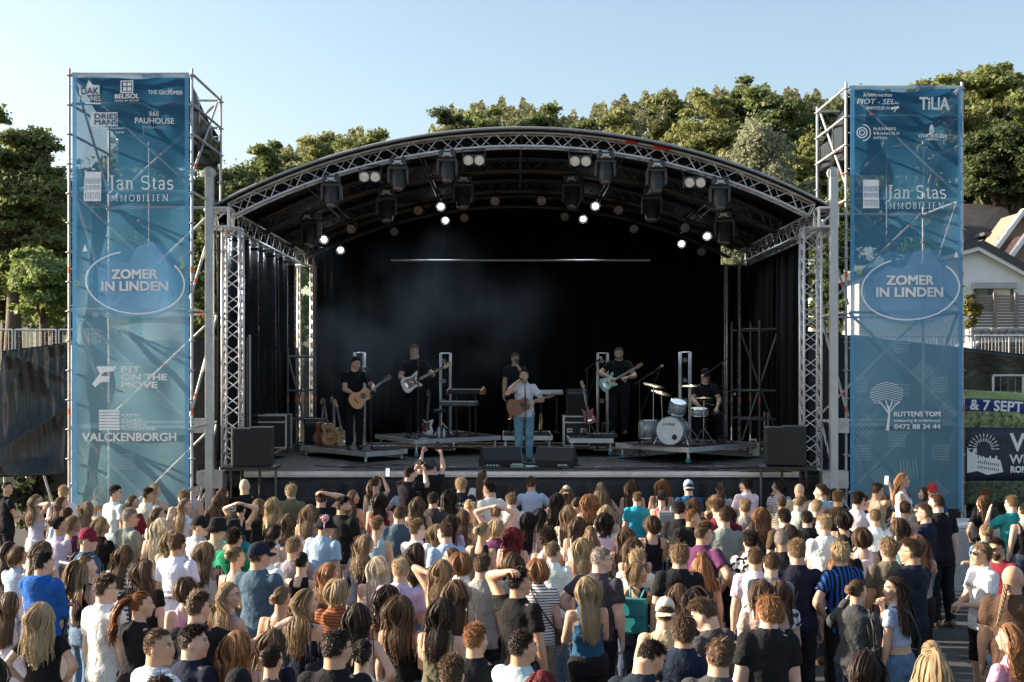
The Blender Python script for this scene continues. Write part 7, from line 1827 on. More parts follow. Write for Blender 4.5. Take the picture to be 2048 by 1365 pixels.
# ------------------------------------------------------------------ drum kit
def drum_kit():
    zb = DECK_Z + .312; sh = mat("oyster_drum_wrap", (.30, .36, .40), .25, .2, .5, 14); hd = mat("drum_head", (.70, .74, .75), .45)
    root = empty("drum_kit", (P(1365, 0, 24.7).x, 24.7, zb), 0, "pearl blue drum kit with white bass drum head", "drum kit"); o = root.location
    def drum(nm, c, r_, dp, M, legs=False):
        b = MB().lathe([(r_ - .004, -dp / 2), (r_, -dp / 2), (r_, dp / 2), (r_ - .004, dp / 2)], 28, c, M, cap=False).build(nm, sh, root)
        for s in (-1, 1):
            MB().lathe([(.001, s * dp / 2 * 1.0 + s * .004), (r_ - .006, s * dp / 2 + s * .003)], 28, c, M, cap=False).build("drum_head", hd, b); MB().lathe([(r_ + .002, s * dp / 2 - .014), (r_ + .012, s * dp / 2 - .012), (r_ + .012, s * dp / 2 + .010), (r_ - .004, s * dp / 2 + .012)], 28, c, M, cap=False).build("hoop", CHROME if r_ < .25 else sh, b)
        lg = MB()
        for k in range(8): a = k * .785; d = M @ Vector((math.cos(a), math.sin(a), 0)); z = M @ Vector((0, 0, 1)); lg.tube(Vector(c) + d * (r_ + .012) - z * dp * .45, Vector(c) + d * (r_ + .012) + z * dp * .45, .006, 5)
        lg.build("lugs", CHROME, b); return b
    MK = Matrix.Rotation(R(-24), 3, 'Z') @ Matrix.Rotation(R(90), 3, 'X')
    kc = P(1330, 861, 24.35) - o + Vector((.18, .22, 0)); kc.z = .285
    k = drum("bass_drum", kc, .275, .40, MK)
    f = kc + MK @ Vector((0, 0, .208)); bx = MK @ Vector((1, 0, 0)); 
    MB().lathe([(.001, 0), (.055, 0)], 18, f + MK @ Vector((.10, -.12, .001)), MK, cap=False).build("port_hole", BLACK, k)
    t = text("lettering", "Ludwig", .085, f + MK @ Vector((-.13, .12, .004)), (0, 0, 0), k, mat("black_ink", (.02, .02, .02), .6), 0.0, .9, 'LEFT', .3); t.matrix_local = Matrix.Translation(f + MK @ Vector((-.14, .115, .004))) @ MK.to_4x4()
    for s in (-1, 1): MB().tube(kc + MK @ Vector((.26 * s, -.05, .05)), kc + MK @ Vector((.36 * s, -.28, .12)), .010, 6).build("spur", CHROME, k)
    def at(px, py, Y): return P(px, py, Y) - o
    drum("rack_tom", at(1355, 815, 24.75), .165, .24, Matrix.Rotation(R(22), 3, 'X') @ Matrix.Rotation(R(8), 3, 'Y')); drum("snare_drum", at(1398, 824, 24.8), .175, .13, Matrix.Rotation(R(8), 3, 'X'))
    drum("floor_tom", at(1305, 860, 24.9) + Vector((-.05, .15, 0)), .20, .36, Matrix.Identity(3))
    def cym(px, py, Y, r_, tx, ty, foot):
        c = at(px, py, Y); M = Matrix.Rotation(R(tx), 3, 'X') @ Matrix.Rotation(R(ty), 3, 'Y')
        st = MB().tube((c.x + foot, c.y + .05, .25), (c.x, c.y, c.z + .03), .011, 8).build("cymbal_stand", CHROME, root)
        for q in range(3): a = R(120 * q + 20); MB().tube((c.x + foot, c.y + .05, .34), (c.x + foot + .26 * math.cos(a), c.y + .05 + .26 * math.sin(a), .01), .011, 6).build("leg", CHROME, st)
        MB().lathe([(.001, .03), (.03, .026), (.05, .012), (r_ * .6, .006), (r_, -.008), (r_, -.010)], 30, c, M, cap=False).build("cymbal", mat("cymbal_bronze", (.52, .36, .17), .28, 1, .2, 10), st)
    cym(1307, 771, 25.0, .22, 10, 12, 0); cym(1322, 786, 25.2, .22, 12, 16, .05); cym(1381, 772, 24.6, .20, 6, 0, 0); cym(1408, 800, 24.55, .18, 2, 0, 0)
    hh = at(1408, 797, 24.55); MB().lathe([(.001, .03), (.18, .0)], 24, hh + Vector((0, 0, -.0)), cap=False).build("hi_hat", MATS["cymbal_bronze"], root)
    tp = MB(); tp.lathe([(.15, .42), (.16, .46), (.15, .50), (.03, .51)], 18, at(1412, 0, 25.75) * Vector((1, 1, 0)).to_tuple()[0] if False else Vector((at(1412, 0, 25.75).x, at(1412, 0, 25.75).y, 0))); tp.tube((at(1412, 0, 25.75).x, 25.75 - o.y, .02), (at(1412, 0, 25.75).x, 25.75 - o.y, .42), .02, 8); tp.build("throne", BLACK, root)
    MB().box((.05, .35, -.006 + .012), (2.0, 1.3, .01), (0, 0, R(45))).build("rug", mat("dark_red_rug", (.05, .022, .022), .95, 0, .6, 8, .4, 60), root)
    return root
drum_kit()
# ------------------------------------------------------------------ the band
BANDG = "musicians on the stage"
def musician(px, py_top, Y, base, label, off=0, **kw):
    top = P(px, py_top, Y); h = top.z - base
    return person((top.x, Y, base), h if 'height' not in kw else kw.pop('height'), math.pi + off, label=label, group=BANDG, fine=.009, **kw), top
# singer
(r_, d_), t_ = musician(1048, 738, 24.1, DECK_Z, "person singing in pale T-shirt and blue jeans with acoustic guitar", sex='m', hair='crop', hc=HC['dk'], top='tee', tc=(.62, .64, .72), armL=((-.17, .24, 1.13), (-.9, -.3, -.6), 'fist'), armR=((.15, .14, 1.47), (.8, .3, -1), 'fist'), hy=6, hp=-4, pc=(.15, .29, .36), skin=(.58, .37, .27), extras=('beard',), shoe=(.02, .02, .02))
guitar('acoustic', P(1036, 813, 23.88), R(18), "brown mahogany acoustic guitar played by the singer", MAHO, .92, 0, R(-6))
# nylon string guitarist
musician(708, 713, 25.0, DECK_Z + .20, "person in black T-shirt playing the orange nylon string guitar", sex='m', hair='curly', hc=HC['dk'], top='tee', tc=CC['bk'][0], armL=((-.30, .30, 1.16), (-.8, -.4, -.8), 'fist'), armR=((.02, .27, 1.02), (.9, -.3, -.3), 'fist'), hy=-32, hp=12, pc=(.012, .012, .014), var=2, off=R(18))
guitar('acoustic', P(720, 797, 24.72), R(36), "orange nylon string guitar held by the guitarist at far left", SPRUCE, .95, R(8), R(-5))
# bass player
musician(828, 690, 26.3, DECK_Z + .37, "person in black open collared shirt playing the white bass", sex='m', hair='quiff', hc=HC['db'], top='shirt', tc=CC['bk'][0], armL=((-.36, .28, 1.22), (-.7, -.3, -.9), 'fist'), armR=((.06, .26, 1.05), (.9, -.4, -.2), 'fist'), hy=-14, hp=2, pc=(.012, .012, .014))
guitar('electric', P(824, 766, 26.02), R(26), "white bass guitar held by the bass player", WHITEG, 1.12, 0, R(-4), pick_m=mat("grey_pickguard", (.20, .18, .18), .4), neck_m=MAPLE)
# keyboard player behind the singer, holding a microphone
(r_, d_), t_ = musician(1030, 705, 27.4, DECK_Z + .37, "person in black behind the singer raising a hand-held microphone", sex='m', hair='short', hc=HC['br'], top='tee', tc=CC['bk'][0], armL=((-.05, .20, 1.44), (-.8, .1, -1), 'fist'), armR='down', hy=-6, hp=0, pc=(.012, .012, .014))
root = empty("handheld_microphone", P(1033, 722, 27.17), 0, "black microphone held by the person behind the singer", "microphone"); MB().tube((0, 0, -.16), (0, .02, 0), .014, 10).build("handle", BLACK, root); MB().ball((0, .025, .02), .028, 10, 8).build("grille", DARKGREY, root)
# electric guitarist
musician(1238, 693, 26.5, DECK_Z + .42, "person in black T-shirt playing the mint green guitar", sex='m', hair='buzz', hc=(.10, .075, .055), top='tee', tc=CC['bk'][0], armL=((-.10, .30, 1.12), (-.9, -.3, -.5), 'fist'), armR=((.17, .25, 1.12), (.9, -.3, .0), 'fist'), hy=10, hp=18, pc=(.012, .012, .014), extras=('beard',), wide=1.06)
guitar('electric', P(1217, 766, 26.2), R(28), "mint green electric guitar held by the right guitarist", SEAF, 1.0, R(6), R(-4), pick_m=WHITE, neck_m=mat("warm_neck", (.30, .14, .06), .4))
root = empty("drum_sticks", P(1400, 812, 25.35), 0, "pair of drumsticks in the drummer's hands", "drumsticks"); MB().tube((.10, .06, -.01), (-.22, -.22, .05), .007, 6).build("stick", MAPLE, root); MB().tube((.32, .06, .0), (.08, -.26, .06), .007, 6).build("stick", MAPLE, root)
# drummer, seated
LP = (((-.09, 0, .50), (-.20, .42, .48), (-.20, .40, .085)), ((.09, 0, .50), (.20, .42, .48), (.20, .44, .085)))
def drummer():
    Y = 25.75; base = DECK_Z + .312; top = P(1410, 738, Y)
    sh = .40  # a seated torso is the standing one lowered by this much
    LPs = tuple(tuple((x, y, z + sh) for x, y, z in leg) for leg in LP)
    k = (top.z - base) / (1.74 - sh)
    person((top.x, Y, base - sh * k), 1.74 * k, math.pi, label="person in black with a cap seated at the drums", group=BANDG, sex='m', hair='crop', hc=HC['dk'], top='tee', tc=CC['bk'][0], armL=((-.16, .36, 1.02), (-.9, -.3, -.4), 'fist'), armR=((.14, .36, 1.04), (.9, -.3, -.4), 'fist'), hy=-8, hp=6, pc=(.012, .012, .014), extras=('cap:bk', 'sunglasses'), fine=.009, legpose=LPs)
drummer()
# trumpet player's mic lead etc. stay with their stands
# ------------------------------------------------------------------ the audience, one row each: x y (head top, in photo tile pixels) hair colour top colour turn options
TILES = {1: 0, 2: 512, 3: 1024, 4: 1536}
CROWD = {1: """
30 185 ponytail dk tee bk 90 arms=front
215 250 wavy db tank li 70 R=hair L=front x=glasses,p=skirt
350 270 long br vest dg 55
320 390 claw dk tee li 45
400 378 bob db vest pl 55
490 300 long db vest cr 25
570 205 long bl tank wh 75 R=chin v=1
665 210 curly dk tee wh 70
785 262 mid br long mr 60
850 215 short dk tee wh 55 x=glasses
905 192 long bl tank wh 40 arms=rail
590 388 bob db tee bk 45 v=1
735 342 crop gy tee sg 50 arms=cross x=sunglasses h=1.8
910 388 long pl vest bk 8 v=2
960 330 wavy br tee wh 60
1065 275 long db tee wh 80 v=1
1130 192 ponytail dk tank lb 55 v=1
1150 385 buzz br shirt lb 65 x=cap:bk
1250 400 buzz br tee be 35 x=bucket:bk
1265 320 long br vest dg 8
1275 245 long br tee nv 0 v=1
1310 215 bun br tee wh 20 pat=hstripe:wh:bb
1465 165 - br tee bk -8 h=1.84
1445 300 bun dk tank bk 10 arms=onhead x=wristband:te
1365 360 mid br tee dg 20
1382 408 buzz dk hoodie te 30 x=bucket:bk
1372 455 curly dk hoodie gn 20 h=1.78 w=1.08
505 460 buzz br tee sl 70 x=cap:mr,backpack:nv h=1.8
50 530 long dk long dg 60 x=glasses
100 560 bob br tee lb 40
225 528 long br tank be 20 v=1
245 585 short dk hoodie bu 38 h=1.8
680 550 long br tee wh 15 pat=hstripe:wh:bb R=chin
490 615 halfup db tank bk 50
820 640 long br tee bk 25 v=1
640 730 quiff br shirt wh 45 h=1.83 x=sunglasses
770 820 wavytail rd tee bk 48
1055 480 short br tee wh 18 h=1.82
1010 460 mid db tee be 10
1220 530 wavy db tank wh 15 x=shoulderbag:bn
1400 565 bun db tank dg 35 v=1
1145 740 bob br tank pk -20 x=crossbag:bn
1180 835 quiff br tee bk 25 R=point x=watch
1365 762 long db tank gr 70 x=glasses v=1
65 830 long br tee wh 25
260 888 wavy bl tee bk 8 arms=hip v=1
905 1045 buzz br shirt lb 70 pat=plaid:lb:wh h=1.86
1110 1030 quiff dk tee nv 62 v=1
1455 1040 wavy gi tank ru 15 v=2
880 1312 short dk tee bk 10
1390 1305 buzz dk tee bk 0 x=cap:bk
30 1200 long dk vest bk 15
""", 2: """
135 270 long bl vest cr 10 v=1
170 365 long br vest dg 15
300 315 long db tank gr 10
372 240 curly br tee bk 0 R=onhead
352 385 buzz br shirt lb 55 x=bucket:bk,pompom h=1.8
520 270 quiff dk shirt bk 62 h=1.82 x=beard
552 232 mid br vest dg 55 arms=front
725 148 wavytail br tank wh 25 R=phone
735 242 long dk vest mr 0
872 95 short dk tee bk 45 arms=phone lift=.18
885 165 bun br tee lb 18
1030 60 buzz br tee bk 22 arms=high x=cap:dg,wristband:pk lift=.26
975 270 long br vest dg 5
1040 245 short dk tee dg 10
1120 220 long dk vest bk 0 v=1
1210 155 mop bl tee nv 8 h=1.84
1325 110 ponytail br tee wh 15 v=1 lift=.08
1390 185 curly dk tee wh -45 h=1.8
1385 320 bun db tank cr 5 arms=onhead v=1
810 325 buzz br shirt sl 0 h=1.8
705 385 curly db vest lb 30 sex=f
975 405 curly db tee wh 45 x=sunglasses
1070 430 wavy db tee be 20
1145 425 crop br tee lb -35 h=1.8
1290 420 bun bl vest bk 40
1405 400 bob bl tee pu 30
1480 440 curlylong wr bare bk 10
110 432 bob dk tank wh 40
240 508 crop db tee gr 10
40 545 buzz br tee sl 35 x=cap:nv h=1.84 w=1.1
88 520 short dk tee wh 45
255 595 bun dk vest bk 20
600 488 wavy db long nv 45
705 620 long pl tank wh 5 v=2
915 540 wavy dk tee cr 28
1050 630 long db tank be 20 L=hair
1160 560 long br vest cr -60
1215 595 bob gi tee wh 10
1325 600 crop br shirt gr 20 h=1.8
390 648 wavy gi vest bk 45 pat=dots:wh:bk
470 740 bob bl tee ru 28 pat=thin:ru:bn
110 790 bun db tank ol 25 R=chin v=2
230 805 wavy db tank nv 55 x=shoulderbag:nv v=2
770 775 curlylong dk bare be 8
890 840 wavy br tank bk 12 v=1
590 885 long dk tank cr 10 v=2
1190 750 wavy br tank rd 6 v=2
1050 860 long dk tank ol 15
480 1040 crop dk tee bk 28 h=1.84 w=1.1 x=glasses
630 1095 claw dk tank cr 15
1315 1020 curly gi tee bk 22
1190 1210 curly br tee dg 5 v=1
55 1145 bun dk tee dg 20 v=1
20 1040 long br tee nv 15
""", 3: """
128 158 curly br tee lb 0 arms=rail
300 212 mid db tee be 5 x=capback:be
260 245 long dk tank bk 8
350 275 bun br vest be 20
465 250 curlylong gi vest dg 5
535 185 halfup db tank lb 5
700 168 long br bare be 5 v=1
858 165 long gi tank wh 5
720 245 crop db tee tq 4 h=1.62
905 235 claw dk vest rd 10 x=backpack:gr pat=dots:wh:rd
1035 178 buzz br tee bb 0 x=capback:lb
1225 185 ponytail br tee lb 5
1360 160 mop dk tee wh -40 arms=front
1045 275 mid br tee dg 30
1010 300 short dk tee bk 15
1025 345 buzz gi hoodie bk 62
1205 290 curly br tee mr -20 R=side x=watch
1237 335 buzz br tee sg -25 h=1.84
1375 290 quiff db tee gr 5
1465 330 wavy gi vest dg 0
1270 320 long br tee rd 0 v=1
75 355 long bk tank wh 4 v=2
155 335 long bk tank te 20
345 315 long db tank wh 10 v=2
400 380 long br tank wh 5
520 355 mid dk tee wh 10
560 318 long bl vest be 5
490 440 halfup db tee wh 12
635 450 long br vest bk 0 v=2
410 510 long bl tank rd 10
745 500 long br tank bk 5 v=1
810 380 bob br tank bk -25
950 540 mop db tee bk 5 h=1.84 w=1.06
1150 425 quiff br tee pu 45 x=glasses h=1.84 w=1.06
1100 590 halfup gi vest bk 10 v=1
1415 470 curly dk shirt wh 8 pat=blotch:wh:bk
1432 565 crop br tee wh 10
1488 600 buzz br tee sg 5
180 465 afro dk vest wh 0 sex=f
165 630 bob gi tee wh 10 pat=thin:wh:nv x=crossbag:bn pc=khaki
480 565 crop gy tee dg 55 x=glasses h=1.82 w=1.08
470 738 long bl tank bb -10 arms=front v=2
750 655 bob db vest bk 60 x=flapbag:te v=1
890 880 buzz br tee be 0 x=capback:cr
75 690 curly dk tee bk 48 L=onhead x=headglasses h=1.84 w=1.06
1075 800 curlylong dk tee bb 5 v=2
985 955 mop br tee nv 10
1230 850 quiff br tee dg -50 hp=22 arms=cross h=1.82
1460 845 mop gi tee bk -15 h=1.84 w=1.06
1140 1100 short br tee dg 8 h=1.8 v=1
800 1100 crop dk tee nv 40 hp=35 h=1.8 w=1.12
50 1040 crop dk tee lb 45 v=1
150 1270 long wr tee dg 10
1490 750 mid br tee be 0 x=headglasses
35 600 bob br vest gr 0 v=1
""", 4: """
65 170 bob dk tee wh -55 R=chin pat=thin:wh:mr
175 195 - gi tee be -10
240 165 mid dk tee mr -10 sex=m
315 195 crop br tee lb -55 h=1.8
400 220 long dk tee dg 0
430 240 curly db tee bn 30 R=chin
505 240 curly dk tee wh 40 h=1.84
575 255 short br tee bk 45
605 190 crop br vest be 50 R=phone x=glasses
700 240 curlylong db tee wh -30 pat=blotch:wh:bk v=1
800 125 long gi tank wh 130 lift=.42
805 250 curly br tank be 0 sex=f
915 215 wavy br vest dg -55
985 195 crop dk tee bb 175 x=cap:rd
1030 258 buzz br tee bk -30 h=1.87 w=1.08 p=jeans:bk
910 310 quiff db tee nv -50 x=glasses h=1.82
790 300 curly br tank be 5 v=1
610 345 buzz db tee wh 5
460 350 bob dk tank bk 0 v=2
160 265 quiff db shirt wh 30 hp=15
275 285 crop bl tee bk 28
95 340 short dk tee bn -10 h=1.8
70 265 bun br long cr 10 pat=thin:cr:bn
165 430 long dk vest dg 30 x=glasses
345 375 crop bl tee wh -28 h=1.84
125 465 buzz gy tee bk 10 h=1.8
165 530 curly db shirt nv 5 h=1.84 w=1.1
455 525 mop bl shirt bk -12 pat=vstripe:bk:bu h=1.84
480 495 bun dk tee bk 10 x=headglasses
590 450 bob br tank wh 0 x=shoulderbag:bk
710 505 mop db tee ol -10 h=1.84
810 390 long br tee lb -20 x=headglasses
820 520 quiff br tee nv -48 x=glasses h=1.84 w=1.05
890 485 long gi tank gr 0 R=wave x=watch v=1
408 600 long gi tank be -5
500 750 bun br long dg 42 x=shoulderbag:bk L=wave
790 735 long dk crop lb -70 R=chin x=crossbag:dg v=1
540 1155 long dk tee bk 5 x=headglasses v=1
1000 1120 halfup bl vest be 5
25 860 bob rd tee bk 0
40 760 long br tee wh -10 pat=blotch:wh:bb
1245 265 long gi tee bk -15 v=2
1268 228 curly gi tee dg 0 sex=f
1420 265 crop db tee te -20 L=wave
1500 310 bun dk tank bk -10
1255 430 bun db shirt dn -5 sex=f x=clip:gn
1270 535 mop db tee wh -112 x=sunglasses p=shorts:bk h=1.8
1380 510 crop dk tee mr -140 x=sunglasses,beard hp=8
1462 670 - dk tee bn 38 h=1.84 w=1.2 x=braid
1492 1000 curlylong gi tee pk -40 L=hip x=crossbag:bu
"""}
PANTS = [((.10, .17, .27), .34), ((.045, .06, .10), .25), ((.016, .016, .018), .28), ((.30, .25, .19), .08), ((.36, .43, .50), .05)]
def parse(tile, line):
    f = line.split(); d = dict(px=TILES[tile] + float(f[0]) / 2.9355, py=900 + float(f[1]) / 2.9355, hair=None if f[2] == '-' else f[2], hc=f[3], top=f[4], tc=f[5], yaw=float(f[6]), h=None, lift=0.0, L='down', Rr='down', x=[], pat=None, sex=None, hp=0, v=0, w=1.0, p=None, pc=None)
    for o in f[7:]:
        for part in ([o] if o.startswith('x=') and ',p=' not in o else o.split(',')):
            k, v = part.split('=')
            if k == 'arms': d['L'] = d['Rr'] = v
            elif k == 'R': d['Rr'] = v
            elif k == 'L': d['L'] = v
            elif k == 'x': d['x'] = v.split(',')
            elif k in ('h', 'lift', 'w'): d[k] = float(v)
            elif k in ('hp', 'v'): d[k] = int(v)
            else: d[k] = v
    fem = d['hair'] in ('long', 'wavy', 'bob', 'curlylong', 'mid', 'ponytail', 'bun', 'halfup', 'wavytail', 'claw') or d['top'] in ('tank', 'bare', 'crop')
    d['sex'] = d['sex'] or ('f' if fem else 'm')
    return d
people = []
for tile, txt in CROWD.items():
    for ln in txt.strip().splitlines(): people.append(parse(tile, ln))
gp = random.Random(3)
for i, d in enumerate(people):
    if d['h'] is None: d['h'] = gp.uniform(1.72, 1.80) if d['sex'] == 'm' else gp.uniform(1.63, 1.73)
    s = (d['py'] - HORIZON) / (CAM_Z - d['h'] - d['lift']); Y = F_PX / s
    if Y > 21.15: Y = 21.15
    d['Y'] = Y; d['X'] = (d['px'] - 1024) / S(Y); d['X0'], d['Y0'] = d['X'], Y
# people half hidden between those rows
gf = random.Random(21); tries = 0; extra = 0
while extra < 32 and tries < 6000:
    tries += 1; Y = gf.uniform(8.6, 20.2); X = gf.uniform(-.40, .30) * Y
    if min(math.hypot((X - d['X']) / .62, (Y - d['Y']) / .70) for d in people) < 1: continue
    qx, qy = 1024 + X * S(Y), HORIZON + 1.95 * S(Y)
    if any((d['x'] or d['pat'] or d['top'] == 'hoodie' or d['Rr'] != 'down' or d['tc'] in ('rd', 'tq', 'pk', 'pu', 'bb')) and abs(qx - d['px']) < .34 * S(d['Y']) and -10 < qy - d['py'] < .75 * S(d['Y']) for d in people): continue
    fem = gf.random() < .55; h = gf.uniform(1.56, 1.66) if fem else gf.uniform(1.66, 1.76)
    d = parse(1, "0 0 %s %s %s %s %d v=%d" % (gf.choice(['long', 'wavy', 'mid', 'bob', 'ponytail'] if fem else ['short', 'crop', 'mop', 'quiff']), gf.choice(['br', 'db', 'dk', 'br', 'bl']), gf.choice(['tee', 'tank', 'vest'] if fem else ['tee', 'tee', 'shirt']), gf.choice(['wh', 'cr', 'lb', 'gr', 'be', 'bk', 'nv', 'li', 'sg', 'ol']), gf.choice([-30, 0, 8, 30, 45]), gf.randrange(3)))
    s = S(Y); d.update(h=h, X=X, Y=Y, X0=X, Y0=Y, px=1024 + X * s, py=HORIZON + (CAM_Z - h) * s); people.append(d); extra += 1
# nobody stands inside somebody else: ease neighbours apart
for it in range(60):
    for i in range(len(people)):
        a = people[i]
        for j in range(i + 1, len(people)):
            b = people[j]; dx, dy = b['X'] - a['X'], b['Y'] - a['Y']
            if abs(dx) > .46 or abs(dy) > .40: continue
            r_ = math.hypot(dx / .46, dy / .38)
            if r_ < 1:
                k = (1 - r_) * .08; n = max(1e-3, math.hypot(dx, dy)); ux, uy = dx / n, dy / n
                a['X'] -= ux * k * .35; b['X'] += ux * k * .35; a['Y'] -= (uy if abs(uy) > .1 else .3) * k; b['Y'] += (uy if abs(uy) > .1 else .3) * k
    for d in people:
        d['X'] += (d['X0'] - d['X']) * .06; d['Y'] += (d['Y0'] - d['Y']) * .03; d['Y'] = min(d['Y'], 21.2)
        # a step back or forth keeps the head where it stands in the picture
        d['X'] = d['X'] * .5 + .5 * (d['px'] - 1024) / S(d['Y'])
# ---------------------------------------------------------------- labels
EXT = {'cap': '%s cap', 'capback': '%s cap', 'bucket': '%s bucket hat', 'glasses': 'glasses', 'sunglasses': 'sunglasses', 'headglasses': 'sunglasses on head'}
POSE = {'onhead': 'hands on head', 'phone': 'raising a phone', 'high': 'raising a camera', 'point': 'pointing to the right', 'cross': 'arms folded', 'hair': 'hand at hair', 'side': 'arm stretched out', 'wave': 'hand raised', 'chin': 'hand at chin', 'hip': 'hand on hip', 'front': 'hands in front', 'rail': 'leaning forward'}
PATN = {'hstripe': '%s and %s striped', 'thin': '%s and %s thin striped', 'vstripe': '%s and %s vertically striped', 'plaid': '%s and %s checked', 'dots': '%s dotted', 'blotch': '%s and %s patterned'}
def base_label(d):
    c = CC[d['tc']][1]
    if d['pat']:
        k, a, b = d['pat'].split(':'); c = (PATN[k] % (CC[b][1],)) if k == 'dots' else PATN[k] % (CC[a][1], CC[b][1])
    s = "person in %s %s" % (c, GN[d['top']]); ex = []
    for e in d['x']:
        nm, _, cv = e.partition(':')
        if nm in EXT: ex.append(EXT[nm] % CC[cv][1] if '%s' in EXT[nm] else EXT[nm])
    if ex: s += " with " + " and ".join(ex[:2])
    po = POSE.get(d['Rr']) or POSE.get(d['L'])
    if po: s += ", " + po
    return s
for d in people: d['base'] = base_label(d)
from collections import Counter
core = lambda d: d['base'].split(',')[0].split(' with ')[0] if 'cap' not in d['base'] and 'hat' not in d['base'] else d['base'].split(',')[0]
cnt_ = Counter(core(d) for d in people)
marks = []
def mark(cond, phrase):
    for d in people:
        if cond(d): marks.append((phrase, d['px'], d['py'], d)); return
mark(lambda d: 'cap:mr' in d['x'], 'the maroon cap'); mark(lambda d: d['top'] == 'hoodie' and d['tc'] == 'bu', 'the bright blue hoodie'); mark(lambda d: d['top'] == 'hoodie' and d['tc'] == 'gn', 'the green hoodie'); mark(lambda d: 'pompom' in d['x'], 'the pink pompom hat')
mark(lambda d: 'flapbag:te' in d['x'], 'the teal backpack'); mark(lambda d: 'capback:cr' in d['x'], 'the cream cap'); mark(lambda d: 'cap:rd' in d['x'], 'the red cap'); mark(lambda d: d['tc'] == 'tq', 'the turquoise T-shirt'); mark(lambda d: d['tc'] == 'pu' and d['sex'] == 'm', 'the purple T-shirt of the person with glasses'.replace(' of the person with glasses', '')); mark(lambda d: d['tc'] == 'pk' and d['top'] == 'tee', 'the pink T-shirt')
mark(lambda d: d['pat'] == 'vstripe:bk:bu', 'the black and blue striped shirt'); mark(lambda d: d['Rr'] == 'point', 'the pointing arm'); mark(lambda d: d['pat'] == 'plaid:lb:wh', 'the checked shirt'); mark(lambda d: d['Rr'] == 'high', 'the raised camera'); mark(lambda d: d['tc'] == 'ru' and d['pat'], 'the rust striped T-shirt'); mark(lambda d: d['top'] == 'tank' and d['tc'] == 'rd' and d['hair'] == 'wavy', 'the loose red tank top'); mark(lambda d: d['top'] == 'tank' and d['tc'] == 'bb', 'the royal blue tank top')
mark(lambda d: d['pat'] == 'thin:wh:nv', 'the navy striped T-shirt'); mark(lambda d: d['tc'] == 'dn', 'the denim dress shirt'); mark(lambda d: d['top'] == 'crop', 'the cropped light blue top'); mark(lambda d: 'cap:nv' in d['x'], 'the navy cap'); mark(lambda d: d['tc'] == 'sl' and d['top'] == 'shirt', 'the slate blue shirt'); mark(lambda d: d['pat'] == 'dots:wh:bk', 'the dotted black top'); mark(lambda d: d['pat'] == 'blotch:wh:bk' and d['top'] == 'shirt', 'the patterned shirt')
mark(lambda d: d['pat'] and d['pat'].startswith('hstripe') and d['py'] > 1050, 'the blue striped T-shirt'); mark(lambda d: 'capback:lb' in d['x'], 'the light blue cap'); mark(lambda d: d['tc'] == 'li' and d['top'] == 'tank', 'the lilac tank top')
used = set()
for d in people:
    if cnt_[core(d)] == 1: d['label'] = d['base']; used.add(d['base'])
for d in people:
    if 'label' in d: continue
    c = []
    for ph, mx_, my_, md in marks:
        if md is d: continue
        dx, dy = d['px'] - mx_, (d['py'] - my_) * 1.3; q = math.hypot(dx, dy)
        rel = ("right of " if dx > 0 else "left of ") if abs(dx) > abs(dy) else ("nearer the camera than " if dy > 0 else "beyond ")
        c.append((q, rel + ph))
        if abs(dx) > 12 and abs(dy) > 12: c.append((q + 20, ("nearer and " if dy > 0 else "beyond and ") + ("right of " if dx > 0 else "left of ") + ph))
    c.sort()
    for q, rel in c:
        for adj in ("just ", ""):
            lb = d['base'] + ", " + (adj if q < 90 else "") + rel
            if len(lb.replace(',', ' ').split()) <= 16 and lb not in used: d['label'] = lb; used.add(lb); break
        if 'label' in d: break
    if 'label' not in d: d['label'] = d['base']
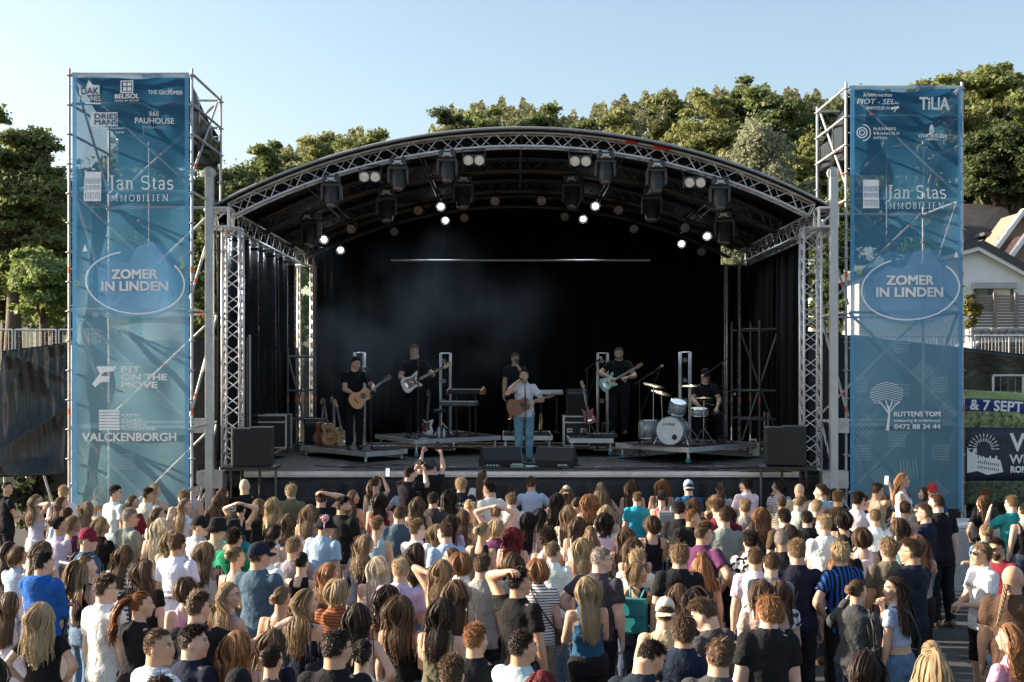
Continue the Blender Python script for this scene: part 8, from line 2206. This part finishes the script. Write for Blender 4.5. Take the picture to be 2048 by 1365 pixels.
# ---------------------------------------------------------------- build
for i, d in enumerate(people):
    if d['L'] == 'down' and d['Rr'] == 'down':
        p_ = ('down', 'front', 'down', 'cross', 'front', 'down', 'pocket')[i % 7]
        d['L'], d['Rr'] = (p_, p_) if p_ in ('front', 'down', 'cross') else (('down', 'hip') if i % 2 else ('hip', 'down'))
AUD = "audience standing in front of the stage"
BAGG = "bags and backpacks in the crowd"
ORDER = list(range(len(people)))
for i, d in enumerate(people):
    yaw = d['yaw']; q = lambda v: int(round(v / 28.0) * 28)
    if 20 < abs(yaw) < 100: yaw = math.copysign(min(98, abs(yaw) * 1.38), yaw)
    if abs(yaw) > 100: ty, hy = yaw * .9, q(yaw * .1)
    else: hy = q(yaw * .58); ty = yaw - hy + gp.uniform(-6, 6)
    hy = max(-56, min(56, hy)); hp = d['hp'] if d['hp'] else 0
    z = CAM_Z - (d['py'] - HORIZON) / S(d['Y']); lift = max(0.0, d['lift'])
    height = z - lift
    lo, hi = (1.60, 1.93) if d['sex'] == 'm' else (1.52, 1.82)
    if d['h'] < 1.63: lo = 1.45
    if height < lo or height > hi: height = max(lo, min(hi, height))
    if height + lift < z - .02: pass
    if d['p']:
        k, _, cv = d['p'].partition(':'); pants = k; pc = CC[cv][0] if cv else (.55, .58, .60)
    else:
        pants = 'jeans'; r_ = gp.random(); acc = 0
        for c_, w_ in PANTS:
            acc += w_; pc = c_
            if r_ < acc: break
    if d['pc'] == 'khaki': pc = (.30, .25, .21)
    sk = SKT[gp.randrange(len(SKT))]; pat = None
    if d['pat']: pat = pattern_mat(*d['pat'].split(':'))
    hcol = HC[d['hc']]; f_ = gp.uniform(.82, 1.18); hcol = tuple(min(.8, v * f_) for v in hcol)
    extras = [e for e in d['x'] if e.partition(':')[0] not in ('backpack', 'flapbag', 'shoulderbag', 'crossbag')]
    rz = -R(ty)
    root, info = person((d['X'], d['Y'], lift), height, rz, d['sex'], d['hair'], hcol, d['top'], tuple(v * gp.uniform(.9, 1.1) for v in CC[d['tc']][0]), d['L'], d['Rr'], hy, hp, 0, pants, pc, sk, extras, d['v'], 0.0, None, gp.choice([(.6, .6, .6), (.03, .03, .03), (.12, .08, .05)]), pattern=pat, label=d['label'], group=AUD, wide=(1 + (d['w'] - 1) * .6) * gp.uniform(.95, 1.02), fine=.0135)
    root.rotation_euler = (R(gp.uniform(-3.5, 2.0)), R(gp.uniform(-3, 3)), rz)
    d['root'] = root
    k = height / 1.74; Mw = Matrix.Translation((d['X'], d['Y'], lift)) @ Matrix.Rotation(rz, 4, 'Z') @ Matrix.Scale(k, 4)
    for e in d['x']:
        nm, _, cv = e.partition(':')
        if nm in ('backpack', 'flapbag', 'shoulderbag', 'crossbag'):
            o = link("backpack" if nm in ('backpack', 'flapbag') else "shoulder_bag", acc_mesh(nm), None); o.matrix_world = Mw; o.color = CC[cv][0] + (1,)
            tag(o, ("%s %s worn by the %s" % (CC[cv][1], {'backpack': 'backpack', 'flapbag': 'backpack with front flap', 'shoulderbag': 'shoulder bag', 'crossbag': 'cross-body bag'}[nm], d['base'].split(',')[0].split(' with ')[0])), "bag", BAGG)
    if d['Rr'] in ('phone', 'high'):
        w = info[4][2]; nm = 'camera' if d['px'] > 790 and d['px'] < 900 else 'phone'
        o = link(nm, acc_mesh(nm), None); o.matrix_world = Mw @ Matrix.Translation((w[0] - (.07 if nm == 'camera' else 0), w[1] + .05, w[2] + .09)) @ Matrix.Rotation(R(-12), 4, 'X'); o.color = (.015, .015, .016, 1)
        tag(o, "%s held up by the %s" % (nm, d['base'].split(',')[0]), nm, "phones and cameras held up")
# lettering on a few shirts
def shirt_text(cond, lines, z0, size, m, front=False):
    for d in people:
        if cond(d):
            for ln, (body, dz, sz) in enumerate(lines):
                o = text("lettering", body, sz, (0, 0, 0), (0, 0, 0), d['root'], m, .001, 1, 'CENTER'); y = -.151 if not front else .165
                o.matrix_local = Matrix.Translation((0, y, z0 - dz)) @ Matrix.Rotation(0 if not front else math.pi, 4, 'Z') @ Matrix.Rotation(R(86), 4, 'X')
            return
INKW = mat("shirt_white_ink", (.7, .7, .7), .8); INKD = mat("shirt_dark_ink", (.06, .06, .07), .8); INKP = mat("shirt_pink_ink", (.7, .25, .32), .8)
shirt_text(lambda d: d['hair'] == 'mop' and d['tc'] == 'nv' and d['py'] < 1000, [("BELLTP GUM", 0, .062), ("TREFFERS", .06, .05)], 1.30, 0, INKW)
shirt_text(lambda d: d['top'] == 'hoodie' and d['tc'] == 'gn', [("ORIGINALS", .0, .05)], 1.16, 0, INKW)
shirt_text(lambda d: d['tc'] == 'wh' and d['hair'] == 'short' and d['py'] > 1060, [("music", 0, .05), ("is life", .06, .05)], 1.12, 0, INKD)
shirt_text(lambda d: d['hair'] == 'ponytail' and d['tc'] == 'wh', [("summer", 0, .035), ("session", .04, .035)], 1.26, 0, INKD)
shirt_text(lambda d: d['hair'] == 'mop' and d['tc'] == 'wh' and 'sunglasses' in d['x'], [("PETROLINO", 0, .05)], 1.28, 0, INKD, True)
for d in people:
    if d['hair'] == 'mop' and d['tc'] == 'nv' and d['py'] < 1000:
        m = MB(); m.prism([(x / 330, z / 330) for x, z in ell(0, 0, 14, 20, 0, 330, 12)], -.003, 0); o = m.build("print", INKP, d['root']); o.location = (.01, -.150, 1.12)
# ------------------------------------------------------------------ crowd barrier in front of the stage
for i in range(10):
    x0 = -5.0 + i * 1.05; root = empty("crowd_barrier", (x0 + .5, 21.5, 0), 0, "grey crowd barrier section, %s from the left along the stage front" % ORD[i], "barrier", "crowd barrier sections")
    MB().box((0, 0, 1.10), (1.02, .10, .05), bev=.01).build("top_rail", ALU, root); MB().box((0, .02, .58), (1.0, .02, .96)).build("panel", GALV, root)
    for s in (-1, 1): MB().box((.48 * s, 0, .55), (.05, .06, 1.06)).build("post", ALU, root)
    MB().box((0, -.35, .012), (1.0, .7, .018)).build("foot_plate", GALV, root)
for px, Y, lb in ((1062, 23.3, "white set list sheet lying by the singer's microphone stand"), (850, 26.0, "white set list sheet at the bass player's feet")):
    o = MB().box((0, 0, 0), (.21, .29, .002), (0, 0, .2)).build("set_list", WHITE, None, (P(px, 0, Y).x, Y - .25, DECK_Z + (.006 if Y < 25 else .378))); tag(o, lb, "paper")
# ------------------------------------------------------------------ stage smoke, drifting to the left of the singer
def smoke():
    m = bpy.data.materials.new("stage_smoke"); m.use_nodes = True; nt = m.node_tree; nt.nodes.clear(); out = nt.nodes.new("ShaderNodeOutputMaterial"); pv_ = nt.nodes.new("ShaderNodeVolumePrincipled"); pv_.inputs["Color"].default_value = (.58, .73, .86, 1); pv_.inputs["Anisotropy"].default_value = .35
    tc = nt.nodes.new("ShaderNodeTexCoord"); nz = nt.nodes.new("ShaderNodeTexNoise"); nz.inputs["Scale"].default_value = .6; nz.inputs["Detail"].default_value = 4; nt.links.new(tc.outputs["Object"], nz.inputs["Vector"])
    mp = nt.nodes.new("ShaderNodeMapping"); mp.inputs["Scale"].default_value = (1 / 3.8, 1 / 2.2, 1 / 2.3); nt.links.new(tc.outputs["Object"], mp.inputs[0]); gr = nt.nodes.new("ShaderNodeTexGradient"); gr.gradient_type = 'SPHERICAL'; nt.links.new(mp.outputs[0], gr.inputs[0])
    mr = nt.nodes.new("ShaderNodeMapRange"); mr.inputs["From Min"].default_value = .46; mr.inputs["From Max"].default_value = .70; nt.links.new(nz.outputs[0], mr.inputs[0])
    a = nt.nodes.new("ShaderNodeMath"); a.operation = 'MULTIPLY'; nt.links.new(mr.outputs[0], a.inputs[0]); nt.links.new(gr.outputs["Fac"], a.inputs[1]); b = nt.nodes.new("ShaderNodeMath"); b.operation = 'MULTIPLY'; b.inputs[1].default_value = SMOKE_D; nt.links.new(a.outputs[0], b.inputs[0]); nt.links.new(b.outputs[0], pv_.inputs["Density"]); nt.links.new(pv_.outputs[0], out.inputs["Volume"])
    o = MB().box((0, 0, 0), (7.6, 4.4, 4.6)).build("smoke", m, None, (-2.3, 26.1, 4.5)); tag(o, "thin bluish stage smoke drifting behind the band", "smoke", kind="stuff")
SMOKE_D = 0.10
smoke(); sc.cycles.volume_step_rate = 4.0; sc.cycles.volume_max_steps = 64
fonts_to_meshes()
lay_prints()
